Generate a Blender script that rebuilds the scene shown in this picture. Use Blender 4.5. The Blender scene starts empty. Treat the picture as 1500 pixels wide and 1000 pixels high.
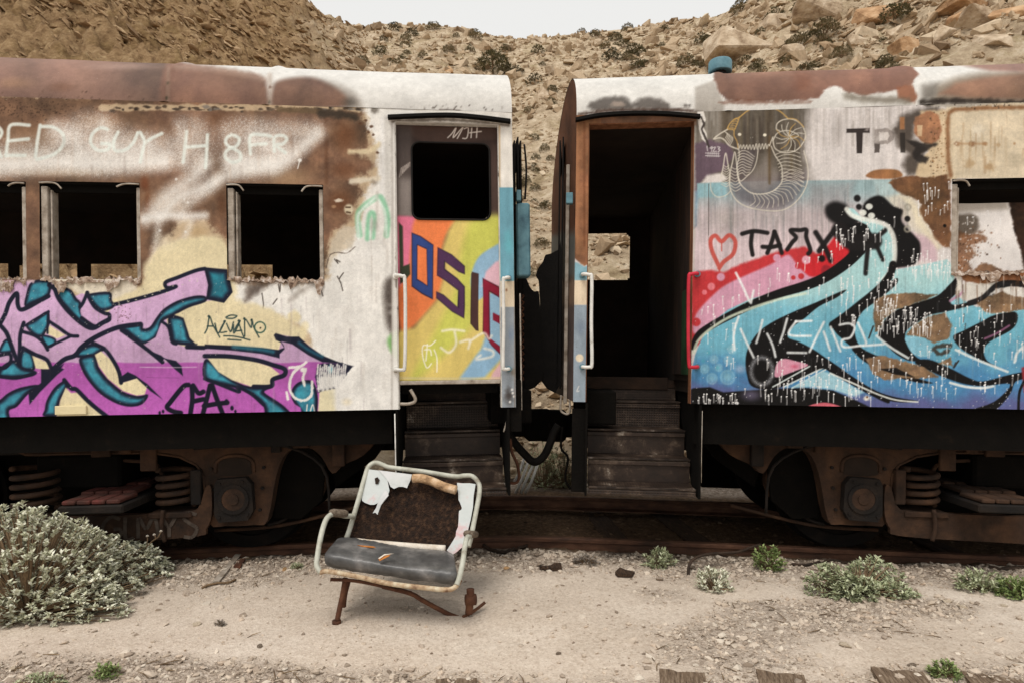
import bpy, bmesh, math, random
import numpy as np
from mathutils import Vector, Matrix

R = math.radians
SC = bpy.context.scene
COL = SC.collection
random.seed(7)
RNG = np.random.default_rng(7)

# ------------------------------------------------------------------ camera
F = 900.0            # focal length in photo pixels (1500 wide)
CX, HY = 750.0, 545.0  # principal column, horizon row of the photo
EYE = 1.5
cam_d = bpy.data.cameras.new('camera')
cam = bpy.data.objects.new('camera', cam_d)
COL.objects.link(cam)
cam.location = (0, 0, EYE)
cam.rotation_euler = (R(90), 0, 0)
cam_d.sensor_width = 36.0
cam_d.lens = 36.0 * F / 1500.0
cam_d.shift_y = (HY - 500.0) / 1500.0
cam_d.clip_start = 0.05
cam_d.clip_end = 2000
SC.camera = cam

# ------------------------------------------------------------------ sky and sun (bright overcast)
SUN_EL, SUN_AZ = 60.0, 205.0      # degrees; azimuth clockwise from +Y (behind the camera, a little left)
w = bpy.data.worlds.new('World')
SC.world = w
w.use_nodes = True
nt = w.node_tree
nt.nodes.clear()
out = nt.nodes.new('ShaderNodeOutputWorld')
bg = nt.nodes.new('ShaderNodeBackground')
sky = nt.nodes.new('ShaderNodeTexSky')
sky.sky_type = 'NISHITA'
sky.sun_disc = False
sky.sun_elevation = R(SUN_EL)
sky.sun_rotation = R(SUN_AZ)
sky.air_density = 1.0
sky.dust_density = 5.0
hsv = nt.nodes.new('ShaderNodeHueSaturation')
hsv.inputs['Saturation'].default_value = 0.15
mix = nt.nodes.new('ShaderNodeMixRGB')           # an even cloud deck over the clear sky
mix.inputs['Fac'].default_value = 0.80
mix.inputs['Color2'].default_value = (8.35, 8.3, 8.1, 1)
nt.links.new(sky.outputs[0], hsv.inputs['Color'])
nt.links.new(hsv.outputs[0], mix.inputs['Color1'])
nt.links.new(mix.outputs[0], bg.inputs['Color'])
bg.inputs['Strength'].default_value = 0.100
nt.links.new(bg.outputs[0], out.inputs[0])

sun_d = bpy.data.lights.new('sun', 'SUN')
sun_d.energy = 1.6
sun_d.angle = R(24)
sun_d.color = (1.0, 0.95, 0.88)
sun = bpy.data.objects.new('sun', sun_d)
COL.objects.link(sun)
el, az = R(SUN_EL), R(SUN_AZ)
sdir = Vector((math.sin(az) * math.cos(el), math.cos(az) * math.cos(el), math.sin(el)))
sun.location = sdir * 30
sun.rotation_euler = sdir.to_track_quat('Z', 'Y').to_euler()

SC.view_settings.view_transform = 'Standard'
SC.view_settings.look = 'None'
SC.view_settings.exposure = 0.25
SC.view_settings.gamma = 1.0
SC.view_settings.use_curve_mapping = False
SC.render.engine = 'CYCLES'
SC.cycles.max_bounces = 6
SC.cycles.diffuse_bounces = 3
SC.cycles.transparent_max_bounces = 6

# ------------------------------------------------------------------ helpers
def lin(c):
    c = np.asarray(c, dtype=np.float64) / 255.0
    return np.where(c <= 0.04045, c / 12.92, ((c + 0.055) / 1.055) ** 2.4)

def lin4(c):
    l = lin(c)
    return (float(l[0]), float(l[1]), float(l[2]), 1.0)

_tab = RNG.random((256, 256)).astype(np.float32)
def vnoise(x, y):
    x = np.asarray(x, dtype=np.float32); y = np.asarray(y, dtype=np.float32)
    xi = np.floor(x).astype(np.int32); yi = np.floor(y).astype(np.int32)
    fx = x - xi; fy = y - yi
    fx = fx * fx * (3 - 2 * fx); fy = fy * fy * (3 - 2 * fy)
    a = _tab[xi & 255, yi & 255]; b = _tab[(xi + 1) & 255, yi & 255]
    c = _tab[xi & 255, (yi + 1) & 255]; d = _tab[(xi + 1) & 255, (yi + 1) & 255]
    return (a + (b - a) * fx) + ((c + (d - c) * fx) - (a + (b - a) * fx)) * fy

def fbm(x, y, o=4, g=0.5):
    s = 0; a = 1.0; t = 0
    x = np.asarray(x, dtype=np.float32); y = np.asarray(y, dtype=np.float32)
    for i in range(o):
        s = s + a * (vnoise(x + 17.3 * i, y + 9.1 * i) - 0.5) * 2
        t += a; a *= g; x = x * 2.03; y = y * 2.03
    return s / t

def smooth01(t):
    t = np.clip(t, 0, 1)
    return t * t * (3 - 2 * t)

def P(px, py, Y):
    """survey helper: a point of the place at depth Y that the photo shows at (px, py)"""
    return Vector(((px - CX) / F * Y, Y, EYE - (py - HY) / F * Y))

def G(px, py, z=0.0):
    """ground point seen at (px, py)"""
    Y = (EYE - z) * F / (py - HY)
    return Vector(((px - CX) / F * Y, Y, z))

def tag(o, label=None, cat=None, group=None, kind=None):
    if label: o['label'] = label
    if cat: o['category'] = cat
    if group: o['group'] = group
    if kind: o['kind'] = kind
    return o

def empty(name, loc=(0, 0, 0), rz=0.0, parent=None):
    o = bpy.data.objects.new(name, None)
    COL.objects.link(o)
    o.location = loc
    o.rotation_euler = (0, 0, rz)
    o.empty_display_size = 0.1
    if parent: o.parent = parent
    return o

def mkobj(name, verts, faces, mat=None, parent=None, smooth=False, me=None):
    if me is None:
        me = bpy.data.meshes.new(name)
        me.from_pydata([tuple(v) for v in verts], [], [tuple(f) for f in faces])
        if mat is not None: me.materials.append(mat)
        if smooth:
            me.polygons.foreach_set('use_smooth', [True] * len(me.polygons))
        me.update()
    o = bpy.data.objects.new(name, me)
    COL.objects.link(o)
    if parent: o.parent = parent
    return o

def catmull(pts, n=6, closed=False):
    pts = [np.asarray(p, dtype=float) for p in pts]
    m = len(pts)
    if m < 3: return pts
    res = []
    rng = range(m if closed else m - 1)
    for i in rng:
        if closed:
            p0, p1, p2, p3 = pts[(i - 1) % m], pts[i], pts[(i + 1) % m], pts[(i + 2) % m]
        else:
            p0 = pts[max(i - 1, 0)]; p1 = pts[i]; p2 = pts[i + 1]; p3 = pts[min(i + 2, m - 1)]
        for k in range(n):
            t = k / n
            res.append(0.5 * ((2 * p1) + (-p0 + p2) * t + (2 * p0 - 5 * p1 + 4 * p2 - p3) * t * t + (-p0 + 3 * p1 - 3 * p2 + p3) * t ** 3))
    if not closed: res.append(pts[-1])
    return res

class MB:
    def __init__(s):
        s.v = []; s.f = []
    def add(s, vs, fs):
        b = len(s.v)
        s.v += [tuple(v) for v in vs]
        s.f += [tuple(i + b for i in f) for f in fs]
        return s
    def box(s, x0, x1, y0, y1, z0, z1):
        vs = [(x0, y0, z0), (x1, y0, z0), (x1, y1, z0), (x0, y1, z0), (x0, y0, z1), (x1, y0, z1), (x1, y1, z1), (x0, y1, z1)]
        return s.add(vs, [(0, 3, 2, 1), (4, 5, 6, 7), (0, 1, 5, 4), (1, 2, 6, 5), (2, 3, 7, 6), (3, 0, 4, 7)])
    def bbox(s, x0, x1, y0, y1, z0, z1, b=0.004):
        """box with chamfered edges"""
        bm = bmesh.new()
        bmesh.ops.create_cube(bm, size=1.0)
        for v in bm.verts:
            v.co = Vector(((x0 + x1) / 2 + v.co.x * (x1 - x0), (y0 + y1) / 2 + v.co.y * (y1 - y0), (z0 + z1) / 2 + v.co.z * (z1 - z0)))
        bmesh.ops.bevel(bm, geom=list(bm.edges), offset=b, segments=1, affect='EDGES')
        bm.verts.index_update()
        s.add([v.co[:] for v in bm.verts], [[v.index for v in f.verts] for f in bm.faces])
        bm.free()
        return s
    def tube(s, pts, r, seg=8, closed=False, caps=True):
        pts = [Vector(p) for p in pts]
        n = len(pts)
        rr = r if hasattr(r, '__len__') else [r] * n
        rings = []
        up = None
        for i in range(n):
            if closed:
                t = (pts[(i + 1) % n] - pts[(i - 1) % n]).normalized()
            else:
                t = (pts[min(i + 1, n - 1)] - pts[max(i - 1, 0)]).normalized()
            if up is None:
                up = Vector((0, 0, 1)) if abs(t.z) < 0.9 else Vector((0, 1, 0))
            a = t.cross(up)
            if a.length < 1e-6: a = t.cross(Vector((1, 0.3, 0.2)))
            a.normalize(); b = a.cross(t).normalized(); up = b
            rings.append([pts[i] + (a * math.cos(2 * math.pi * k / seg) + b * math.sin(2 * math.pi * k / seg)) * rr[i] for k in range(seg)])
        vs = [v for ring in rings for v in ring]
        fs = []
        m = n if closed else n - 1
        for i in range(m):
            j = (i + 1) % n
            for k in range(seg):
                l = (k + 1) % seg
                fs.append((i * seg + k, j * seg + k, j * seg + l, i * seg + l))
        if caps and not closed:
            fs.append(tuple(range(seg)))
            fs.append(tuple((n - 1) * seg + k for k in reversed(range(seg))))
        return s.add(vs, fs)
    def extr(s, poly, y0, y1):
        """outline in (x, z) given depth from y0 to y1"""
        n = len(poly)
        ar = sum(poly[i][0] * poly[(i + 1) % n][1] - poly[(i + 1) % n][0] * poly[i][1] for i in range(n))
        if ar < 0: poly = poly[::-1]
        vs = [(p[0], y0, p[1]) for p in poly] + [(p[0], y1, p[1]) for p in poly]
        fs = [tuple(range(n)), tuple(range(2 * n - 1, n - 1, -1))]
        for i in range(n):
            j = (i + 1) % n
            fs.append((i, i + n, j + n, j))
        return s.add(vs, fs)
    def disc(s, c, r, y0, y1, seg=20):
        return s.extr([(c[0] + r * math.cos(2 * math.pi * k / seg), c[1] + r * math.sin(2 * math.pi * k / seg)) for k in range(seg)], y0, y1)
    def ring(s, c, r0, r1, y0, y1, seg=24):
        vs = []; fs = []
        for k in range(seg):
            a = 2 * math.pi * k / seg
            ca, sa = math.cos(a), math.sin(a)
            for rr, yy in ((r0, y0), (r1, y0), (r1, y1), (r0, y1)):
                vs.append((c[0] + rr * ca, yy, c[1] + rr * sa))
        for k in range(seg):
            l = (k + 1) % seg
            for q in range(4):
                fs.append((k * 4 + q, l * 4 + q, l * 4 + (q + 1) % 4, k * 4 + (q + 1) % 4))
        return s.add(vs, fs)
    def xf(s, M):
        s.v = [tuple(M @ Vector(v)) for v in s.v]
        return s
    def build(s, name, mat, parent=None, smooth=False):
        return mkobj(name, s.v, s.f, mat, parent, smooth)

def autosmooth(o, ang=40):
    me = o.data
    me.polygons.foreach_set('use_smooth', [True] * len(me.polygons))
    me.set_sharp_from_angle(angle=R(ang))
    return o

# ------------------------------------------------------------------ materials
def newmat(name):
    m = bpy.data.materials.new(name)
    m.use_nodes = True
    t = m.node_tree
    b = t.nodes['Principled BSDF']
    return m, t, b

def mat_noise(name, cols, scale=8.0, rough=0.8, bump=0.3, bscale=60.0, detail=6.0, metal=0.0, stops=None, spec=0.3, bdist=0.01, coord='Object', stretch=None, dist=0.0):
    """colours mixed by layered noise, fine relief from a second noise"""
    m, t, b = newmat(name)
    tc = t.nodes.new('ShaderNodeTexCoord')
    src = tc.outputs[coord]
    if stretch:
        mp = t.nodes.new('ShaderNodeMapping')
        mp.inputs['Scale'].default_value = stretch
        t.links.new(src, mp.inputs[0]); src = mp.outputs[0]
    n1 = t.nodes.new('ShaderNodeTexNoise')
    n1.inputs['Scale'].default_value = scale
    n1.inputs['Detail'].default_value = detail
    n1.inputs['Roughness'].default_value = 0.62
    n1.inputs['Distortion'].default_value = dist
    t.links.new(src, n1.inputs['Vector'])
    rp = t.nodes.new('ShaderNodeValToRGB')
    k = len(cols)
    stops = stops or [0.3 + 0.4 * i / max(1, k - 1) for i in range(k)]
    while len(rp.color_ramp.elements) < k: rp.color_ramp.elements.new(0.5)
    for e, c, p in zip(rp.color_ramp.elements, cols, stops):
        e.position = p; e.color = lin4(c)
    t.links.new(n1.outputs['Fac'], rp.inputs['Fac'])
    t.links.new(rp.outputs[0], b.inputs['Base Color'])
    b.inputs['Roughness'].default_value = rough
    b.inputs['Metallic'].default_value = metal
    b.inputs['Specular IOR Level'].default_value = spec
    if bump:
        n2 = t.nodes.new('ShaderNodeTexNoise')
        n2.inputs['Scale'].default_value = bscale
        n2.inputs['Detail'].default_value = 5
        t.links.new(src, n2.inputs['Vector'])
        bp = t.nodes.new('ShaderNodeBump')
        bp.inputs['Strength'].default_value = bump
        bp.inputs['Distance'].default_value = bdist
        t.links.new(n2.outputs['Fac'], bp.inputs['Height'])
        t.links.new(bp.outputs[0], b.inputs['Normal'])
    return m

def mat_attr(name, grain=0.16, bump=0.25, spec=0.14):
    """painted sheet metal: colour of the paint layers from the mesh colour layer, fine grain and relief from noise"""
    m, t, b = newmat(name)
    at = t.nodes.new('ShaderNodeAttribute'); at.attribute_name = 'paint'
    tc = t.nodes.new('ShaderNodeTexCoord')
    n1 = t.nodes.new('ShaderNodeTexNoise'); n1.inputs['Scale'].default_value = 130; n1.inputs['Detail'].default_value = 5; n1.inputs['Roughness'].default_value = 0.75
    t.links.new(tc.outputs['Object'], n1.inputs['Vector'])
    mr = t.nodes.new('ShaderNodeMapRange')
    mr.inputs['From Min'].default_value = 0.25; mr.inputs['From Max'].default_value = 0.75
    mr.inputs['To Min'].default_value = 1 - grain; mr.inputs['To Max'].default_value = 1 + grain
    t.links.new(n1.outputs['Fac'], mr.inputs['Value'])
    mul = t.nodes.new('ShaderNodeVectorMath'); mul.operation = 'SCALE'
    t.links.new(at.outputs['Color'], mul.inputs[0]); t.links.new(mr.outputs[0], mul.inputs['Scale'])
    # rain streaks, chips through to primer and rust, grimy patches
    def nz(sc, d, r_, s=None):
        n = t.nodes.new('ShaderNodeTexNoise'); n.inputs['Scale'].default_value = sc; n.inputs['Detail'].default_value = d; n.inputs['Roughness'].default_value = r_
        if s:
            mp = t.nodes.new('ShaderNodeMapping'); mp.inputs['Scale'].default_value = s
            t.links.new(tc.outputs['Object'], mp.inputs[0]); t.links.new(mp.outputs[0], n.inputs['Vector'])
        else: t.links.new(tc.outputs['Object'], n.inputs['Vector'])
        return n.outputs['Fac']
    def rng(v, a, c, lo, hi):
        m_ = t.nodes.new('ShaderNodeMapRange'); m_.inputs['From Min'].default_value = a; m_.inputs['From Max'].default_value = c; m_.inputs['To Min'].default_value = lo; m_.inputs['To Max'].default_value = hi
        t.links.new(v, m_.inputs['Value']); return m_.outputs[0]
    def mm(a, c):
        m_ = t.nodes.new('ShaderNodeMath'); m_.operation = 'MULTIPLY'; t.links.new(a, m_.inputs[0]); t.links.new(c, m_.inputs[1]); return m_.outputs[0]
    k = mm(rng(nz(1.0, 5, .6, (24, 24, 1.3)), .35, .7, 1.03, .95), rng(nz(3.2, 8, .7), .38, .72, 1.08, .86))
    m2 = t.nodes.new('ShaderNodeVectorMath'); m2.operation = 'SCALE'; t.links.new(mul.outputs[0], m2.inputs[0]); t.links.new(k, m2.inputs['Scale'])
    chip = mm(rng(nz(70, 9, .72), .64, .67, 0, 1), rng(nz(5.5, 5, .6), .48, .62, 0, 1))
    m3 = t.nodes.new('ShaderNodeMixRGB'); m3.inputs['Color2'].default_value = lin4((92, 70, 54)); t.links.new(chip, m3.inputs['Fac']); t.links.new(m2.outputs[0], m3.inputs['Color1'])
    lchip = mm(rng(nz(95, 8, .7), .66, .685, 0, .8), rng(nz(4.3, 5, .6, (1.3, 1, 1)), .5, .62, 0, 1))
    m4 = t.nodes.new('ShaderNodeMixRGB'); m4.inputs['Color2'].default_value = lin4((206, 198, 184)); t.links.new(lchip, m4.inputs['Fac']); t.links.new(m3.outputs[0], m4.inputs['Color1'])
    t.links.new(m4.outputs[0], b.inputs['Base Color'])
    rr = t.nodes.new('ShaderNodeMapRange')
    rr.inputs['To Min'].default_value = 0.5; rr.inputs['To Max'].default_value = 0.95
    t.links.new(at.outputs['Alpha'], rr.inputs['Value'])
    t.links.new(rr.outputs[0], b.inputs['Roughness'])
    b.inputs['Specular IOR Level'].default_value = spec
    n2 = t.nodes.new('ShaderNodeTexNoise'); n2.inputs['Scale'].default_value = 55; n2.inputs['Detail'].default_value = 8; n2.inputs['Roughness'].default_value = 0.7
    t.links.new(tc.outputs['Object'], n2.inputs['Vector'])
    bp = t.nodes.new('ShaderNodeBump'); bp.inputs['Distance'].default_value = 0.004
    ml = t.nodes.new('ShaderNodeMath'); ml.operation = 'MULTIPLY_ADD'
    ml.inputs[1].default_value = bump * 1.6; ml.inputs[2].default_value = bump
    t.links.new(at.outputs['Alpha'], ml.inputs[0]); t.links.new(ml.outputs[0], bp.inputs['Strength'])
    t.links.new(n2.outputs['Fac'], bp.inputs['Height']); t.links.new(bp.outputs[0], b.inputs['Normal'])
    return m

M = {}
M['paint'] = mat_attr('weathered_paint')
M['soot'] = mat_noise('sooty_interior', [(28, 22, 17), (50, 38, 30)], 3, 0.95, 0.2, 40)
M['under'] = mat_noise('underframe_grime', [(26, 19, 15), (42, 30, 22), (60, 42, 30)], 4, 0.9, 0.4, 50)
M['bogie'] = mat_noise('rusty_casting', [(34, 24, 17), (58, 40, 28), (82, 57, 39)], 5, 0.88, 0.5, 45)
M['bogie_d'] = mat_noise('greasy_casting', [(15, 12, 10), (25, 19, 15), (40, 30, 22)], 6, 0.85, 0.5, 60)
M['redspring'] = mat_noise('red_primed_spring', [(44, 28, 22), (74, 40, 32), (104, 46, 42)], 6, 0.8, 0.5, 60)
M['rust'] = mat_noise('brown_rust', [(56, 35, 25), (86, 54, 38), (116, 78, 54)], 7, 0.9, 0.4, 70)
M['rustpost'] = mat_noise('rusty_door_post', [(96, 60, 40), (126, 82, 55), (150, 106, 76)], 5, 0.85, 0.3, 60, stretch=(4, 4, 0.7))
M['blackmetal'] = mat_noise('burnt_black_metal', [(9, 7, 5), (14, 11, 8), (32, 24, 17)], 9, 0.92, 0.4, 60, stops=[0.35, 0.62, 0.8], spec=0.12)
M['whitemetal'] = mat_noise('chipped_white_metal', [(70, 56, 44), (196, 192, 184), (222, 218, 212)], 11, 0.55, 0.3, 60, stops=[0.3, 0.4, 0.6])
M['alu'] = mat_noise('weathered_aluminium', [(112, 98, 84), (158, 146, 132), (186, 176, 164)], 14, 0.5, 0.3, 60, spec=0.5)
M['white_rail'] = mat_noise('white_enamel', [(150, 140, 126), (206, 204, 198), (224, 222, 216)], 16, 0.45, 0.15, 60, stops=[0.27, 0.4, 0.6], spec=0.4)
M['pink_rail'] = mat_noise('pink_red_enamel', [(150, 28, 38), (196, 40, 60), (206, 88, 130)], 3, 0.5, 0.15, 60)
M['bluemetal'] = mat_noise('blue_painted_metal', [(52, 82, 96), (88, 126, 138), (110, 150, 160)], 7, 0.6, 0.3, 40, stops=[0.3, 0.5, 0.75])
M['rubber'] = mat_noise('cracked_rubber', [(14, 12, 11), (28, 24, 21)], 12, 0.85, 0.4, 60)
M['steel'] = mat_noise('rail_steel', [(52, 36, 27), (86, 58, 43), (116, 82, 62)], 9, 0.75, 0.4, 80, stretch=(0.4, 1, 1))
M['chairframe'] = mat_noise('pale_green_enamel', [(110, 92, 72), (164, 163, 149), (188, 188, 175)], 12, 0.55, 0.2, 60, stops=[0.25, 0.4, 0.6], spec=0.4)
M['chairrust'] = mat_noise('flaking_cream_and_rust', [(98, 64, 46), (176, 150, 120), (204, 192, 166)], 16, 0.7, 0.4, 80, stops=[0.32, 0.47, 0.62])
M['vinyl'] = mat_noise('grey_vinyl', [(54, 53, 53), (84, 83, 82), (118, 115, 113), (164, 160, 156)], 7, 0.4, 0.5, 16, spec=0.5, stops=[0.3, 0.5, 0.64, 0.76])
M['vinyl_w'] = mat_noise('pale_vinyl_backing', [(158, 160, 158), (196, 198, 196), (208, 206, 206)], 5, 0.6, 0.25, 30)
M['vinyl_p'] = mat_noise('pale_vinyl_pink_smears', [(188, 194, 192), (196, 200, 198), (206, 158, 160)], 9, 0.6, 0.25, 30, stops=[0.3, 0.55, 0.7])
M['board'] = mat_noise('charred_fibre_board', [(26, 17, 12), (48, 32, 22), (74, 53, 37), (104, 82, 60)], 34, 0.97, 1.0, 90, stops=[0.34, 0.52, 0.66, 0.8], bdist=0.02, detail=10)
M['foam'] = mat_noise('orange_foam', [(92, 68, 48), (184, 150, 114), (216, 192, 164)], 14, 0.95, 0.6, 50)
M['foam_w'] = mat_noise('dirty_white_padding', [(176, 158, 136), (214, 204, 190), (226, 218, 206)], 9, 0.95, 0.5, 50)
M['tear'] = mat_noise('orange_tear', [(150, 92, 44), (196, 128, 66)], 20, 0.95, 0.5, 80)
M['stone'] = mat_noise('pale_stone', [(146, 128, 106), (186, 170, 148), (208, 194, 174)], 6, 0.95, 0.6, 30, coord='Generated')
M['stone_o'] = mat_noise('ochre_stone', [(136, 100, 66), (180, 142, 100), (202, 172, 132)], 5, 0.95, 0.6, 30, coord='Generated')
M['stone_g'] = mat_noise('dark_stone', [(78, 68, 58), (116, 102, 88), (144, 130, 114)], 6, 0.95, 0.6, 30, coord='Generated')
M['sleeper'] = mat_noise('weathered_timber', [(66, 52, 41), (116, 97, 79), (152, 134, 114)], 14, 0.95, 0.8, 40, stretch=(6, 0.7, 6), bdist=0.01)
M['sleeper_d'] = mat_noise('oily_timber', [(36, 26, 19), (58, 43, 32), (84, 64, 48)], 14, 0.95, 0.6, 40, stretch=(6, 0.7, 6))
M['twig'] = mat_noise('dry_twig', [(88, 70, 52), (140, 116, 88)], 20, 0.95, 0.3, 60)
M['cable'] = mat_noise('old_cable', [(36, 28, 22), (70, 54, 42)], 10, 0.8, 0.3, 60)
# ------------------------------------------------------------------ painter: lays colours on the vertices of a sheet
def seg_dist(x, y, a, b):
    dx, dy = b[0] - a[0], b[1] - a[1]
    L = dx * dx + dy * dy + 1e-9
    t = np.clip(((x - a[0]) * dx + (y - a[1]) * dy) / L, 0, 1)
    ex = x - (a[0] + t * dx); ey = y - (a[1] + t * dy)
    return np.sqrt(ex * ex + ey * ey), t

class Canvas:
    def __init__(s, px, py, base, rust=0.0):
        s.x = px.astype(np.float32); s.y = py.astype(np.float32)
        n = len(px)
        s.c = np.tile(np.array(base, dtype=np.float32), (n, 1))
        s.r = np.full(n, rust, dtype=np.float32)
        s.rnd = np.random.default_rng(3).random(n).astype(np.float32)
        s.m = s.mask(np.nan) if False else None
    def sel(s, x0, x1, y0, y1):
        return np.nonzero((s.x > x0) & (s.x < x1) & (s.y > y0) & (s.y < y1))[0]
    def put(s, idx, al, col, rust, spk=0.0):
        spk = spk * 0.5
        if spk > 0:
            hard = (s.rnd[idx] < al).astype(np.float32)
            al = al * (1 - spk) + hard * spk * np.minimum(1, al * 4)
        if callable(col): col = col(s.x[idx], s.y[idx])
        else: col = np.array(col, dtype=np.float32)[None, :]
        a = al[:, None]
        s.c[idx] = s.c[idx] * (1 - a) + col * a
        if rust is not None:
            s.r[idx] = s.r[idx] * (1 - al) + rust * al
    def psd(s, idx, pts):
        x = s.x[idx]; y = s.y[idx]
        d = np.full(len(idx), 1e9, dtype=np.float32)
        ins = np.zeros(len(idx), dtype=bool)
        n = len(pts)
        for i in range(n):
            a = pts[i]; b = pts[(i + 1) % n]
            dd, _ = seg_dist(x, y, a, b)
            d = np.minimum(d, dd)
            if a[1] != b[1]:
                c = ((a[1] > y) != (b[1] > y)) & (x < (b[0] - a[0]) * (y - a[1]) / (b[1] - a[1]) + a[0])
                ins ^= c
        return np.where(ins, -d, d)
    def poly(s, pts, col, soft=1.2, op=1.0, jit=0.0, js=8.0, sm=False, spk=0.0, rust=0.0, glow=None, n=5):
        if sm: pts = catmull(pts, n, True)
        xs = [p[0] for p in pts]; ys = [p[1] for p in pts]
        mg = soft + jit + 2
        idx = s.sel(min(xs) - mg, max(xs) + mg, min(ys) - mg, max(ys) + mg)
        if len(idx) == 0: return s
        sd = s.psd(idx, pts)
        if jit: sd = sd + jit * fbm(s.x[idx] / js, s.y[idx] / js, 4, 0.6)
        al = smooth01(0.5 - sd / (2 * soft)) * op
        if glow is not None:      # colour inside, darkening to the rim by distance from the outline
            c2, d0, d1 = glow
            sd = sd - 1.1; al = smooth01(0.5 - sd / (2 * soft)) * op
            k = smooth01((-sd - d0) / (d1 - d0))[:, None]
            k = k * (0.75 + 0.25 * fbm(s.x[idx] / 9, s.y[idx] / 9, 3)[:, None])
            cc = np.array(col, dtype=np.float32)[None] * (1 - k) + np.array(c2, dtype=np.float32)[None] * k
            a = al[:, None]
            s.c[idx] = s.c[idx] * (1 - a) + cc * a
            s.r[idx] *= (1 - al)
            return s
        s.put(idx, al, col, rust, spk)
        return s
    def line(s, pts, wd, col, soft=0.8, op=1.0, sm=True, jit=0.0, js=6.0, spk=0.0, rust=None, n=6, w1=None):
        if sm and len(pts) > 2: pts = catmull(pts, n)
        wm = max(wd, w1 or 0)
        xs = [p[0] for p in pts]; ys = [p[1] for p in pts]
        mg = wm / 2 + soft + jit + 2
        idx = s.sel(min(xs) - mg, max(xs) + mg, min(ys) - mg, max(ys) + mg)
        if len(idx) == 0: return s
        x = s.x[idx]; y = s.y[idx]
        best = np.full(len(idx), 1e9, dtype=np.float32)
        m = len(pts) - 1
        for i in range(m):
            d, t = seg_dist(x, y, pts[i], pts[i + 1])
            ww = wd if w1 is None else wd + (w1 - wd) * (i + t) / m
            best = np.minimum(best, d - ww / 2)
        if jit: best = best + jit * fbm(x / js, y / js, 3, 0.6)
        al = smooth01(0.5 - best / (2 * soft)) * op
        s.put(idx, al, col, rust, spk)
        return s
    def blob(s, cx, cy, rx, ry, col, op=1.0, hard=0.0, jit=0.0, js=8.0, spk=0.0, rust=None):
        idx = s.sel(cx - rx * 1.2, cx + rx * 1.2, cy - ry * 1.2, cy + ry * 1.2)
        if len(idx) == 0: return s
        d = np.sqrt(((s.x[idx] - cx) / rx) ** 2 + ((s.y[idx] - cy) / ry) ** 2)
        if jit: d = d + jit * fbm(s.x[idx] / js, s.y[idx] / js, 4, 0.6)
        al = smooth01((1 - d) / max(1e-3, 1 - hard)) * op
        s.put(idx, al, col, rust, spk)
        return s
    def ringline(s, cx, cy, rx, ry, wd, col, **k):
        pts = [(cx + rx * math.cos(a * math.pi / 8), cy + ry * math.sin(a * math.pi / 8)) for a in range(17)]
        return s.line(pts, wd, col, sm=False, **k)
    def vary(s, x0, x1, y0, y1, sx, sy, amp, o=4, soft=6):
        idx = s.sel(x0, x1, y0, y1)
        if len(idx) == 0: return s
        e = np.minimum(np.minimum(s.x[idx] - x0, x1 - s.x[idx]), np.minimum(s.y[idx] - y0, y1 - s.y[idx]))
        k = np.clip(e / soft, 0, 1)
        s.c[idx] = s.c[idx] * (1 + amp * k * fbm(s.x[idx] / sx, s.y[idx] / sy, o, 0.6))[:, None]
        return s
    def streaks(s, x0, x1, y0, y1, n, cols, op=0.35, seed=1, L=(20, 90), w=(1.5, 5)):
        rg = random.Random(seed)
        for k in range(n):
            x = rg.uniform(x0, x1); a = rg.uniform(y0, y1); l = rg.uniform(*L); wd = rg.uniform(*w)
            idx = s.sel(x - wd * 1.6, x + wd * 1.6, a - 3, min(a + l, y1 + 25))
            if len(idx) == 0: continue
            dx = np.abs(s.x[idx] - x - 0.8 * fbm(s.y[idx] / 30 + k, s.y[idx] * 0 + k, 2)) / wd
            t = (s.y[idx] - a) / l
            al = smooth01(1 - dx) * smooth01((t + .03) / .06) * (1 - smooth01((t - .2) / .8)) * op * rg.uniform(.5, 1)
            s.put(idx, al, rg.choice(cols), None)
        return s
    def drips(s, pts, col=(228, 226, 224), L=(6, 17), rng=None, r=1.25):
        rng = rng or random
        for (x, y) in pts:
            l = rng.uniform(*L)
            s.blob(x, y, r * rng.uniform(1.0, 1.5), r * rng.uniform(0.9, 1.3), col, 1.0, 0.5)
            d = rng.uniform(-0.8, 1.2)
            s.line([(x, y), (x - d * .3 + rng.uniform(-.4, .4), y + l * 0.5), (x - d, y + l)], 1.0, col, soft=0.75, op=0.85)
        return s
    def out(s, me, gain=1.0):
        c = np.clip(s.c, 2, 250)
        g = c @ np.array([.3, .59, .11], np.float32)
        c = g[:, None] + (c - g[:, None]) * 0.92      # sun-bleached pigments
        a = np.clip(lin(c) * gain, 0.0, 0.9)
        rgba = np.concatenate([a, np.clip(s.r, 0, 1)[:, None]], 1).astype(np.float32)
        at = me.color_attributes.new('paint', 'FLOAT_COLOR', 'POINT')
        at.data.foreach_set('color', rgba.ravel())

GAIN = 1.0

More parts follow.
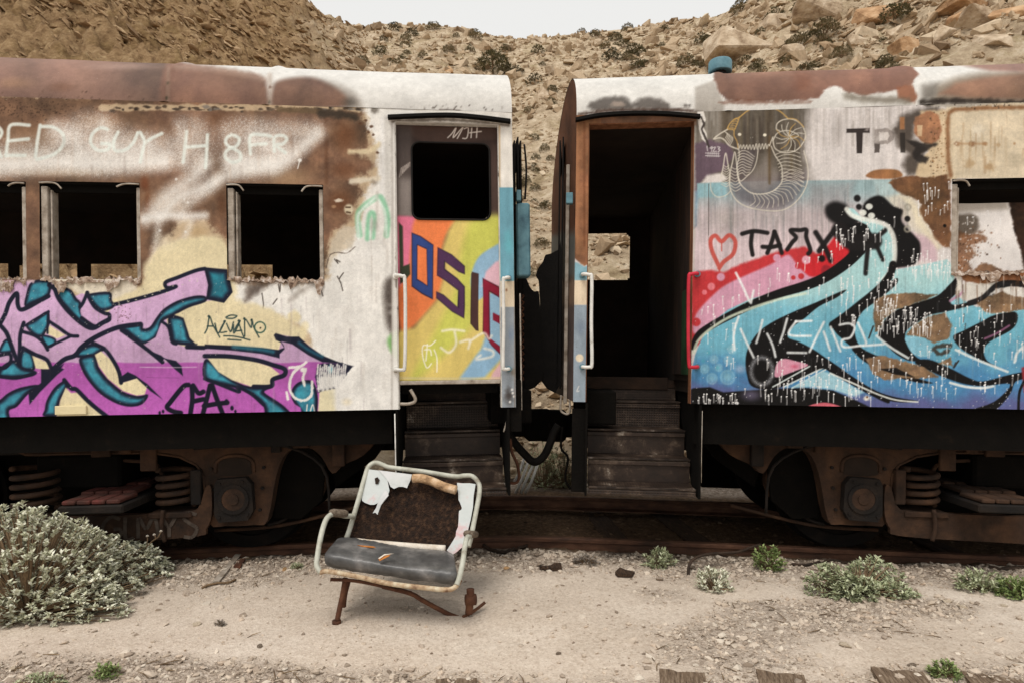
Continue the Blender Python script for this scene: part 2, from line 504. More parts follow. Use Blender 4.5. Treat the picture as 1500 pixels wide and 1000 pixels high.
# frames of the two cars: x along the side, y into the car, z up
class Frame:
    """origin on the side plane, th: turn about the vertical, be: lean of the car along its length"""
    def __init__(s, Yc, th, be):
        s.Yc = Yc; s.th = th; s.c = math.cos(th); s.s = math.sin(th); s.be = be; s.cb = math.cos(be); s.sb = math.sin(be)
    def L(s, px, py, y=0.0):
        a = (px - CX) / F; cc = -(py - HY) / F
        t = (y + s.c * s.Yc) / (s.c - a * s.s)
        X, Y = t * a, t
        dx = s.c * X + s.s * (Y - s.Yc); dz = t * cc
        return (dx * s.cb - dz * s.sb, EYE + dx * s.sb + dz * s.cb)
    def px(s, x, y, z):
        dz = z - EYE
        x1 = x * s.cb + dz * s.sb; z1 = EYE - x * s.sb + dz * s.cb
        X = s.c * x1 - s.s * y
        Y = s.Yc + s.s * x1 + s.c * y
        return CX + F * X / Y, HY - F * (z1 - EYE) / Y
    def place(s, o):
        o.rotation_euler = (0, s.be, s.th)
        k = -EYE * s.sb
        o.location = (s.c * k, s.Yc + s.s * k, EYE * (1 - s.cb))
        return o
FL = Frame(4.5, math.atan(0.105), -math.atan(0.0135))
FR = Frame(4.585, -math.atan(0.1016), math.atan(0.0125))
EAVE = 3.40
CARW = 2.95
CROWN = 0.645

def sheet(xs, zs, holes, yfun=None):
    """grid sheet in the side plane without the cells inside holes; returns verts, faces"""
    nx, nz = len(xs), len(zs)
    Xg, Zg = np.meshgrid(xs, zs)
    Yg = np.zeros_like(Xg) if yfun is None else yfun(Xg, Zg)
    cxm = (Xg[:-1, :-1] + Xg[1:, 1:]) / 2; czm = (Zg[:-1, :-1] + Zg[1:, 1:]) / 2
    keep = np.ones(cxm.shape, bool)
    for h in holes: keep &= ~h(cxm, czm)
    i = np.arange(nz - 1)[:, None] * nx + np.arange(nx - 1)[None, :]
    f = np.stack([i, i + 1, i + nx + 1, i + nx], -1)[keep]
    V = np.stack([Xg.ravel(), Yg.ravel(), Zg.ravel()], 1)
    used = np.unique(f)
    remap = np.full(len(V), -1); remap[used] = np.arange(len(used))
    return V[used], remap[f]

def fastmesh(name, V, Fq, mat, parent=None, smooth=True):
    me = bpy.data.meshes.new(name)
    V = np.asarray(V, dtype=np.float32); Fq = np.asarray(Fq, dtype=np.int32)
    k = Fq.shape[1]
    me.vertices.add(len(V)); me.vertices.foreach_set('co', V.ravel())
    me.loops.add(Fq.size); me.loops.foreach_set('vertex_index', Fq.ravel())
    me.polygons.add(len(Fq))
    me.polygons.foreach_set('loop_start', np.arange(0, Fq.size, k, dtype=np.int32))
    me.polygons.foreach_set('loop_total', np.full(len(Fq), k, dtype=np.int32))
    me.polygons.foreach_set('use_smooth', np.full(len(Fq), smooth))
    me.materials.append(mat)
    me.update(calc_edges=True)
    o = bpy.data.objects.new(name, me)
    COL.objects.link(o)
    if parent: o.parent = parent
    return o

def rect_hole(x0, x1, z0, z1, r=0.0):
    def h(X, Z):
        if r <= 0: return (X > x0) & (X < x1) & (Z > z0) & (Z < z1)
        dx = np.maximum(np.maximum(x0 + r - X, X - (x1 - r)), 0)
        dz = np.maximum(np.maximum(z0 + r - Z, Z - (z1 - r)), 0)
        return (X > x0) & (X < x1) & (Z > z0) & (Z < z1) & (dx * dx + dz * dz < r * r)
    return h
# ------------------------------------------------------------------ paint of the left car (coordinates: survey pixels of the side)
def q(ox, oy, pts, k=5.0):
    return [(ox + x / k, oy + y / k) for x, y in pts]

WHITE = (226, 223, 217); MINT = (222, 229, 222); CREAM = (220, 206, 166)
NAVY = (20, 24, 44); TEAL = (64, 172, 196); PINK = (206, 166, 206); PURP = (168, 82, 164)
RUST = (118, 84, 61); RUSTD = (74, 50, 38); RUSTL = (158, 124, 94); TAN = (192, 168, 136)
BLK = (15, 13, 13)

def rustcol(base=RUST, s=14.0, amp=0.3):
    b = np.array(base, dtype=np.float32)
    def f(x, y):
        n = fbm(x / s, y / s, 5, 0.62)
        m = fbm(x / (s * 3), y / (s * 3) + 40, 3)
        k = 1 + amp * n + 0.22 * m
        c = b[None] * k[:, None]
        c[:, 0] += 6 * m; c[:, 2] -= 4 * n
        g = c @ np.array([.3, .59, .11], np.float32)
        return g[:, None] + (c - g[:, None]) * 0.82
    return f

def paint_left_roof(cv):
    cv.vary(-200, 800, 0, 260, 40, 14, 0.03)
    mauve = rustcol((140, 104, 88), 40, 0.16)
    cv.poly([(-300, 40), (260, 40), (256, 104), (252, 128), (252, 162), (-300, 170)], mauve, 7, rust=0.5, jit=3)
    cv.blob(20, 122, 45, 14, (176, 136, 106), 0.6)
    cv.blob(90, 128, 30, 12, (122, 84, 64), 0.5)
    cv.blob(180, 98, 90, 8, (182, 152, 138), 0.5)
    cv.line([(-60, 154), (60, 156), (150, 160), (243, 157)], 12, (96, 62, 46), 6, 0.7, rust=0.8)
    cv.poly([(245, 90), (270, 92), (330, 101), (372, 108), (388, 117), (392, 138), (390, 158), (245, 159)], rustcol((134, 95, 76), 30, 0.16), 5, rust=0.5, sm=True, jit=2)
    cv.line([(258, 98), (330, 104), (388, 117)], 6, (190, 164, 146), 6, 0.5)  # pale highlight painted along the panel's upper edge
    cv.line([(252, 156), (320, 158), (390, 158)], 5, (94, 62, 46), 2, 0.8, rust=0.8)
    cv.poly([(400, 128), (420, 118), (460, 116), (495, 124), (520, 138), (529, 152), (522, 159), (460, 160), (402, 158)], (150, 140, 130), 8, 0.85, sm=True, rust=0.3)
    cv.poly([(400, 130), (412, 118), (455, 114), (490, 128), (510, 146), (502, 157), (455, 159), (401, 158)], rustcol((134, 95, 76), 30, 0.16), 5, rust=0.5, sm=True)
    cv.blob(512, 150, 18, 12, (88, 80, 72), 0.75)
    cv.line([(247, 100), (246, 125), (246, 160)], 4, (166, 140, 122), 3, 0.6)
    cv.blob(246, 122, 4, 4, (90, 80, 62), 0.8); cv.blob(244, 144, 4, 5, (60, 60, 44), 0.9)
    cv.line([(395, 110), (396, 135), (394, 160)], 6, (190, 172, 158), 3.5, 0.75)
    cv.blob(396, 128, 3.5, 3.5, (110, 76, 60), 0.9); cv.blob(395, 150, 3, 5, (96, 92, 76), 0.8)
    rg = random.Random(5)
    for i in range(260):
        x = rg.gauss(70, 55); y = rg.gauss(151, 8)
        cv.blob(x, y, rg.uniform(0.8, 2.4), rg.uniform(0.8, 1.8), (60, 42, 32), 0.75)
    for i in range(40):
        x = rg.uniform(590, 745); y = 163 - abs(rg.gauss(0, 5))
        cv.blob(x, y, rg.uniform(0.7, 2.0), rg.uniform(0.7, 2.6), (60, 46, 38), 0.8)
    cv.line([(640, 165), (655, 163), (675, 165)], 4, (70, 52, 42), 1.4, 0.9, jit=2, js=4)
    cv.line([(690, 167), (698, 166)], 4, (60, 46, 38), 1.2, 0.9, jit=1)

def paint_left_wall(cv):
    cv.vary(-300, 800, 100, 640, 60, 60, 0.07)
    # rusted bare metal over and beside the windows
    cv.poly([(-400, 140), (528, 140), (532, 172), (540, 192), (542, 214), (527, 222), (536, 230), (547, 242), (540, 258), (520, 262), (534, 276), (528, 290),
             (518, 310), (505, 330), (488, 338), (482, 372), (476, 400), (470, 420), (338, 420), (334, 350), (316, 338), (300, 322), (262, 318), (250, 345),
             (226, 362), (212, 400), (205, 420), (-400, 420)], rustcol(RUST, 16, 0.3), 6.0, jit=9, js=11, rust=1.0, spk=0.5)
    for (x, y, rx, ry, c, o) in [(40, 200, 60, 30, RUSTL, .5), (150, 180, 50, 22, (140, 100, 68), .6), (268, 190, 30, 26, (96, 62, 42), .5), (330, 180, 50, 22, (128, 82, 52), .5),
                                 (425, 262, 50, 24, (166, 134, 102), .75), (505, 200, 26, 34, (112, 70, 44), .7), (505, 250, 30, 18, (104, 66, 44), .7), (498, 296, 26, 26, (106, 66, 42), .8),
                                 (325, 300, 12, 30, (96, 62, 42), .7), (216, 300, 8, 40, (110, 66, 42), .8), (290, 340, 24, 16, (176, 146, 100), .5), (30, 235, 60, 16, (182, 146, 112), .6),
                                 (90, 252, 110, 10, (176, 150, 122), .7), (212, 268, 10, 20, (120, 66, 40), .7), (250, 300, 40, 30, (196, 172, 142), .5)]:
        cv.blob(x, y, rx, ry, c, o, 0.1, jit=0.25, js=16)
    cv.line([(476, 160), (478, 210), (478, 268)], 5, (88, 56, 38), 3, 0.5)
    # peeled seam under the gutter
    cv.line([(150, 158), (260, 158), (360, 158), (480, 158), (525, 160)], 9, (200, 176, 142), 2, 0.8, jit=3, js=10)
    rg = random.Random(11)
    for i in range(60):
        x = rg.uniform(165, 530)
        cv.blob(x, 160 + rg.gauss(0, 1.6), rg.uniform(3, 9), rg.uniform(1.5, 4), rg.choice([(66, 52, 42), (84, 70, 58), (50, 42, 36), (120, 112, 104)]), 0.85, 0.3, jit=0.4, js=5)
    cv.line([(408, 161), (440, 162), (470, 164)], 8, (104, 84, 62), 1.5, 0.9, jit=2, js=4, rust=1)
    cv.line([(470, 166), (500, 168), (520, 172)], 12, (58, 50, 42), 4, 0.9, jit=3, js=6)
    for i in range(220):
        x = rg.gauss(40, 55); y = rg.gauss(160, 8)
        cv.blob(x, y, rg.uniform(0.8, 2.6), rg.uniform(0.8, 2.0), (58, 42, 33), 0.7)
    # white primer at the car end
    cv.poly([(536, 120), (600, 120), (600, 640), (455, 640), (462, 560), (452, 492), (436, 478), (402, 462), (352, 455), (338, 440), (342, 416), (474, 412), (480, 385), (490, 368),
             (508, 358), (520, 345), (528, 318), (532, 292), (545, 268), (553, 250), (552, 232), (548, 205), (540, 180)], WHITE, 6.0, jit=9, js=11, sm=True, spk=0.5)
    cv.line([(512, 222), (540, 222), (556, 212)], 7, (214, 196, 160), 2.5, 0.9, jit=2)
    cv.line([(515, 266), (535, 264), (556, 262)], 8, (218, 206, 184), 3, 0.9, jit=2)
    cv.poly([(478, 400), (484, 352), (497, 335), (512, 330), (524, 338), (514, 362), (494, 372)], (196, 184, 164), 4, 0.8, jit=4, js=8)
    cv.vary(440, 600, 150, 640, 22, 22, 0.06)
    cv.vary(440, 600, 150, 640, 60, 90, 0.05)
    for (x, y) in [(536, 177), (544, 186), (547, 198), (553, 224), (540, 194), (528, 182)]:
        cv.blob(x, y, 3.6, 2.8, (90, 62, 44), 0.9, 0.3, jit=0.4, js=3)
    cv.blob(549, 162, 9, 9, (96, 88, 78), 0.75, 0.2, jit=0.3, js=6); cv.blob(548, 268, 8, 7, (130, 118, 104), 0.7, jit=0.3, js=5)
    cv.line([(566, 175), (567, 240), (569, 300)], 8, (188, 184, 178), 4, 0.6); cv.line([(560, 175), (560, 290)], 6, (226, 224, 222), 3, 0.7)
    cv.blob(511, 307, 9, 10, (212, 198, 168), 0.95, 0.5); cv.line([(507, 304), (513, 304)], 2.4, (80, 58, 40)); cv.line([(508, 311), (513, 312)], 2.4, (80, 58, 40))
    cv.blob(496, 294, 9, 3.6, (222, 210, 190), 0.9, 0.3, jit=.4, js=4); cv.blob(489, 303, 5, 3.4, (168, 130, 96), 0.9, .3)
    # cracks and burns in the white
    cv.line([(478, 392), (483, 375), (494, 370), (508, 371), (520, 362)], 1.6, (88, 74, 64), 0.8, 0.8, jit=.8, js=4)
    for pts in ([(490, 380), (495, 386), (493, 381), (498, 384)], [(494, 405), (499, 414), (497, 409), (503, 400)], [(499, 414), (502, 426)], [(400, 446), (406, 438)], [(384, 430), (386, 446), (385, 455)],
                [(408, 417), (410, 428), (411, 417)], [(470, 424), (473, 434)]):
        cv.line(pts, 1.6, (52, 42, 36), 0.7, 0.9)
    cv.poly([(362, 420), (384, 414), (394, 417), (380, 428), (366, 440), (358, 443), (360, 432)], (74, 60, 52), 6, 0.8, jit=3, js=6)
    cv.poly([(424, 440), (440, 424), (462, 416), (440, 432)], (120, 108, 98), 6, 0.6, jit=3)
    cv.blob(370, 416, 30, 5, (110, 84, 62), 0.6, jit=.4, js=6)
    # grey shading spray near the door
    cv.poly([(566, 410), (590, 410), (590, 470), (582, 490), (568, 480), (562, 440)], (70, 60, 54), 7, 0.9, spk=0.2, sm=True)
    cv.blob(577, 458, 14, 7, (200, 196, 190), 0.6); cv.blob(576, 447, 20, 5, (190, 186, 180), .35)
    cv.poly([(568, 496), (580, 484), (592, 484), (592, 530), (580, 524), (570, 510)], (104, 168, 84), 4, 0.85, sm=True)
    # green sketch by the door
    for pts, w_, c in [([(527, 345), (524, 318), (530, 305), (552, 290), (560, 293), (568, 320), (566, 345)], 8, (118, 190, 148)), ([(538, 350), (541, 316), (548, 316), (546, 348)], 7, (116, 192, 148)),
                       ([(526, 350), (524, 320), (530, 308), (552, 288)], 4, (226, 234, 228)), ([(553, 292), (564, 312), (566, 345)], 3.5, (224, 234, 226)), ([(544, 322), (543, 348)], 4, (228, 234, 228))]:
        cv.line(pts, w_, c, 2.6, 0.75)
    cv.blob(548, 330, 10, 16, (150, 142, 134), 0.45)
    cv.blob(538, 372, 40, 16, (228, 225, 220), 0.8)
    # white overspray bands
    W2 = (230, 226, 220)
    cv.poly([(-60, 215), (60, 206), (100, 176), (150, 168), (190, 190), (250, 196), (262, 175), (300, 180), (310, 225), (290, 256), (240, 244), (150, 256), (70, 250), (-60, 262)], W2, 20, 0.55, spk=0.45, sm=True)
    cv.poly([(330, 180), (400, 178), (470, 184), (450, 214), (420, 246), (370, 262), (330, 250), (322, 210)], W2, 20, 0.5, spk=0.45, sm=True)
    cv.line([(-40, 246), (30, 240), (90, 238), (150, 240), (210, 238), (240, 236)], 26, W2, 13, 0.9, spk=0.3)
    cv.line([(80, 190), (110, 205), (120, 225), (150, 215), (190, 222), (215, 215)], 26, W2, 14, 0.62, spk=0.4)
    cv.line([(150, 180), (158, 200), (160, 225)], 14, W2, 10, 0.5, spk=0.4)
    cv.line([(262, 185), (270, 215), (268, 240)], 12, W2, 10, 0.45, spk=0.4)
    cv.line([(466, 196), (440, 218), (412, 240), (370, 246), (330, 258), (300, 275), (262, 290), (236, 318)], 17, W2, 11, 0.85, spk=0.3)
    cv.line([(340, 238), (365, 240), (400, 240)], 26, W2, 12, 0.85, spk=0.3)
    cv.line([(372, 205), (400, 215), (415, 226)], 22, W2, 13, 0.7, spk=0.4)
    cv.line([(300, 240), (280, 262), (250, 282), (232, 300), (214, 322)], 20, W2, 12, 0.75, spk=0.3)
    cv.line([(318, 262), (300, 282), (275, 300), (262, 318)], 14, W2, 11, 0.6, spk=0.35)
    cv.line([(212, 321), (240, 316), (276, 317), (300, 316)], 11, W2, 6, 0.85, spk=0.3)
    cv.line([(232, 320), (230, 350), (224, 380), (218, 398)], 9, W2, 7, 0.6, spk=0.35)
    cv.line([(280, 325), (270, 350), (255, 362)], 8, W2, 7, 0.55, spk=0.35)
    cv.line([(330, 190), (350, 180), (400, 188), (460, 190)], 18, W2, 12, 0.25, spk=0.6)
    # lettering along the top
    for pts in ([(-14, 184), (-2, 187), (3, 195), (-2, 204), (-12, 208)], [(-14, 184), (-18, 232)], [(-8, 208), (2, 230)],
                [(43, 184), (16, 184), (12, 205), (9, 229)], [(13, 207), (42, 204)], [(9, 228), (37, 228)], [(59, 184), (55, 208), (52, 230)],
                [(60, 186), (78, 187), (92, 197), (93, 212), (80, 226), (54, 234)], [(158, 190), (147, 188), (136, 196), (133, 209), (142, 220), (157, 220), (161, 212), (149, 211)],
                [(173, 194), (167, 208), (169, 221), (184, 220), (196, 209), (202, 195)], [(206, 195), (213, 209)], [(237, 196), (215, 208), (209, 224), (206, 238)],
                [(273, 193), (271, 215), (268, 238)], [(271, 216), (300, 214)], [(304, 198), (303, 220), (301, 246)],
                [(340, 198), (350, 203), (348, 213), (339, 217), (331, 210), (333, 202), (340, 198)], [(339, 217), (351, 224), (352, 234), (341, 238), (331, 232), (331, 223), (339, 217)],
                [(367, 226), (367, 200), (384, 198), (397, 200)], [(368, 213), (390, 211)], [(402, 222), (402, 202), (414, 199), (420, 204), (414, 211), (404, 213), (418, 224)]):
        cv.line(pts, 5.0, MINT, 1.7, 0.9)
    cv.blob(439, 235, 4, 3.6, WHITE, 1, .5); cv.line([(439, 236), (436, 247)], 1.6, WHITE, .7)
    for x, y in [(258, 263), (278, 264), (270, 292), (275, 297), (234, 338), (272, 340)]: cv.blob(x, y, 3, 3, WHITE, .8, .3)
    # cream ground of the big piece
    cv.poly([(206, 420), (214, 388), (232, 366), (258, 352), (300, 346), (330, 356), (345, 420), (348, 440), (392, 452), (430, 474), (448, 486), (440, 520), (470, 545), (470, 640), (200, 640), (150, 470), (165, 430)], CREAM, 5, 0.97, jit=5, js=16, sm=True)
    cv.blob(431, 464, 12, 13, (222, 206, 158), 0.8, .5, jit=.2); cv.blob(447, 478, 9, 9, (222, 206, 158), 0.6, .4, jit=.2)
    cv.blob(240, 354, 24, 18, (224, 214, 190), .6, jit=.3, js=8)
    cv.poly([(465, 560), (490, 565), (490, 640), (465, 640)], (224, 214, 178), 5, .8); cv.blob(508, 588, 12, 9, (222, 206, 170), .6)
    cv.poly([(60, 405), (200, 405), (200, 424), (165, 440), (125, 438), (105, 425), (80, 420)], (216, 206, 186), 3, .95, jit=3, js=8)
    # the piece: pale and deep purple body
    A = lambda pts: q(0, 400, pts)
    B = lambda pts: q(300, 400, pts)
    def body(x, y):
        k = smooth01((y - 529 - 1.5 * fbm(x / 20, y / 20, 2)) / 3.0)[:, None]
        n = (1 + 0.07 * fbm(x / 18, y / 18, 4))[:, None]
        up = np.array(PINK, np.float32)[None] * (1 - 0.10 * smooth01((y - 440) / 90))[:, None]
        dn = np.array(PURP, np.float32)[None] * (1 + 0.10 * smooth01((y - 535) / 70))[:, None]
        return (up * (1 - k) + dn * k) * n
    cv.poly([(-236, 470), (-180, 414), (48, 412), (74, 412), (88, 432), (100, 438), (120, 430), (127, 432), (146, 470), (170, 446), (243, 424), (244, 414), (286, 397), (310, 394), (333, 397), (336, 425), (320, 440), (290, 442), (262, 452),
             (244, 468), (250, 500), (272, 510), (330, 506), (408, 515), (412, 500), (402, 492), (410, 490), (440, 496), (470, 520), (500, 534), (515, 536), (508, 545), (470, 545), (466, 600), (462, 640), (-200, 640), (-260, 560)], body, 1.2)
    ol = lambda pts, w_=5.0, **k: cv.line(pts, w_ * 1.28, NAVY, 1.0, 1.0, **k)
    GL = lambda pts, d0=1.6, d1=7.0: cv.poly(pts, NAVY, 1.2, glow=(TEAL, d0, d1), sm=True, n=4)
    CR = lambda pts: cv.poly(pts, CREAM, 1.2, sm=False)
    # teal shading shapes
    GL(A([(235, 70), (360, 60), (365, 140), (330, 180), (240, 220), (185, 240), (195, 170)]))
    GL(A([(395, 90), (470, 110), (520, 130), (560, 190), (590, 220), (600, 290), (640, 350), (700, 390), (660, 405), (600, 370), (500, 270), (430, 180)]), 2, 7)
    GL(A([(650, 160), (800, 145), (815, 200), (835, 240), (800, 265), (740, 272), (690, 230), (660, 190)]))
    cv.poly(A([(640, 150), (660, 200), (700, 250), (770, 285), (805, 320), (790, 350), (700, 390), (600, 330), (590, 280), (600, 230), (625, 170)]), body, 1.2)
    ol(A([(640, 145), (660, 195), (700, 255), (765, 295), (800, 305), (795, 345), (740, 370), (690, 390), (600, 330)]), 4.4); ol(A([(640, 145), (610, 220), (588, 250)]), 4)
    GL(A([(345, 285), (360, 350), (350, 400), (310, 460), (250, 450), (195, 385), (250, 350)])); CR(A([(365, 385), (480, 455), (420, 480), (335, 440)]))
    GL(A([(310, 460), (400, 480), (400, 520), (350, 540)]), 1, 5)
    ol(A([(355, 280), (350, 400), (350, 440)]), 2.5); ol(A([(360, 355), (430, 400), (510, 455), (570, 462)]), 4); ol(A([(190, 385), (250, 345), (355, 285)]), 3)
    GL(A([(880, 400), (1030, 370), (1045, 410), (1100, 400), (1150, 330), (1200, 270), (1300, 210), (1420, 175), (1500, 175), (1500, 210), (1380, 250), (1270, 310), (1190, 350), (1175, 420), (1120, 490), (1050, 515), (990, 480), (930, 430)]), 2, 8)
    GL(A([(1240, 325), (1340, 330), (1370, 400), (1390, 480), (1440, 520), (1280, 510), (1250, 430)]), 2, 9)
    cv.poly(A([(1185, 355), (1240, 400), (1260, 510), (1360, 540), (1500, 555), (1500, 590), (1300, 600), (1275, 650), (1180, 590), (1060, 520), (1140, 470)]), body, 1.2)
    ol(A([(1185, 355), (1235, 400), (1258, 500), (1290, 518)]), 3.5)
    CR(A([(1280, 305), (1400, 262), (1500, 225), (1505, 520), (1430, 515), (1390, 470), (1345, 330)]))
    GL(A([(40, 490), (85, 510), (90, 570), (10, 580), (0, 560)]), 1, 6); GL(A([(165, 560), (235, 590), (250, 700), (150, 690)]), 2, 7); CR(A([(235, 600), (355, 655), (360, 708), (262, 695)]))
    GL(A([(10, 690), (100, 640), (160, 690), (260, 720), (240, 745), (150, 760), (0, 755)]), 2, 8)
    GL(A([(540, 600), (620, 540), (690, 520), (770, 545), (740, 570), (690, 600), (640, 615)]), 2, 8)
    GL(A([(590, 620), (690, 600), (720, 690), (790, 780), (900, 870), (1010, 900), (1080, 890), (1040, 950), (960, 970), (860, 950), (740, 880), (650, 780), (600, 690)]), 2, 9)
    CR(A([(695, 595), (740, 570), (830, 650), (870, 720), (890, 800), (1000, 765), (1075, 830), (1060, 885), (1000, 893), (900, 860), (790, 770), (725, 680)]))
    ol(A([(680, 510), (770, 560), (830, 640), (870, 720), (885, 800)]), 4.6); cv.poly(A([(880, 760), (935, 720), (990, 745), (1080, 810), (1190, 920), (1100, 860), (1000, 768), (890, 800)]), NAVY, 1)
    GL(A([(330, 1000), (345, 930), (400, 840), (470, 790), (490, 830), (440, 920), (420, 1000), (410, 1040), (320, 1040)]), 2, 8); CR(A([(480, 835), (520, 875), (570, 870), (700, 1000), (760, 1040), (410, 1060), (440, 930)]))
    ol(A([(470, 780), (520, 840), (560, 850), (640, 930), (720, 1000), (800, 1060)]), 5)
    GL(A([(0, 930), (60, 880), (150, 840), (280, 820), (200, 880), (120, 970), (60, 1000), (60, 1080), (-60, 1080), (-60, 960)]), 2, 9)
    cv.poly(A([(205, 860), (215, 960), (290, 870), (420, 740), (470, 700), (440, 690), (330, 760), (300, 800), (250, 840)]), NAVY, 1.2); cv.poly(A([(300, 700), (400, 700), (470, 660), (430, 720), (330, 800), (300, 800)]), NAVY, 1.2)
    # navy outlines
    ol(A([(0, 375), (40, 300), (70, 215), (125, 150), (130, 230), (150, 268), (200, 255), (280, 210), (355, 170)]), 5); ol(A([(360, 90), (400, 120), (430, 190), (500, 280), (600, 370), (680, 405), (760, 360), (800, 340)]), 5)
    ol(A([(0, 380), (50, 440), (80, 520), (110, 600), (140, 665)]), 5); ol(A([(175, 365), (150, 450), (145, 560), (140, 665)]), 4.5); ol(A([(170, 430), (260, 460), (320, 510), (350, 560)]), 4)
    ol(A([(160, 540), (250, 590), (340, 630), (375, 690), (400, 700)]), 4.6); ol(A([(390, 700), (470, 630), (550, 600), (600, 540), (700, 470), (860, 400), (1030, 375)]), 5.4); ol(A([(350, 540), (440, 500), (520, 462)]), 3)
    ol(A([(890, 420), (960, 470), (1080, 560), (1190, 650)]), 4.4); cv.poly(A([(1080, 560), (1180, 600), (1230, 640), (1200, 625), (1185, 665)]), NAVY, 1); cv.poly(A([(1200, 620), (1290, 640), (1330, 680), (1340, 750), (1280, 700)]), NAVY, 1)
    ol(A([(835, 232), (950, 205), (1100, 165), (1215, 130), (1290, 100), (1225, 110), (1215, 70), (1300, 35), (1430, -15), (1500, -30)]), 4.4)
    cv.poly([(300, 393), (333, 396), (336, 410), (340, 428), (328, 443), (303, 438), (306, 418)], NAVY, 1, glow=((40, 140, 160), 2.5, 11))
    ol(A([(0, 755), (120, 765), (240, 735)]), 4); ol(A([(0, 600), (70, 590), (80, 640), (40, 690), (0, 690)]), 4); ol(A([(1370, 540), (1500, 545)]), 5)
    # right wing of the piece
    cv.poly(B([(0, 555), (200, 560), (400, 585), (548, 622), (560, 570), (585, 545), (540, 490), (600, 500), (700, 590), (845, 640), (820, 720), (800, 770), (700, 800), (660, 900), (700, 1040), (640, 1060), (520, 900), (510, 800), (585, 740), (590, 690), (400, 620), (200, 590), (0, 590)]), body, 1)
    cv.poly(B([(0, 520), (210, 530), (420, 545), (540, 560), (580, 545), (560, 510), (520, 490), (505, 455), (520, 440), (600, 465), (690, 465), (760, 530), (860, 600), (970, 645), (1080, 680), (1050, 720), (1000, 660), (860, 650), (760, 600), (640, 520), (560, 500), (580, 530), (585, 555), (550, 590), (548, 622), (420, 590), (200, 565), (0, 552)]), NAVY, 1.0)
    cv.line(B([(210, 540), (420, 560), (500, 575)]), 5, (36, 110, 130), 3, .8); cv.line(B([(690, 510), (760, 560), (860, 610)]), 4, (30, 96, 120), 3, .8)
    GL(B([(0, 640), (60, 650), (130, 720), (240, 800), (330, 830), (480, 830), (430, 870), (560, 960), (640, 1040), (640, 1080), (470, 1080), (430, 960), (330, 880), (250, 840), (120, 810), (0, 770)]), 2, 9)
    CR(B([(20, 620), (180, 612), (350, 640), (480, 680), (548, 735), (490, 770), (485, 828), (350, 830), (200, 780), (100, 720)]))
    ol(B([(0, 605), (180, 608), (380, 635), (500, 670), (585, 700), (580, 745), (500, 775), (485, 825), (360, 828)]), 5.2); ol(B([(0, 770), (120, 815), (250, 865), (240, 830), (340, 880), (430, 960)]), 4)
    cv.poly(B([(830, 660), (1000, 655), (1090, 680), (1050, 720), (980, 830), (870, 860), (830, 880), (810, 760)]), NAVY, 1.5, .9, jit=2, js=6); cv.blob(484, 540, 6, 9, TEAL, .95, .2)
    GL(B([(640, 860), (690, 800), (780, 790), (820, 880), (820, 1000), (800, 1060), (740, 1060), (650, 930)]), 2, 8)
    cv.poly(B([(600, 960), (650, 1040), (720, 1060), (700, 980), (650, 950)]), body, 1)
    # white brush strokes over the wing
    for pts in ([(690, 690), (640, 740), (620, 830), (650, 900), (720, 930), (780, 890), (785, 790)], [(620, 690), (700, 680), (740, 650)], [(740, 700), (720, 760), (730, 820)], [(600, 870), (610, 920)]):
        cv.line(B(pts), 4, WHITE, 1, .95, jit=1.2, js=3)
    cv.blob(444, 541, 6, 5, WHITE, 1, .4)
    for k_ in range(14):
        x = 466 + k_ * 3.1; cv.line([(x, 533 + (k_ % 3) * 2), (x - 1, 550 + (k_ * 7) % 13), (x + 1, 572 - (k_ * 5) % 9)], 2.4, WHITE, 1, .92, jit=1, js=3)
    cv.poly([(466, 552), (502, 548), (505, 566), (466, 572)], WHITE, 2, .85, jit=4, js=4)
    cv.line([(450, 592), (449, 603)], 1.6, WHITE); cv.line([(454, 604), (458, 592), (461, 604)], 1.6, WHITE)
    # letters C F A with dots
    for pts in ([(276, 563), (268, 566), (250, 588), (245, 596), (254, 602), (265, 604)], [(281, 566), (282, 584), (279, 606)], [(283, 564), (291, 575), (298, 573)], [(284, 587), (298, 584)],
                [(308, 564), (303, 584), (297, 607)], [(311, 564), (318, 584), (327, 607)], [(299, 594), (316, 591), (333, 589)]):
        cv.line(pts, 7.0, (18, 18, 36), 1, 1)
    for x, y, r_ in [(234, 604, 2.6), (239, 602, 2.6), (332, 588, 4), (340, 597, 3.4), (345, 602, 2.4)]: cv.blob(x, y, r_, r_ * 1.4, (20, 20, 40), 1, .5)
    # marker tag
    tg = (22, 52, 54)
    for pts in ([(0, 440), (20, 400), (35, 320), (60, 380), (110, 470)], [(20, 390), (60, 390)], [(75, 370), (100, 440), (150, 350), (110, 430), (160, 430)], [(160, 370), (190, 430), (210, 360)], [(210, 380), (215, 440), (260, 350), (220, 420), (270, 420)],
                [(250, 370), (290, 470), (295, 340), (340, 400), (345, 340), (360, 400), (398, 470)], [(140, 460), (230, 465), (330, 490)], [(170, 485), (265, 492)], [(155, 325), (190, 310), (235, 315), (210, 332), (160, 332)]):
        cv.line(B(pts), 2.0, tg, .7, .95)
    for x, y in [(30, 318), (145, 355), (250, 350), (290, 335), (343, 345)]: cv.blob(300 + x / 5, 400 + y / 5, 2.6, 2.6, tg, 1, .4)
    cv.ringline(300 + 405 / 5, 400 + 398 / 5, 8, 8, 2, (40, 84, 72)); cv.blob(381.5, 480.5, 2, 2, (40, 20, 20), 1, .4)
    # chips
    for i in range(46):
        x = rg.uniform(100, 290); y = 446 - (x - 170) * 0.3 + rg.gauss(0, 2.0)
        if x > 165: cv.blob(x, y, rg.uniform(.8, 2), rg.uniform(.7, 1.4), (206, 200, 176), .85, .3)
    for i in range(30): cv.blob(rg.gauss(182, 8), rg.gauss(458, 7), rg.uniform(.6, 2), rg.uniform(.6, 1.6), (96, 60, 66), .8, .3)
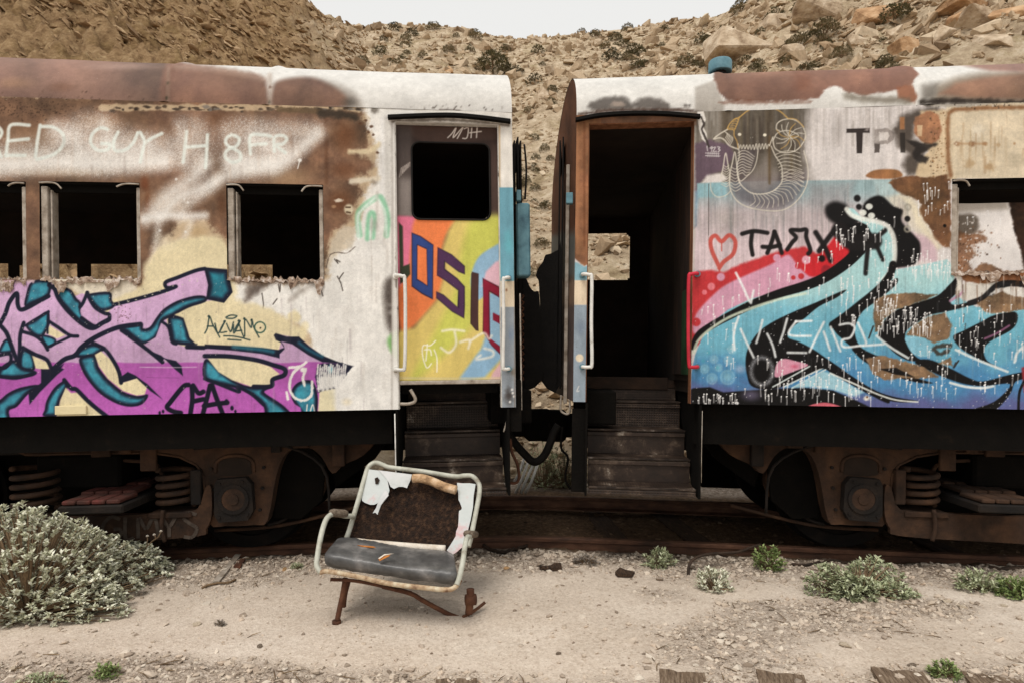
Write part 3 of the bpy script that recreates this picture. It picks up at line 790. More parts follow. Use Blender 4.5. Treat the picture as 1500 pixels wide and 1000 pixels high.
    for i in range(320): cv.blob(rg.uniform(-20, 340), rg.uniform(412, 520) if i % 2 else rg.uniform(412, 600), rg.uniform(.5, 1.5), rg.uniform(.5, 1.3), rg.choice([(214, 206, 190), (120, 110, 110), (214, 206, 200)]), .6, .3)
    cv.line([(205, 537), (250, 537.5), (288, 537)], 1.2, (216, 196, 214), .7, .7); cv.line([(215, 552), (262, 553)], 1, (120, 60, 116), .6, .6)
    cv.line([(0, 413), (30, 413), (50, 412)], 4, (206, 176, 186), 1.5, .9, jit=2, js=4)
    cv.streaks(540, 583, 165, 420, 24, [(150, 140, 130), (120, 104, 90)], .2, 5); cv.streaks(340, 580, 410, 560, 26, [(180, 170, 160), (160, 146, 132)], .14, 6, w=(3, 9)); cv.streaks(-30, 540, 410, 590, 70, [(90, 70, 80), (180, 170, 170), (70, 60, 66)], .22, 7, w=(1, 3.5)); cv.streaks(0, 540, 160, 260, 40, [(70, 46, 34), (160, 120, 88)], .14, 8)
    cv.vary(-200, 600, 400, 620, 5, 30, .03, 2); cv.vary(-200, 600, 150, 640, 3, 3, .05, 2)

def paint_left_door(cv):
    cv.poly([(560, 150), (760, 150), (760, 330), (560, 326)], (58, 43, 38), 7, 1)
    cv.poly([(600, 186), (628, 180), (742, 184), (742, 202), (716, 206), (628, 208), (606, 200)], (76, 56, 48), 3, .8, sm=True)
    cv.poly([(580, 175), (604, 175), (604, 318), (580, 318)], (86, 76, 72), 6, .8); cv.poly([(580, 260), (606, 262), (606, 322), (580, 318)], (150, 140, 134), 9, .7)
    cv.poly([(720, 210), (745, 210), (745, 318), (720, 318)], (84, 63, 56), 5, .7)
    D = lambda pts: q(550, 250, pts); E = lambda pts: q(550, 400, pts)
    cv.poly([(570, 316), (616, 318), (612, 335), (604, 360), (600, 400), (586, 440), (570, 460)], (222, 112, 142), 3)
    cv.poly([(612, 318), (668, 320), (660, 335), (652, 350), (646, 380), (650, 410), (640, 440), (622, 462), (604, 480), (588, 486), (582, 430), (598, 400), (602, 360)], (232, 122, 66), 4, sm=True)
    cv.poly([(668, 318), (748, 318), (748, 560), (570, 560), (580, 486), (606, 480), (640, 440), (652, 400), (648, 365), (656, 340)], (214, 190, 104), 5)
    cv.poly([(695, 320), (745, 318), (745, 352), (720, 370), (700, 400), (692, 450), (690, 480), (640, 530), (600, 560), (640, 480), (668, 420), (672, 390), (680, 350)], (196, 198, 84), 9, .95, sm=True)
    cv.poly([(745, 352), (722, 362), (702, 376), (692, 396), (690, 420), (700, 440), (720, 420), (726, 390), (745, 378)], (140, 178, 206), 2.5, sm=True)
    cv.poly([(745, 376), (726, 384), (712, 398), (706, 420), (730, 420), (745, 430)], (222, 178, 192), 2.5)
    cv.poly([(748, 420), (748, 510), (730, 530), (710, 552), (672, 560), (674, 552), (690, 530), (705, 510), (712, 490), (716, 430)], (138, 178, 208), 3.5)
    cv.poly([(716, 560), (722, 545), (735, 528), (750, 520), (750, 560)], (222, 176, 186), 3)
    cv.line(E([(850, 80), (760, 180), (700, 240)]), 9, (138, 178, 208), 3, .0)
    # letters
    blue = (44, 66, 130); plum = (78, 46, 82); brown = (72, 46, 44); crim = (140, 24, 50)
    cv.poly(D([(265, 455), (330, 480), (425, 545), (420, 945), (340, 905), (265, 850)]), (24, 26, 50), 1.2); cv.poly(D([(270, 462), (330, 487), (420, 550), (415, 935), (340, 895), (270, 845)]), blue, 1)
    cv.poly(D([(303, 540), (378, 572), (384, 850), (345, 825), (300, 800)]), (26, 30, 60), 1); cv.poly(D([(308, 548), (374, 578), (379, 842), (345, 818), (306, 794)]), (230, 118, 62), 1)
    cv.poly(D([(455, 562), (560, 615), (655, 700), (655, 762), (610, 745), (510, 670), (508, 720), (600, 790), (655, 850), (655, 1000), (650, 1085), (560, 1035), (445, 935), (445, 885), (500, 910), (600, 1000), (605, 880), (500, 800), (450, 770)]), (44, 28, 50), 1.2)
    cv.poly(D([(460, 570), (560, 622), (650, 706), (650, 752), (612, 738), (502, 660), (500, 726), (600, 800), (648, 856), (648, 1000), (644, 1075), (562, 1028), (450, 930), (450, 893), (500, 918), (612, 1010), (612, 876), (505, 795), (456, 765)]), plum, 1)
    cv.poly(E([(702, 5), (755, 10), (750, 300), (755, 425), (735, 420), (695, 370), (698, 150)]), (36, 24, 24), 1.2); cv.poly(q(550, 250, [(705, 742), (755, 755), (752, 1170), (735, 1165), (700, 1120)]), brown, 1)
    cv.poly(E([(785, 38), (925, 110), (940, 200), (835, 140), (840, 480), (960, 570), (960, 640), (850, 530), (785, 430), (790, 200)]), (80, 14, 30), 1.2); cv.poly(E([(790, 46), (920, 118), (930, 185), (828, 125), (832, 470), (955, 575), (955, 625), (845, 518), (792, 425)]), crim, 1)
    cv.poly(E([(860, 290), (960, 340), (960, 400), (860, 345)]), crim, 1); cv.poly(E([(845, 175), (925, 215), (955, 240), (955, 330), (862, 282), (858, 350), (955, 408), (955, 555), (845, 470)]), (142, 180, 206), 1); cv.poly(E([(860, 295), (955, 340), (955, 392), (862, 345)]), crim, 1)
    cv.poly(D([(170, 380), (200, 410), (205, 700), (250, 685), (255, 760), (200, 820), (180, 830)]), (52, 58, 40), 1.5)
    # white scrawls
    for pts in ([(490, 425), (560, 415), (650, 425)], [(580, 430), (590, 520), (540, 580), (480, 545)], [(620, 505), (690, 490), (680, 550)], [(690, 500), (790, 440), (830, 480), (850, 460)], [(800, 550), (860, 570), (850, 610), (740, 630), (770, 600)]):
        cv.line(E(pts), 3.4, (236, 230, 214), 2.2, .8)
    for pts in ([(440, 495), (400, 530), (350, 530), (345, 600), (375, 690), (410, 660)], [(380, 520), (370, 640)], [(430, 560), (450, 620), (450, 720)], [(360, 560), (400, 560), (410, 600)]):
        cv.line(E(pts), 1.8, (236, 232, 214), .8, .9)
    # scribbles at the top
    for pts in ([(530, 610), (560, 580), (590, 540), (570, 610), (640, 535), (600, 615)], [(650, 545), (680, 540), (670, 610), (640, 615)], [(705, 540), (700, 610)], [(745, 535), (740, 610)], [(690, 575), (775, 565)]):
        cv.line(q(550, 80, pts), 1.7, (214, 204, 196), .6, .95)
    for k_ in range(6): cv.line(q(550, 80, [(175 + 12 * k_, 900 - 14 * k_), (190 + 12 * k_, 830 - 8 * k_), (200 + 10 * k_, 870 - 10 * k_)]), 1.2, (176, 164, 156), .6, .8)
    cv.vary(570, 760, 170, 570, 14, 30, .05); cv.vary(570, 760, 170, 570, 3, 3, .04)
    cv.line([(586, 553), (660, 554), (744, 553)], 4, (212, 196, 150), 1.5, .6)

def paint_left_post(cv):
    cv.poly([(720, 275), (770, 275), (770, 412), (720, 412)], (104, 158, 176), .8); cv.blob(745, 355, 12, 30, (92, 176, 186), .6, jit=.3)
    cv.poly([(720, 412), (770, 412), (770, 450), (720, 450)], (222, 204, 176), .8); cv.poly([(720, 450), (770, 450), (770, 640), (720, 640)], (142, 150, 158), .8)
    cv.blob(748, 490, 8, 20, (112, 132, 160), .6, jit=.4); cv.blob(752, 545, 6, 14, (120, 108, 92), .7, jit=.4); cv.blob(746, 580, 12, 20, (58, 50, 46), .8, jit=.4); cv.blob(742, 425, 2.5, 4, (120, 70, 44), .8)
    for x, y in [(750, 570), (753, 580), (747, 588), (751, 575)]: cv.blob(x, y, 2.4, 2.6, (224, 222, 218), .9, .4)
    cv.vary(720, 770, 150, 640, 8, 25, .08); cv.line([(754, 160), (754, 600)], 1.6, (120, 100, 84), .8, .6)
# ------------------------------------------------------------------ paint of the right car
def paint_right_roof(cv):
    cv.vary(800, 1700, 0, 260, 40, 14, 0.03)
    br = rustcol((138, 94, 75), 34, 0.18)
    cv.poly([(1018, 128), (1046, 118), (1060, 150), (1062, 200), (1018, 200)], (172, 164, 154), 3, .9)
    cv.poly([(1042, 60), (1328, 60), (1338, 98), (1345, 110), (1338, 122), (1318, 132), (1290, 136), (1268, 140), (1242, 136), (1232, 128), (1222, 126), (1208, 132), (1202, 142), (1180, 147), (1120, 149), (1062, 148), (1052, 132), (1046, 114)], br, 2, jit=3, js=9, rust=.5)
    cv.poly([(1052, 150), (1080, 146), (1150, 150), (1190, 148), (1186, 152), (1060, 153)], (112, 66, 46), 2, .6, jit=2, js=6)
    cv.blob(1176, 118, 22, 26, (122, 72, 50), .5, jit=.3); cv.blob(1120, 108, 60, 8, (176, 132, 108), .5)
    cv.poly([(1312, 128), (1335, 124), (1344, 140), (1340, 152), (1316, 144)], (150, 92, 64), 2.5, .9, jit=2, js=6)
    cv.line([(1240, 142), (1280, 146), (1330, 148)], 9, (110, 100, 84), 5, .7, jit=3, js=8)
    cv.poly([(1366, 152), (1372, 126), (1400, 114), (1440, 106), (1500, 102), (1700, 100), (1700, 152)], (138, 122, 104), 8, .9)
    cv.poly([(1376, 138), (1400, 122), (1440, 114), (1500, 108), (1700, 104), (1700, 150), (1500, 146), (1420, 144)], rustcol((144, 104, 80), 34, .16), 5, rust=.5)
    cv.poly([(1388, 91), (1420, 80), (1700, 60), (1700, 106), (1500, 106), (1450, 104), (1420, 98)], rustcol((154, 114, 98), 34, .14), 4, rust=.4)
    cv.line([(1350, 150), (1420, 148), (1520, 152), (1700, 152)], 8, (44, 36, 30), 3, .9, jit=3, js=10)
    cv.poly([(1350, 125), (1375, 122), (1368, 146), (1350, 146)], (92, 84, 74), 7, .7)
    cv.poly([(866, 160), (868, 150), (890, 143), (912, 142), (922, 150), (924, 160)], (88, 80, 74), 4, .9, jit=3, js=8, sm=True); cv.blob(905, 153, 14, 6, (166, 148, 134), .9, .3, jit=.4, js=6)
    cv.poly([(932, 158), (934, 148), (950, 143), (968, 146), (980, 154), (976, 161)], (92, 84, 78), 4, .9, jit=3, js=8, sm=True)
    cv.line([(848, 168), (900, 162), (1000, 162), (1024, 166)], 5, (70, 48, 38), 2.5, .85, jit=2.5, js=6, rust=.8)
    cv.blob(1004, 155, 5, 4, (60, 50, 44), .8); cv.blob(1010, 155, 4, 3, (50, 42, 38), .8)

def paint_right_post(cv):
    cv.poly([(820, 150), (880, 150), (880, 372), (868, 384), (856, 390), (846, 384), (838, 376), (820, 372)], rustcol((146, 92, 58), 10, .2), 1.5, rust=1, jit=2, js=8)
    cv.line([(845, 180), (846, 370)], 5, (176, 124, 86), 3, .5); cv.line([(856, 180), (856, 360)], 3, (104, 62, 40), 2, .6)
    cv.poly([(820, 380), (846, 385), (856, 391), (880, 384), (880, 411), (820, 411)], (124, 168, 182), 1.4, .95)
    cv.poly([(820, 411), (880, 411), (880, 447), (820, 447)], (220, 200, 172), .8); cv.poly([(820, 447), (880, 447), (880, 640), (820, 640)], (142, 156, 168), .8)
    cv.blob(850, 480, 10, 16, (110, 126, 150), .5, jit=.4); cv.blob(849, 524, 6.5, 6.5, (222, 206, 178), 1, .75); cv.line([(848, 565), (845, 572), (848, 572)], 1.2, WHITE)
    cv.vary(820, 880, 150, 640, 8, 25, .1)

def paint_right_wall(cv):
    cv.vary(900, 1700, 100, 640, 60, 80, 0.06)
    cv.poly([(1000, 140), (1185, 140), (1180, 175), (1178, 215), (1186, 270), (1000, 280)], (92, 84, 74), 13, 1, jit=8, js=20)
    cv.poly([(1000, 130), (1056, 130), (1058, 170), (1056, 215), (1000, 215)], (142, 135, 125), 8, .85)
    cv.poly([(1056, 150), (1072, 150), (1070, 210), (1058, 208)], (84, 70, 52), 5, .6); cv.poly([(1120, 150), (1134, 150), (1132, 270), (1124, 270)], (84, 70, 52), 4, .6)
    for x in (1070, 1086, 1096, 1112, 1128, 1142, 1150, 1160, 1168): cv.line([(x, 150), (x - 1, 215), (x, 262)], 4, random.Random(x).choice([(64, 54, 42), (138, 128, 112), (84, 74, 60), (96, 80, 52)]), 3, .55)
    cv.line([(1060, 153), (1110, 156), (1170, 154), (1200, 152)], 6, (206, 176, 152), 2, .7, jit=3, js=6)
    cv.streaks(1020, 1180, 150, 200, 90, [(84, 74, 62), (120, 110, 98), (60, 50, 42)], .5, 31, (40, 130), (1.5, 5)); cv.streaks(1180, 1340, 148, 190, 70, [(150, 142, 134), (120, 110, 102), (180, 172, 166)], .3, 32, (30, 120), (1.2, 4.5))
    # lettering T P with a rubbed P, white panel
    cv.vary(1180, 1340, 150, 265, 5, 60, .05, 3)
    cv.blob(1222, 146, 26, 20, (226, 222, 218), .9, .4)
    cv.poly([(1240, 189), (1274, 188), (1274, 195), (1264, 195), (1263, 225), (1255, 225), (1254, 195), (1240, 195)], (44, 36, 34), .8, .95)
    cv.blob(1270, 190, 6, 4, (190, 180, 176), .7, jit=.5, js=3)
    cv.poly([(1281, 190), (1300, 188), (1310, 195), (1310, 205), (1300, 211), (1288, 212), (1288, 224), (1281, 224)], (122, 112, 106), 1, .7, jit=1.4, js=4)
    cv.poly([(1287, 194), (1300, 194), (1303, 200), (1300, 206), (1288, 207)], (212, 204, 198), 1, .8, jit=1.4, js=4)
    cv.blob(1290, 202, 14, 10, (214, 208, 204), .5, jit=.5, js=4); cv.poly([(1281, 211), (1289, 211), (1288, 224), (1281, 224)], (70, 62, 58), .8, .8, jit=1, js=4)
    # burn and rust column
    cv.poly([(1308, 190), (1318, 172), (1338, 162), (1372, 156), (1385, 165), (1370, 180), (1340, 186), (1336, 205), (1352, 212), (1374, 214), (1356, 222), (1344, 236), (1362, 250), (1330, 258), (1322, 242), (1330, 226), (1316, 216)], (70, 60, 52), 6, .9, jit=3, js=8)
    cv.poly([(1348, 164), (1400, 160), (1400, 264), (1340, 262), (1345, 240), (1360, 222), (1350, 205)], (206, 182, 146), 3, .95, jit=3, js=10)
    cv.poly([(1340, 172), (1362, 162), (1375, 170), (1379, 190), (1376, 204), (1364, 213), (1350, 208), (1338, 195)], rustcol((158, 104, 68), 10, .2), 2, jit=2, js=6, rust=1)
    cv.poly([(1318, 172), (1325, 172), (1325, 190), (1318, 190)], (166, 110, 66), 1.5, .8); cv.poly([(1343, 184), (1351, 184), (1350, 200), (1344, 200)], (206, 176, 138), 1, .9)
    cv.poly([(1318, 195), (1326, 195), (1326, 224), (1319, 224)], (40, 34, 30), 1, .85)
    cv.poly([(1326, 205), (1352, 210), (1374, 211), (1360, 220), (1350, 226), (1360, 232), (1356, 240), (1342, 238), (1336, 226), (1340, 216)], (38, 32, 29), 2.5, .9, jit=2, js=5)
    rg = random.Random(21)
    for i in range(70): cv.blob(rg.uniform(1362, 1388), rg.uniform(165, 262), rg.uniform(.8, 2.6), rg.uniform(.8, 2.4), rg.choice([(110, 74, 44), (70, 58, 46), (150, 112, 72)]), .7, .3)
    # purple smear and bright patches at the door edge
    cv.poly([(1014, 212), (1040, 206), (1068, 212), (1076, 226), (1062, 250), (1040, 256), (1026, 268), (1021, 300), (1020, 330), (1012, 345)], (98, 78, 92), 3, .9, jit=3, js=10)
    cv.poly([(1026, 270), (1036, 257), (1058, 254), (1066, 262), (1052, 272)], (212, 204, 200), 3, .95, jit=2)
    # band: grey blue, then pale pink grey
    def band(x, y):
        a = np.array((140, 164, 168), np.float32)[None]; b = np.array((186, 172, 174), np.float32)[None]; c = np.array((206, 186, 190), np.float32)[None]
        k = smooth01((y - 275) / 42)[:, None]; k2 = smooth01((y - 320) / 50)[:, None]
        st = (1 + 0.09 * fbm(x / 2.2, y / 60, 3) + .07 * fbm(x / 12, y / 50 + 8, 3))[:, None]
        return ((a * (1 - k) + b * k) * (1 - k2) + c * k2) * st
    cv.poly([(1021, 269), (1100, 266), (1330, 263), (1332, 430), (1000, 430), (1013, 345), (1022, 330)], band, 1.2)
    cv.poly([(1022, 270), (1064, 268), (1064, 288), (1022, 290)], (132, 176, 186), 3, .8); cv.poly([(1185, 270), (1250, 268), (1240, 300), (1186, 300)], (150, 140, 142), 9, .5)
    cv.poly([(1280, 264), (1334, 264), (1330, 300), (1290, 300)], (182, 204, 204), 6, .7); cv.poly([(1012, 280), (1024, 280), (1020, 332), (1012, 332)], (122, 160, 180), 3, .7)
    cv.line([(1038, 270), (1038, 345)], 1.2, (70, 60, 54), .6, .8); cv.blob(1062, 320, 34, 26, (160, 152, 146), .5, jit=.3); cv.blob(1130, 315, 60, 20, (172, 164, 162), .5, jit=.3)
    cv.poly([(1296, 290), (1334, 280), (1372, 340), (1374, 380), (1346, 384), (1340, 340)], (206, 196, 178), 5, .85); cv.poly([(1330, 340), (1372, 350), (1374, 384), (1346, 384)], (196, 160, 178), 5, .7)
    cv.streaks(1020, 1330, 266, 330, 110, [(110, 110, 104), (150, 140, 138), (96, 104, 106)], .3, 33, (30, 100), (1.2, 4))
    # brown rust beside the window
    cv.poly([(1268, 258), (1280, 250), (1300, 248), (1316, 250), (1322, 258), (1308, 262), (1280, 262)], rustcol((160, 102, 56), 10, .2), 1.6, sm=True, rust=1)
    cv.poly([(1300, 268), (1308, 262), (1330, 258), (1360, 260), (1393, 256), (1393, 364), (1380, 362), (1368, 350), (1364, 335), (1352, 322), (1346, 310), (1350, 300), (1340, 292), (1328, 288), (1314, 282)], rustcol((118, 76, 46), 12, .3), 2, jit=3, js=8, rust=1)
    cv.poly([(1318, 288), (1332, 290), (1345, 305), (1352, 325), (1366, 345), (1380, 362), (1374, 366), (1356, 345), (1342, 330), (1335, 305)], (218, 206, 178), 4, .8)
    # creature in thin lines over the grey streaks
    C = lambda pts: q(1010, 150, pts, 5.884)
    cv.poly(C([(420, 400), (590, 400), (560, 560), (520, 620), (600, 640), (760, 640), (800, 600), (1000, 600), (1000, 720), (900, 860), (740, 930), (560, 900), (430, 850), (350, 760), (340, 560), (420, 480)]), (84, 74, 80), 8, .65)
    cv.poly(C([(520, 640), (600, 540), (680, 440), (720, 560), (780, 600), (760, 700), (660, 770), (540, 770), (450, 690)]), (150, 140, 134), 8, .55); cv.line(C([(690, 300), (690, 700)]), 3.4, (92, 72, 46), 2, .75)
    gold = (190, 150, 80); pale = (206, 198, 182)
    ln = lambda pts, c=pale, w_=1.7: cv.line(C(pts), w_ * .88, c, .75, .9)
    ln([(325, 235), (345, 190), (390, 145), (430, 130), (500, 75), (570, 45), (640, 45), (720, 50), (790, 85), (850, 140)], gold, 2.0)
    ln([(430, 130), (410, 190), (385, 245)], gold); ln([(325, 235), (380, 240), (385, 290), (410, 340), (420, 400)], gold)
    for k_ in range(5): ln([(340 + 12 * k_, 225 - 18 * k_), (370 + 9 * k_, 222 - 20 * k_), (395 + 6 * k_, 230 - 20 * k_)], gold, 1.3)
    ln([(325, 237), (260, 275), (208, 318), (260, 308), (300, 325), (345, 375), (420, 405)], pale, 2.2)
    for k_ in range(6): ln([(300 + 14 * k_, 250 + 10 * k_), (322 + 10 * k_, 275 + 10 * k_), (310 + 8 * k_, 310 + 12 * k_)], pale, 1.2)
    for x, y in [(432, 278), (650, 282)]: cv.blob(1010 + x / 5.884, 150 + y / 5.884, 3.4, 2.9, (218, 210, 188), 1, .5)
    cv.blob(1100, 202, .9, 1.4, pale, .8); cv.blob(1102.5, 201.5, .9, 1.4, pale, .8)
    ln([(420, 360), (430, 395)] + [v for k_ in range(9) for v in ((440 + 27 * k_, 362 + (6 if k_ < 5 else -4) * 1.0), (452 + 27 * k_, 408 - 2 * abs(k_ - 4)))] + [(680, 365), (690, 375)], pale, 1.5)
    ln([(690, 375), (720, 300), (720, 330), (760, 265), (850, 245), (940, 285), (880, 310), (850, 260)], pale, 1.6)
    ln([(720, 330), (740, 400), (820, 435), (920, 415), (985, 340), (1000, 280), (970, 200), (900, 150), (820, 148), (760, 180), (750, 230), (775, 245)], pale, 1.8)
    ln([(850, 140), (920, 150), (985, 215)], gold, 1.6)
    for k_ in range(13):
        a = k_ / 13 * 2 * math.pi; cx_, cy_ = 865, 300
        ln([(cx_ + 12 * math.cos(a), cy_ + 12 * math.sin(a)), (cx_ + 75 * math.cos(a + .45), cy_ + 70 * math.sin(a + .45)), (cx_ + 128 * math.cos(a + .75), cy_ + 125 * math.sin(a + .75))], gold if k_ % 3 == 0 else pale, 1.2)
    ln([(425, 400), (430, 470), (410, 540), (415, 620), (440, 680), (500, 635), (550, 580), (580, 500), (592, 405)], pale, 1.5)
    for k_ in range(9): ln([(418 - k_, 440 + 24 * k_), (455, 418 + 24 * k_), (500 - 2 * k_, 425 + 26 * k_), (560 - 6 * k_, 470 + 19 * k_)], pale, 1.15)
    ln([(705, 380), (740, 460), (790, 540), (800, 620), (795, 690), (730, 760), (640, 790), (540, 785), (460, 730), (420, 660), (405, 520), (390, 430), (370, 520), (345, 640), (355, 760), (420, 860), (540, 915), (740, 938), (860, 905), (960, 810), (1015, 690), (1020, 560), (985, 420)], pale, 1.8)
    for k_ in range(9): ln([(745 + 6 * k_ if k_ < 6 else 790, 450 + 28 * k_), (810, 425 + 30 * k_), (880, 420 + 33 * k_), (950 + 5 * k_, 440 + 36 * k_)], pale, 1.1)
    for k_ in range(15):
        a = -0.1 + k_ * 0.145
        x0, y0 = 610 + 190 * math.cos(a), 640 + 150 * math.sin(a); x1, y1 = 640 + 350 * math.cos(a), 640 + 275 * math.sin(a)
        mx, my = (x0 + x1) / 2 + 40 * math.sin(a), (y0 + y1) / 2 - 40 * math.cos(a)
        ln([(x0, y0), (mx, my), (x1, y1)], pale, 1.1)
    for k_ in range(8): ln([(360 - k_, 560 + 26 * k_), (395, 578 + 27 * k_), (418 + 3 * k_, 556 + 27 * k_)], pale, 1.1)
    ln([(268, 660), (290, 560), (312, 440), (335, 560), (350, 610), (345, 700)], pale, 1.8)
    for k_ in range(9): ln([(296 - 3 * k_, 545 + 20 * k_), (318, 560 + 21 * k_), (338 + k_, 545 + 20 * k_)], pale, 1.1)
    ln([(180, 700), (190, 770), (240, 818), (310, 805), (355, 765)], pale, 1.4)
    for pts in ([(150, 378), (155, 420)], [(195, 385), (178, 395), (192, 405), (192, 390), (190, 430)], [(200, 395), (222, 390), (205, 425), (232, 425)], [(240, 385), (262, 392), (248, 405), (264, 415), (245, 428)]): ln(pts, (216, 212, 210), 1.3)
    ln([(138, 440), (255, 445)], (206, 202, 200), 1.2); ln([(138, 462), (262, 466)], (206, 202, 200), 1.2)
    for k_ in range(6): ln([(160 + 18 * k_, 432), (158 + 18 * k_, 472)], (200, 196, 194), 1.0)
    # heart and letters
    hrt = (190, 76, 66)
    D = lambda pts: q(1000, 250, pts); D2 = lambda pts: q(1200, 250, pts); E = lambda pts: q(1000, 400, pts); G2 = lambda pts: q(1200, 400, pts)
    RED = (192, 44, 48); PK = (204, 148, 172)
    cv.poly(D([(65, 800), (70, 760), (130, 735), (220, 730), (300, 745), (420, 690), (560, 640), (680, 600), (800, 570), (900, 560), (1000, 620), (1080, 560), (1150, 470), (1200, 520), (1230, 620), (1100, 740), (900, 830), (700, 900), (500, 1000), (300, 1200), (60, 1300)]), RED, 3, .97, jit=1.5)
    cv.poly(D([(230, 905), (330, 830), (480, 760), (640, 690), (720, 640), (780, 620), (830, 680), (860, 720), (930, 760), (1000, 780), (900, 840), (700, 900), (500, 960), (300, 1060), (180, 1160), (80, 1190), (100, 1050)]), PK, 2.5, sm=True)
    cv.poly(D([(1070, 540), (1130, 470), (1180, 480), (1215, 560), (1232, 625), (1120, 730), (950, 780), (880, 720), (900, 660), (1010, 600)]), (206, 36, 44), 2.5, sm=True)
    for x, y, r_, c in [(280, 780, 32, PK), (210, 850, 30, (222, 120, 130)), (160, 892, 20, (224, 116, 126)), (690, 640, 30, PK), (905, 655, 34, (220, 160, 178)), (810, 785, 18, RED), (868, 775, 24, RED), (845, 700, 24, (190, 40, 50)), (100, 1110, 34, RED), (1050, 730, 40, (150, 30, 40))]:
        cv.blob(1000 + x / 5, 250 + y / 5, r_ / 5 * 1.15, r_ / 5 * 1.15, c, .95, .6)
    cv.line(D([(270, 710), (215, 590), (205, 510), (240, 478), (285, 520), (340, 475), (385, 520), (370, 610), (300, 670), (268, 715)]), 6, hrt, 1.3, .95); cv.line(D([(268, 715), (270, 740)]), 2, hrt, .8); cv.line(D([(285, 520), (286, 590)]), 1.6, hrt, .8, .9)
    # black of the big piece
    K = lambda pts, soft=1.2, sm=True: cv.poly(pts, BLK, soft, 1, sm=sm, n=4)
    cv.poly(D([(1040, 290), (1060, 250), (1120, 228), (1190, 250), (1230, 300), (1300, 360), (1200, 420), (1130, 400), (1060, 350)]), BLK, 4.5, .97, sm=True)
    K(D([(1150, 420), (1250, 380), (1400, 390), (1500, 420), (1510, 500), (1400, 540), (1330, 600), (1240, 680), (1220, 600), (1210, 500)]), 2.5)
    K(D2([(380, 200), (460, 190), (540, 260), (610, 290), (600, 350), (620, 400), (700, 480), (740, 540), (735, 640), (690, 690), (600, 710), (545, 700), (550, 560), (530, 440), (480, 390), (400, 360), (330, 340), (320, 260)]), 2.5)
    for x, y, r_ in [(278, 205, 28), (290, 268, 24), (645, 355, 24), (20, 645, 28), (505, 440, 30), (920, 405, 14)]: cv.blob(1200 + x / 5, 250 + y / 5, r_ / 5 * 1.2, r_ / 5 * 1.2, BLK, .95, .5)
    # light blue body
    def blue(x, y):
        a = np.array((160, 202, 204), np.float32)[None]; b = np.array((104, 172, 194), np.float32)[None]; c = np.array((70, 130, 176), np.float32)[None]; d = np.array((88, 92, 142), np.float32)[None]
        n = fbm(x / 26, y / 22, 4)
        k1 = smooth01((y - 410) / 70 + .3 * n)[:, None]; k2 = smooth01((y - 500) / 60 + .5 * n)[:, None]; k3 = smooth01((y - 562 + (x < 1150) * 12) / 34 + .5 * n)[:, None]
        r_ = a * (1 - k1) + b * k1; r_ = r_ * (1 - k2) + c * k2; r_ = r_ * (1 - k3) + d * k3
        return r_ * (1 + .05 * fbm(x / 2.5, y / 50, 3))[:, None]
    cv.poly([(1008, 640), (1013, 545), (1018, 520), (1028, 495), (1044, 472), (1066, 454), (1100, 438), (1150, 424), (1192, 412), (1222, 398), (1248, 378), (1268, 358), (1280, 348), (1270, 330), (1250, 320), (1240, 311), (1243, 305), (1250, 306), (1262, 318), (1286, 325), (1302, 337), (1310, 362), (1309, 395), (1320, 394), (1352, 388), (1388, 380), (1400, 395), (1394, 430), (1430, 450), (1700, 440), (1700, 640)], blue, 1.2)
    cv.line(D([(75, 1290), (120, 1200), (220, 1130), (350, 1060), (500, 985), (700, 905), (880, 850), (1010, 800), (1120, 735), (1220, 660), (1300, 580)]), 9, BLK, 1.2, w1=17)
    cv.line(D([(80, 1330), (110, 1250), (190, 1170), (330, 1080), (500, 1010), (700, 945), (900, 900)]), 4, (212, 224, 200), 1.5, .8)
    cv.line(D2([(200, 285), (240, 330), (320, 355), (420, 375), (500, 410), (540, 480), (552, 560), (548, 660), (520, 740), (470, 800)]), 7, (226, 228, 220), 2, .85)
    cv.line(D2([(540, 690), (520, 760), (480, 820), (400, 900), (300, 980), (200, 1060), (100, 1130)]), 11, BLK, 1.4)
    K(E([(75, 840), (200, 832), (300, 870), (480, 855), (700, 842), (900, 835), (1100, 855), (1250, 920), (1420, 1000), (1420, 1200), (60, 1200), (60, 850)]), 1.6, False)
    K(E([(460, 660), (475, 560), (540, 450), (640, 370), (800, 290), (980, 215), (1195, 122), (1130, 180), (1000, 245), (890, 335), (800, 400), (772, 468), (860, 505), (980, 570), (1100, 660), (1250, 760), (1400, 862), (1500, 905), (1500, 950), (1330, 865), (1110, 745), (1030, 700), (900, 752), (720, 832), (600, 850), (500, 820), (470, 740)]), 1.3)
    cv.poly(E([(672, 740), (690, 660), (740, 625), (820, 640), (920, 672), (820, 715), (740, 745), (690, 760)]), (206, 140, 162), 1.2, sm=True); cv.blob(1164, 536, 10, 5, (196, 70, 100), .6)
    for a_, b_ in [((660, 830), (930, 680)), ((740, 830), (1030, 690)), ((800, 840), (1045, 705))]: cv.line(E([a_, b_]), 2.2, (206, 216, 214), .8, .9)
    cv.poly(E([(800, 835), (900, 780), (1030, 715), (1100, 735), (1250, 830), (1330, 870), (1250, 900), (1100, 850), (950, 830)]), (156, 196, 206), 2, .9)
    K(E([(1100, 385), (1250, 275), (1420, 140), (1560, 40), (1560, 90), (1420, 205), (1320, 280), (1275, 360), (1262, 440), (1310, 545), (1480, 630), (1560, 690), (1500, 690), (1350, 620), (1200, 510)]), 1.3)
    K(G2([(0, 600), (110, 660), (250, 760), (420, 860), (560, 905), (720, 935), (560, 940), (380, 890), (200, 790), (60, 700), (0, 690)]), 1.2)
    cv.line(G2([(80, 730), (240, 800), (420, 880), (560, 925), (720, 940)]), 2.4, (222, 226, 220), .9, .9)
    K(G2([(230, 1000), (100, 890), (0, 850), (0, 1000), (60, 1040), (300, 1060)]), 1.2, False)
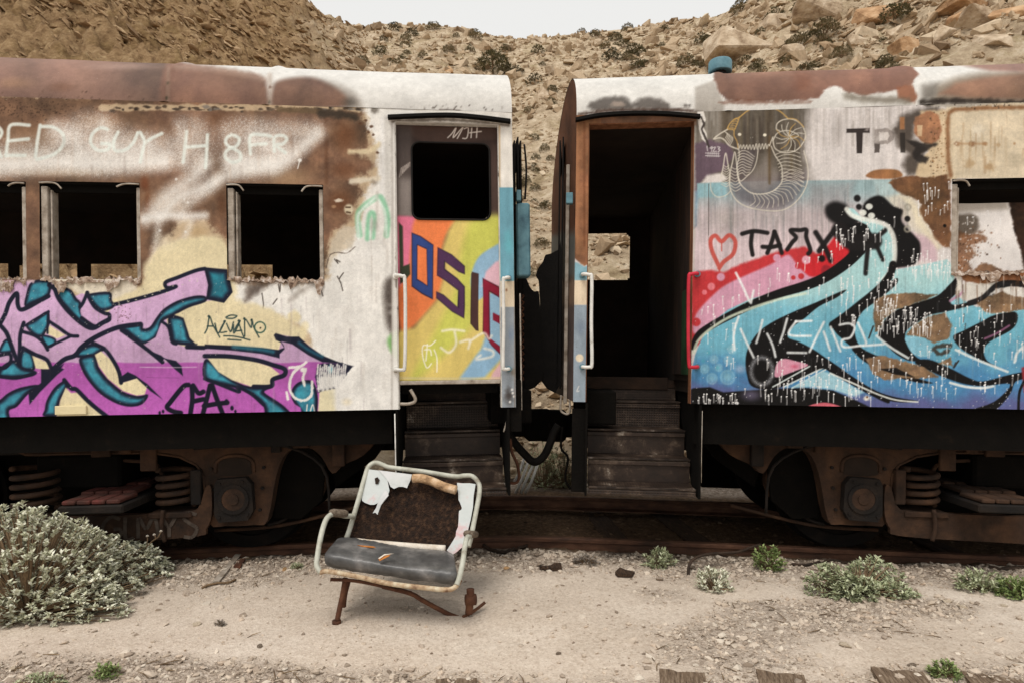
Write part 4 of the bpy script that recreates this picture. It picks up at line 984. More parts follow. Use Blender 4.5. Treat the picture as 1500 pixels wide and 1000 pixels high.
    cv.poly(E([(900, 985), (960, 955), (1040, 945), (1120, 960), (1180, 990), (1160, 1030), (920, 1030)]), (206, 96, 110), 1.2, sm=True)
    # right swirls
    K(G2([(430, 450), (480, 345), (560, 275), (700, 222), (860, 170), (960, 80), (1005, 40), (1015, 130), (960, 200), (1000, 235), (1170, 185), (1260, 95), (1400, 62), (1560, 80), (1560, 118), (1400, 100), (1290, 150), (1200, 215), (1050, 255), (925, 285), (810, 310), (700, 375), (632, 440), (650, 540), (720, 620), (780, 640), (660, 640), (560, 590), (470, 500)]), 1.3)
    K(G2([(980, 465), (1050, 425), (1190, 355), (1280, 310), (1430, 285), (1450, 350), (1400, 420), (1250, 500), (1205, 560), (1230, 640), (1330, 695), (1160, 625), (1030, 545)]), 1.3)
    cv.line(G2([(1210, 480), (1300, 440), (1390, 385)]), 3, (134, 84, 116), 1.2, .9); cv.line(G2([(960, 205), (1030, 160), (1080, 120)]), 4, (176, 130, 156), 1.5, .9)
    K(G2([(240, 550), (400, 605), (560, 690), (700, 760), (830, 802), (700, 795), (500, 735), (330, 645)]), 1.3); K(G2([(700, 655), (800, 630), (950, 690), (1100, 765), (1200, 790), (1400, 740), (1560, 715), (1560, 760), (1440, 790), (1400, 880), (1290, 1000), (1150, 1040), (1080, 1010), (1280, 940), (1400, 810), (1200, 825), (1050, 805), (880, 745)]), 1.3)
    cv.line(G2([(960, 800), (1080, 830), (1200, 838), (1275, 825)]), 3.6, (220, 224, 220), 1, .9); cv.line(G2([(1000, 560), (1150, 630), (1280, 680), (1380, 720)]), 3.6, (214, 222, 220), 1.2, .9); cv.line(G2([(420, 460), (520, 540), (650, 620)]), 3.6, (214, 222, 222), 1.2, .9)
    cv.line(G2([(1430, 650), (1450, 580), (1510, 530)]), 4, (214, 222, 222), 1.4, .9); cv.poly(G2([(1480, 690), (1600, 650), (1600, 860), (1500, 870)]), (150, 40, 50), 2); cv.line(G2([(1460, 1000), (1470, 860), (1520, 760)]), 4, BLK, 1)
    # flaked rust patches
    rp = rustcol((126, 96, 66), 9, .35)
    for pts in ([(400, 210), (440, 180), (540, 152), (700, 148), (860, 160), (760, 205), (570, 268), (480, 330), (440, 420), (410, 430), (395, 330)], [(632, 455), (690, 385), (790, 320), (920, 292), (975, 390), (950, 475), (840, 512), (760, 475), (690, 465)],
                [(340, 625), (460, 600), (600, 640), (760, 682), (870, 755), (760, 768), (640, 765), (480, 782), (390, 735)], [(1130, 205), (1250, 165), (1340, 132), (1420, 172), (1560, 178), (1560, 262), (1300, 300), (1210, 285)], [(870, 660), (960, 620), (980, 680), (920, 672)]):
        cv.poly(G2(pts), rp, 1.6, 1, jit=2, js=6, rust=1)
    cv.poly(G2([(632, 470), (740, 470), (810, 520), (820, 590), (760, 612), (690, 590), (650, 530)]), (126, 184, 204), 1.4, sm=True)
    K(G2([(440, 700), (560, 690), (700, 760), (560, 740)]), 1.2, False); cv.line(G2([(960, 530), (900, 530), (840, 550), (880, 590), (940, 570)]), 6, (56, 44, 34), 2, .85, jit=2, js=4); cv.line(G2([(395, 390), (365, 475)]), 2.4, (40, 32, 28), 1, .9)
    cv.line(G2([(1020, 640), (985, 690), (1000, 655)]), 2.4, (40, 32, 28), 1, .9)
    for x, y in [(1060, 300), (1070, 370), (1180, 330)]: cv.line(G2([(x, y), (x - 5, y + 60)]), 1.2, (50, 44, 40), .7, .8)
    cv.blob(1270, 583, 7, 5, (222, 214, 200), .95, .3, jit=.4, js=4); cv.blob(1270, 581, 2.2, 2.2, (110, 60, 30), 1, .3)
    # rusty zone under the right window
    cv.poly([(1404, 398), (1700, 396), (1700, 416), (1500, 418), (1460, 412), (1440, 420), (1410, 410)], rustcol((134, 80, 44), 10, .25), 1.8, 1, jit=2, js=8, rust=1); cv.line([(1400, 398), (1430, 401), (1455, 399)], 4, (222, 216, 206), 1.2, .9, jit=2, js=4)
    cv.line([(1404, 400), (1405, 418), (1403, 428)], 6, (214, 208, 196), 2, .9, jit=2, js=4)
    cv.poly([(1412, 416), (1460, 414), (1445, 432), (1430, 442), (1408, 440)], (200, 196, 186), 2, .9, jit=3, js=6)
    cv.line(G2([(1100, 220), (1200, 180), (1300, 90), (1400, 70), (1540, 85)]), 7, (24, 22, 22), 1.2, .95); cv.poly(G2([(1240, 170), (1290, 115), (1400, 105), (1500, 110), (1500, 175), (1400, 165), (1340, 132)]), (214, 210, 202), 1.6, .9, jit=2, js=5)
    # bubbles and lower haze spray
    for x, y, r_ in [(230, 630, 26), (335, 635, 30), (265, 690, 24), (160, 700, 30), (215, 770, 36), (330, 760, 50), (360, 560, 26)]: cv.ringline(1000 + x / 5, 400 + y / 5, r_ / 5, r_ / 5, 2.2, (160, 198, 206), soft=2.2, op=.45); cv.blob(1000 + x / 5, 400 + y / 5, r_ / 4.2, r_ / 4.2, (150, 196, 206), .55, .2)
    for x, y in [(190, 580), (255, 690), (150, 640)]: cv.blob(1000 + x / 5, 400 + y / 5, 5, 5, (70, 164, 180), .6)
    cv.ringline(1116, 543, 16, 20, 5, (170, 172, 178), soft=4, op=.65, spk=.3); cv.blob(1084, 540, 14, 10, (176, 184, 206), .6); cv.blob(1100, 578, 24, 14, (150, 140, 180), .5)
    for x, y in [(365, 265), (320, 310), (382, 332)]: cv.blob(1200 + x / 5, 250 + y / 5, 6.5, 5.5, (214, 216, 208), .95, .6)
    for x, y in [(648, 270), (645, 430)]: cv.ringline(1200 + x / 5, 250 + y / 5, 4, 4, 3, (150, 144, 130), soft=1.5, op=.8)
    # letters T A L and strokes of the long black tag
    tk = lambda pts, w_=6.2, s_=1.4: cv.line(pts, w_, (24, 20, 20), s_, .97)
    tk(D([(435, 465), (520, 445), (620, 458)])); tk(D([(508, 455), (500, 540), (512, 618)])); tk(D([(672, 450), (650, 530), (620, 605)])); tk(D([(672, 450), (700, 520), (725, 605)])); tk(D([(585, 560), (650, 562), (712, 548)]))
    tk(D([(765, 580), (800, 530), (830, 490), (790, 440), (860, 438), (905, 435), (905, 490), (935, 580), (920, 610)])); tk(D([(975, 455), (1040, 560), (1085, 660)]), 7.5, 2); tk(D([(1110, 440), (1050, 520), (1000, 590)]), 7.5, 2)
    tk(D2([(355, 580), (345, 680), (340, 755)]), 6.5, 1.8); tk(D2([(405, 520), (440, 600), (465, 655)]), 6, 1.8); tk(D2([(480, 440), (420, 490), (370, 520)]), 7, 2); tk(D2([(150, 440), (230, 520), (330, 520), (400, 520)]), 24, 3)
    # white tag letters
    for pts in ([(425, 410), (470, 510), (520, 615)], [(585, 345), (565, 430), (540, 510)], [(620, 445), (660, 530), (680, 610)], [(765, 335), (740, 430), (715, 505)], [(945, 350), (830, 355)], [(830, 355), (780, 450), (940, 460)], [(770, 580), (905, 582)], [(1035, 360), (980, 470), (930, 575)],
                [(1035, 430), (1080, 565)], [(1085, 395), (1155, 570)], [(1150, 380), (1220, 370), (1260, 400), (1230, 470), (1170, 490), (1180, 540), (1300, 530)], [(1285, 365), (1345, 510), (1310, 530), (1470, 520)], [(390, 0), (440, 100), (490, 210)], [(520, 130), (500, 220)], [(380, 560), (375, 440), (410, 320)]):
        cv.line(E(pts), 3.4, (226, 230, 230), 1.5, .9)
    # countless drip marks
    dr = random.Random(4)
    pts = [(dr.uniform(1020, 1085), dr.uniform(575, 592)) for _ in range(26)]
    for k_ in range(30):
        t = k_ / 30; pts.append((1190 + 200 * t + dr.gauss(0, 6), 420 - 45 * t + dr.gauss(0, 14)))
    for k_ in range(54): pts.append((dr.uniform(1230, 1315), dr.uniform(405, 470)))
    for k_ in range(64): pts.append((dr.uniform(1105, 1330), dr.uniform(520, 560)))
    for k_ in range(57): pts.append((dr.uniform(1285, 1365), dr.uniform(450, 482)))
    for k_ in range(41): pts.append((dr.uniform(1330, 1500), dr.uniform(500, 570)))
    for k_ in range(48): pts.append((dr.uniform(1380, 1520), dr.uniform(445, 520)))
    for k_ in range(35): pts.append((dr.uniform(1225, 1310), dr.uniform(318, 360)))
    for k_ in range(19): pts.append((dr.uniform(1345, 1390), dr.uniform(265, 310)))
    for k_ in range(41): pts.append((dr.uniform(1335, 1395), dr.uniform(365, 400)))
    for k_ in range(22): pts.append((1050 + k_ * 8.6 + dr.gauss(0, 4), 455 - k_ * 4.6 + dr.gauss(0, 9)))
    for k_ in range(14): pts.append((1022 + dr.uniform(0, 60), 440 + dr.uniform(0, 100)))
    for k_ in range(38): pts.append((dr.uniform(1090, 1280), dr.uniform(560, 582)))
    cv.drips(pts, rng=dr)
    for i in range(420): cv.blob(dr.uniform(1015, 1520), dr.uniform(440, 600), dr.uniform(.5, 1.4), dr.uniform(.5, 1.3), (214, 214, 214), .75, .3)
    for i in range(90): cv.blob(dr.uniform(1230, 1400), dr.uniform(300, 440), dr.uniform(.5, 1.3), dr.uniform(.5, 1.2), (214, 210, 204), .7, .3)
    # panel above the window
    cv.poly([(1386, 150), (1700, 150), (1700, 262), (1388, 262)], (206, 190, 162), 2, .96)
    cv.vary(1386, 1700, 150, 262, 26, 18, .12)
    cv.line([(1700, 156), (1480, 158), (1420, 160), (1392, 164), (1388, 190), (1389, 230), (1392, 258)], 6, (128, 84, 50), 3, .85, jit=1.5, js=5, rust=.6)
    for x, y, r_, c in [(1402, 211, 5, (118, 74, 44)), (1424, 211, 5, (110, 70, 40)), (1442, 211, 4, (140, 100, 64)), (1486, 211, 3, (150, 104, 62)), (1462, 212, 4, (176, 146, 108)), (1420, 240, 9, (170, 142, 104)), (1450, 245, 8, (166, 134, 94)), (1432, 192, 12, (224, 212, 190)), (1490, 235, 14, (186, 172, 146))]:
        cv.blob(x, y, r_ * 1.3, r_ * 1.2, c, .75, .2, jit=.4, js=5)
    cv.blob(1401, 211, 2, 2, (230, 222, 206), .9, .4); cv.line([(1402, 211), (1445, 211)], 3, (166, 126, 86), 2, .6)
    cv.line([(1352, 150), (1400, 152), (1480, 146), (1560, 142)], 8, (92, 86, 78), 2.5, .85, jit=3, js=6); cv.line([(1365, 155), (1420, 154), (1465, 148)], 5, (170, 162, 150), 1.6, .85, jit=2, js=4)
    for i in range(60): cv.blob(dr.uniform(1330, 1480), 151 + dr.gauss(0, 4), dr.uniform(.8, 2.4), dr.uniform(.7, 1.8), dr.choice([(40, 34, 30), (206, 200, 190), (70, 58, 48)]), .8, .3)
    cv.streaks(1015, 1520, 400, 560, 90, [(60, 70, 80), (196, 206, 206), (90, 90, 100)], .18, 34, (20, 70), (1, 3)); cv.streaks(1400, 1520, 400, 430, 40, [(96, 60, 36), (70, 46, 32), (206, 200, 190)], .6, 35, (15, 50), (1, 3)); cv.streaks(1395, 1540, 160, 230, 40, [(150, 112, 74), (176, 150, 114)], .4, 36, (20, 70), (1.5, 4))
    cv.poly([(1020, 152), (1030, 160), (1034, 176), (1030, 186), (1035, 196), (1036, 212), (1028, 204), (1024, 190), (1022, 172)], (222, 216, 208), 1.2, 1); cv.line([(1027, 172), (1031, 182), (1028, 190), (1034, 204), (1038, 215)], 3, (52, 44, 40), 1, .9, jit=1, js=4)
    cv.vary(1000, 1700, 130, 640, 3, 3, .05, 2); cv.vary(1000, 1400, 150, 600, 2.2, 70, .05, 2)
# ------------------------------------------------------------------ the two passenger cars
M['panel'] = mat_noise('faded_side_paint', [(112, 72, 48), (168, 132, 98), (206, 196, 176)], 2.2, 0.75, 0.3, 50, stretch=(0.6, 1, 1.4))
M['roofp'] = mat_noise('faded_roof_paint', [(132, 88, 68), (156, 112, 92), (206, 198, 188)], 1.4, 0.7, 0.2, 50, stops=[0.35, 0.55, 0.68])
M['tread'] = None

def mat_tread():
    m, t, b = newmat('perforated_step_metal')
    tc = t.nodes.new('ShaderNodeTexCoord')
    vo = t.nodes.new('ShaderNodeTexVoronoi'); vo.inputs['Scale'].default_value = 48; vo.inputs['Randomness'].default_value = 0.08
    t.links.new(tc.outputs['Object'], vo.inputs['Vector'])
    n = t.nodes.new('ShaderNodeTexNoise'); n.inputs['Scale'].default_value = 5; n.inputs['Detail'].default_value = 7; n.inputs['Roughness'].default_value = 0.75
    t.links.new(tc.outputs['Object'], n.inputs['Vector'])
    rp = t.nodes.new('ShaderNodeValToRGB')
    while len(rp.color_ramp.elements) < 4: rp.color_ramp.elements.new(0.5)
    for e, p, c in zip(rp.color_ramp.elements, (0.3, 0.52, 0.62, 0.72), ((30, 22, 17), (54, 40, 31), (92, 76, 63), (184, 173, 158))):
        e.position = p; e.color = lin4(c)
    t.links.new(n.outputs['Fac'], rp.inputs['Fac'])
    r2 = t.nodes.new('ShaderNodeMapRange'); r2.inputs['From Min'].default_value = 0.18; r2.inputs['From Max'].default_value = 0.34; r2.inputs['To Min'].default_value = 0.15; r2.inputs['To Max'].default_value = 1.0
    t.links.new(vo.outputs['Distance'], r2.inputs['Value'])
    mu = t.nodes.new('ShaderNodeVectorMath'); mu.operation = 'SCALE'
    t.links.new(rp.outputs[0], mu.inputs[0]); t.links.new(r2.outputs[0], mu.inputs['Scale'])
    t.links.new(mu.outputs[0], b.inputs['Base Color'])
    bp = t.nodes.new('ShaderNodeBump'); bp.inputs['Strength'].default_value = 0.6; bp.inputs['Distance'].default_value = 0.006
    t.links.new(r2.outputs[0], bp.inputs['Height']); t.links.new(bp.outputs[0], b.inputs['Normal'])
    b.inputs['Roughness'].default_value = 0.5; b.inputs['Metallic'].default_value = 0.3
    return m
M['tread'] = mat_tread()

M['worn'] = mat_noise('worn_step_edge', [(34, 27, 23), (72, 60, 52), (168, 158, 148)], 9, 0.45, 0.3, 60, stops=[0.42, 0.58, 0.72], metal=0.3)
M['wheel'] = mat_noise('black_wheel_steel', [(8, 7, 6), (14, 11, 9), (26, 20, 15)], 6, 0.85, 0.3, 40, spec=0.15)
STEP = 0.005

def build_car(fr, side, label):
    """side -1: car on the left (its end at +x), side +1: car on the right (its end at -x)"""
    car = fr.place(empty('rail_car'))
    tag(car, label, 'rail car')
    L = fr.L
    left = side < 0
    X = lambda p, y=0.0: L(p, 545, y)[0]
    Zv = lambda p, v, y=0.0: L(p, v, y)[1]
    xe = X(755) if left else X(840)
    zb = 1.246 if left else 1.29
    far = -7.5 if left else 7.5
    d0, d1 = (X(583), X(735)) if left else (X(858), X(1013))
    dtop = Zv(660, 180) if left else Zv(930, 180)
    xa, xb = (X(-48), xe) if left else (xe, X(1552))
    sk = (lambda y: 0.0 * y) if left else (lambda y: -0.0999 * y)
    # openings
    if left:
        wins = [(X(-58), X(41)), (X(61), X(209)), (X(335), X(477))]
        wz = [(Zv(0, 409), Zv(0, 266)), (Zv(140, 409), Zv(140, 267)), (Zv(405, 410), Zv(405, 270))]
    else:
        wins = [(X(1391), X(1560))]
        wz = [(Zv(1440, 400), Zv(1440, 262))]
    holes = [rect_hole(d0, d1, 0, dtop)] + [rect_hole(a, b, c, d) for (a, b), (c, d) in zip(wins, wz)]
    xs = np.arange(xa, xb + STEP * 0.5, STEP); xs[-1] = xb
    zs = np.arange(zb, EAVE + STEP * 0.5, STEP); zs[-1] = EAVE
    dent = lambda a, b: 0.005 * fbm(a * 2.2, b * 2.2, 3) + 0.0012 * fbm(a * 14, b * 14, 2)
    def painted(name, xs, zs):
        V, Fq = sheet(xs, zs, holes, dent)
        o = fastmesh(name, V, Fq, M['paint'], car)
        px, py = fr.px(V[:, 0], V[:, 1] * 0, V[:, 2])
        cv = Canvas(px, py, TAN if left else (206, 199, 196), 0.3)
        if left:
            paint_left_wall(cv)
            cv.poly([(574, 60), (800, 60), (800, 640), (733, 640), (733, 184), (584, 184), (584, 640), (574, 640)], WHITE, 1.5, .9)
            cv.line([(574, 170), (575, 300), (574, 600)], 3, (150, 142, 134), 2, .5, jit=1, js=10)
            cv.line([(582, 180), (582, 300), (581, 420)], 3, (96, 80, 68), 1.5, .7, jit=1.5, js=8)
            cv.line([(576, 178), (660, 176), (745, 184)], 4, (96, 84, 74), 2, .7, jit=2, js=5)
            paint_left_post(cv)
        else:
            cv.poly([(800, 60), (1030, 60), (1030, 176), (800, 176)], WHITE, 2)
            paint_right_wall(cv)
            cv.poly([(836, 168), (1020, 166), (1020, 184), (836, 184)], rustcol((116, 76, 52), 10, .25), 2, .95, rust=1)
            paint_right_post(cv)
            cv.line([(1015, 180), (1016, 260), (1015, 400)], 5, (176, 170, 158), 2, .7, jit=1.5)
        cv.out(o.data, GAIN)
        return o
    wall = painted('side_wall', xs, zs)
    far2 = X(-330) if left else X(1690)
    if left: wins.append((X(-210), X(-95))); wz.append(wz[0])
    else: wz.append((wz[0])); wins.append((X(1580), X(1670)))
    holes += [rect_hole(wins[-1][0], wins[-1][1], wz[-1][0], wz[-1][1])]
    xs2 = np.linspace(far2, xa, 110) if left else np.linspace(xb, far2, 55)
    painted('side_panel', xs2, np.linspace(zb, EAVE, 190))
    tag(wall, 'burnt cream side with a purple and teal graffiti piece' if left else 'grey white side with blue, black and red graffiti and white drips')
    # plain continuation of the side beyond the photograph's edge
    a, b = (far, far2) if left else (far2, far)
    mb = MB()
    mb.box(a, b, 0.0, 0.03, zb, wz[0][0]); mb.box(a, b, 0.0, 0.03, wz[0][1], EAVE)
    n = 5
    edges = np.linspace(a, b, 2 * n + 1)
    for k in range(n):
        i0, i1 = (edges[2 * k], edges[2 * k + 1]) if left else (edges[2 * k + 1], edges[2 * k + 2])
        mb.box(i0, i1, 0.0, 0.03, wz[0][0], wz[0][1])
    mb.build('side_panel', M['panel'], car)
    # roof
    if left: xr = np.concatenate([np.linspace(far, xa, 30)[:-1], np.arange(xa, xb, 0.012), [xb]])
    else: xr = np.concatenate([np.arange(xa, xb, 0.012), np.linspace(xb, far, 30)])
    ph = np.concatenate([np.linspace(0, 1.75, 105), np.linspace(1.75, math.pi, 26)[1:]])
    PHI, XR = np.meshgrid(ph, xr, indexing='ij')
    c_ = CARW / 2
    Yr = c_ * (1 - np.cos(PHI)); Zr = EAVE + CROWN * np.sin(PHI) ** 0.92
    rb = 0.010 * fbm(XR * 1.1, PHI * 2, 3)
    for p in ((246, 395) if left else (1062, 1355)):
        rb = rb + 0.014 * np.exp(-((XR - X(p)) / 0.03) ** 2)
    Yr = Yr - rb * np.cos(PHI); Zr = Zr + rb * np.sin(PHI)
    XR2 = XR + sk(Yr) * np.clip(1 - np.abs(XR - xe) / 0.7, 0, 1)
    nph, nx = PHI.shape
    i = np.arange(nph - 1)[:, None] * nx + np.arange(nx - 1)[None, :]
    f = np.stack([i, i + 1, i + nx + 1, i + nx], -1).reshape(-1, 4)
    V = np.stack([XR2.ravel(), Yr.ravel(), Zr.ravel()], 1)
    roof = fastmesh('roof', V, f, M['paint'], car)
    px, py = fr.px(V[:, 0], V[:, 1], V[:, 2])
    cv = Canvas(px, py, WHITE, 0.1)
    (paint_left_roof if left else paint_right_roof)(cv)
    back = (PHI.ravel() > 1.6)
    cv.c[back] = rustcol((150, 112, 94), 40, .15)(cv.x[back], cv.y[back])
    cv.vary(-400, 1900, -50, 260, 5, 3, .04, 2)
    cv.out(roof.data, GAIN * 0.80)
    # end wall with arched top
    ne = 60
    ys = np.linspace(0, CARW, ne); 
    rows = 90
    top = EAVE + CROWN * np.sin(np.arccos(np.clip(1 - ys / c_, -1, 1))) ** 0.92 - 0.004
    T = np.linspace(0, 1, rows)[:, None]
    zz = zb + (top[None, :] - zb) * T
    yy = np.repeat(ys[None, :], rows, 0)
    V = np.stack([(xe + sk(yy) + (-0.003 if left else 0.003)).ravel(), yy.ravel(), zz.ravel()], 1)
    i = np.arange(rows - 1)[:, None] * ne + np.arange(ne - 1)[None, :]
    f = np.stack([i, i + 1, i + ne + 1, i + ne], -1).reshape(-1, 4)
    ew = fastmesh('end_wall', V, f, M['paint'], car)
    px, py = fr.px(V[:, 0], V[:, 1], V[:, 2])
    cv = Canvas(px, py, (104, 66, 44), 1.0)
    cv.vary(-50, 2000, 0, 700, 6, 20, .3)
    cv.poly([(700, 360), (900, 330), (900, 412), (700, 412)], (112, 150, 160), 8, .5, jit=6); cv.poly([(700, 412), (900, 412), (900, 448), (700, 448)], (186, 168, 146), 3, .5); cv.poly([(700, 448), (900, 448), (900, 640), (700, 640)], (96, 104, 116), 5, .5)
    cv.out(ew.data, GAIN)
    # gutter over the door
    gp = [(568, 171), (610, 169), (660, 168), (700, 171), (748, 177)] if left else [(843, 175), (880, 168), (930, 165), (980, 166), (1026, 170)]
    pts = [Vector((L(p, v, -0.03)[0], -0.03, L(p, v, -0.03)[1])) for p, v in catmull(gp, 5)]
    g = MB()
    for a_, b_ in zip(pts[:-1], pts[1:]):
        g.add([(a_.x, -0.045, a_.z - 0.014), (b_.x, -0.045, b_.z - 0.014), (b_.x, 0.0, b_.z - 0.014), (a_.x, 0.0, a_.z - 0.014),
               (a_.x, -0.03, a_.z + 0.014), (b_.x, -0.03, b_.z + 0.014), (b_.x, 0.0, b_.z + 0.02), (a_.x, 0.0, a_.z + 0.02)],
              [(0, 3, 2, 1), (4, 5, 6, 7), (0, 1, 5, 4), (2, 3, 7, 6), (1, 2, 6, 5), (3, 0, 4, 7)])
    g.build('rain_gutter', M['blackmetal'], car)
    # door frame linings
    jm = M['whitemetal'] if left else M['rustpost']
    MB().box(d0 - 0.012, d0 + 0.006, 0.006, 0.10, zb, dtop).build('door_jamb', jm, car)
    MB().box(d1 - 0.006, d1 + 0.012, 0.006, 0.10, zb, dtop).build('door_jamb', jm, car)
    MB().box(d0 + 0.006, d1 - 0.006, 0.006, 0.10, dtop - 0.004, dtop + 0.012).build('door_header', jm, car)
    # windows
    for k, ((a, b), (c, d)) in enumerate(zip(wins, wz)):
        m = MB(); m.box(a, b, 0.012, 0.09, d - 0.012, d + 0.02); m.box(a + 0.03, b - 0.03, 0.05, 0.075, d - 0.06, d - 0.0121)
        wf = m.build('window_frame', M['blackmetal'], car)
        MB().bbox(a + 0.003, a + 0.045, 0.012, 0.05, c + 0.004, d - 0.03, 0.004).build('window_jamb', M['alu'], wf)
        MB().bbox(b - 0.032, b - 0.003, 0.012, 0.05, c + 0.004, d - 0.03, 0.004).build('window_jamb', M['alu'], wf)
        MB().bbox(a + 0.052, a + 0.064, 0.03, 0.10, c + 0.01, d - 0.05, 0.003).build('window_stop', M['alu'], wf)
        # ragged torn sill
        rg = random.Random(30 + k + (10 if left else 0))
        n = 46
        vs = []; fs = []
        for j in range(n + 1):
            x_ = a + (b - a) * j / n
            up = rg.uniform(-0.010, 0.026); dn = rg.uniform(0.004, 0.028) + max(0.0, float(fbm(j * .23 + k * 9, k * 3.1, 3)) - .05) * .13; o_ = -rg.uniform(0.002, 0.02)
            vs += [(x_, 0.07, c + 0.006), (x_, 0.012 + o_ * 0.3, c + 0.004 + up), (x_ + rg.uniform(-.004, .004), o_, c - dn * 0.4), (x_ + rg.uniform(-.006, .006), o_ - rg.uniform(0, .006), c - dn)]
        for j in range(n):
            for q_ in range(3): fs.append((j * 4 + q_, j * 4 + q_ + 1, j * 4 + 5 + q_, j * 4 + 4 + q_))
        mkobj('torn_sill', vs, fs, M['torn'], wf)
        # bent gasket ends hanging from the top corners
        for sx, xx in ((1, a + 0.004), (-1, b - 0.004)):
            h = 0.03 if rg.random() < 0.4 else 0.05
            w_ = rg.uniform(0.09, 0.14)
            pts = catmull([(xx, -0.004, d - 0.012), (xx + sx * w_ * 0.5, -0.006, d - 0.010), (xx + sx * w_ * 0.85, -0.006, d - 0.018), (xx + sx * (w_ + 0.01), 0.0, d - h)], 4)
            MB().tube(pts, 0.006, 6).build('gasket_strip', M['alu'], wf, True)
    # lining, floor, ceiling and far side
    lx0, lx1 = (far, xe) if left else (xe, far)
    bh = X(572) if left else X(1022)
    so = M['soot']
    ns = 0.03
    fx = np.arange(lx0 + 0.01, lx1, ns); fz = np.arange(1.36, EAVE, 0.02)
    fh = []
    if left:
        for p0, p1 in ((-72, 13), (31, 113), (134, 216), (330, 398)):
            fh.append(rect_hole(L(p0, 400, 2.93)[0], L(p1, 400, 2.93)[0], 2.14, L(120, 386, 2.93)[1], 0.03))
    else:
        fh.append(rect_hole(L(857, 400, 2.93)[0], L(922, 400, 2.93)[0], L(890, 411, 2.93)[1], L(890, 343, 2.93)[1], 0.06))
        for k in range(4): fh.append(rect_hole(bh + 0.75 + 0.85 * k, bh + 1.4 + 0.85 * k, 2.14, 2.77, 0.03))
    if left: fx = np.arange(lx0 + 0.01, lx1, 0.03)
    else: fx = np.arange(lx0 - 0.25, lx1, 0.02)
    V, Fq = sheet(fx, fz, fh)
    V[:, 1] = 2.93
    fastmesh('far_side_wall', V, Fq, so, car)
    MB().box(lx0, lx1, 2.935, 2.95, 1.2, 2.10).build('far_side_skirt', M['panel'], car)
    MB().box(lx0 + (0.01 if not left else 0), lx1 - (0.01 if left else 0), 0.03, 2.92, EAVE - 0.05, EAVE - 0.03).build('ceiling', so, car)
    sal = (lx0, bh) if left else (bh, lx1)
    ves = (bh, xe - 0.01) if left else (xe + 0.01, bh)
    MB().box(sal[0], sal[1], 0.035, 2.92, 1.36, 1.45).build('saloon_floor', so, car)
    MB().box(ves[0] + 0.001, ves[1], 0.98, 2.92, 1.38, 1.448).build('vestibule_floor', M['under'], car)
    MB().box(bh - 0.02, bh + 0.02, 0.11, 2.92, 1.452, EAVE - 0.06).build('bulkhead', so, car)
    if left:
        for k in range(3):      # charred seat backs and partitions inside
            x_ = -1.9 - 0.9 * k
            MB().box(x_, x_ + 0.06, 1.0, 2.8, 1.452, 2.05).build('seat_partition', so, car)
    # under the floor
    un = M['under']
    MB().box(sal[0], sal[1], 0.10, 0.19, 0.99, zb + 0.02).build('side_sill', M['blackmetal'], car)
    MB().box(sal[0], sal[1], 0.10, 0.13, zb + 0.021, 1.358).build('floor_edge', M['blackmetal'], car)
    MB().box(sal[0], sal[1], 2.76, 2.85, 0.99, 1.22).build('side_sill', M['blackmetal'], car)
    cs = MB(); cs.box(min(lx0, lx1), max(lx0, lx1), 1.25, 1.70, 0.80, 1.30)
    for k in range(6):
        x_ = bh + (-0.35 - 1.15 * k if left else 0.35 + 1.15 * k)
        cs.box(x_ - 0.08, x_ + 0.08, 0.2, 1.249, 0.98, 1.34); cs.box(x_ - 0.08, x_ + 0.08, 1.701, 2.75, 0.98, 1.34)
    cs.build('underframe', M['blackmetal'], car)
    # dark boxes added on the far side to block light from behind
    for q0, q1 in ((0.55, 2.0), (2.1, 3.4), (3.5, 6.0)):
        e0, e1 = sorted((bh - q0, bh - q1) if left else (bh + q0, bh + q1))
        MB().bbox(e0, e1, 2.58, 2.74, 0.22, 0.989, 0.02).build('light_block_box', M['blackmetal'], car)
    # steps
    sx0, sx1 = (X(580), X(744)) if left else (X(860), X(1027))
    tz = [0.645, 0.83, 1.03, 1.25]
    tz = [z + (0.008 if left else 0.02) for z in tz]
    for k, z in enumerate(tz):
        y0 = 0.03 + 0.235 * k
        mb = MB(); mb.bbox(sx0 + 0.02, sx1 - 0.02, y0, y0 + 0.27, z - 0.022, z, 0.006)
        mb.bbox(sx0 + 0.02, sx1 - 0.02, y0 - 0.006, y0 + 0.014, z - 0.055, z - 0.024, 0.003)
        mb.build('tread', M['tread'], car)
        MB().bbox(sx0 + 0.02, sx1 - 0.02, y0 - 0.010, y0 - 0.0062, z - 0.012, z + 0.002, 0.001).build('worn_nosing', M['worn'], car)
        zt = (tz[k + 1] - 0.056) if k < 3 else 1.375
        MB().box(sx0 + 0.022, sx1 - 0.022, y0 + 0.25, y0 + 0.258, z + 0.002, zt).build('riser', M['tread'], car)
    for xx in (sx0, sx1):
        prof = [(0.0, zb - 0.01 if True else 0), (0.0, 0.60), (0.22, 0.60), (1.0, 1.36), (1.0, zb + 0.12), (0.11, zb + 0.12), (0.11, zb - 0.01)]
        m = MB(); nn = len(prof)
        m.add([(xx - 0.008, p[0], p[1]) for p in prof] + [(xx + 0.008, p[0], p[1]) for p in prof],
              [tuple(range(nn)), tuple(range(2 * nn - 1, nn - 1, -1))] + [(j, j + nn, (j + 1) % nn + nn, (j + 1) % nn) for j in range(nn)])
        m.build('stair_side', M['blackmetal'], car)
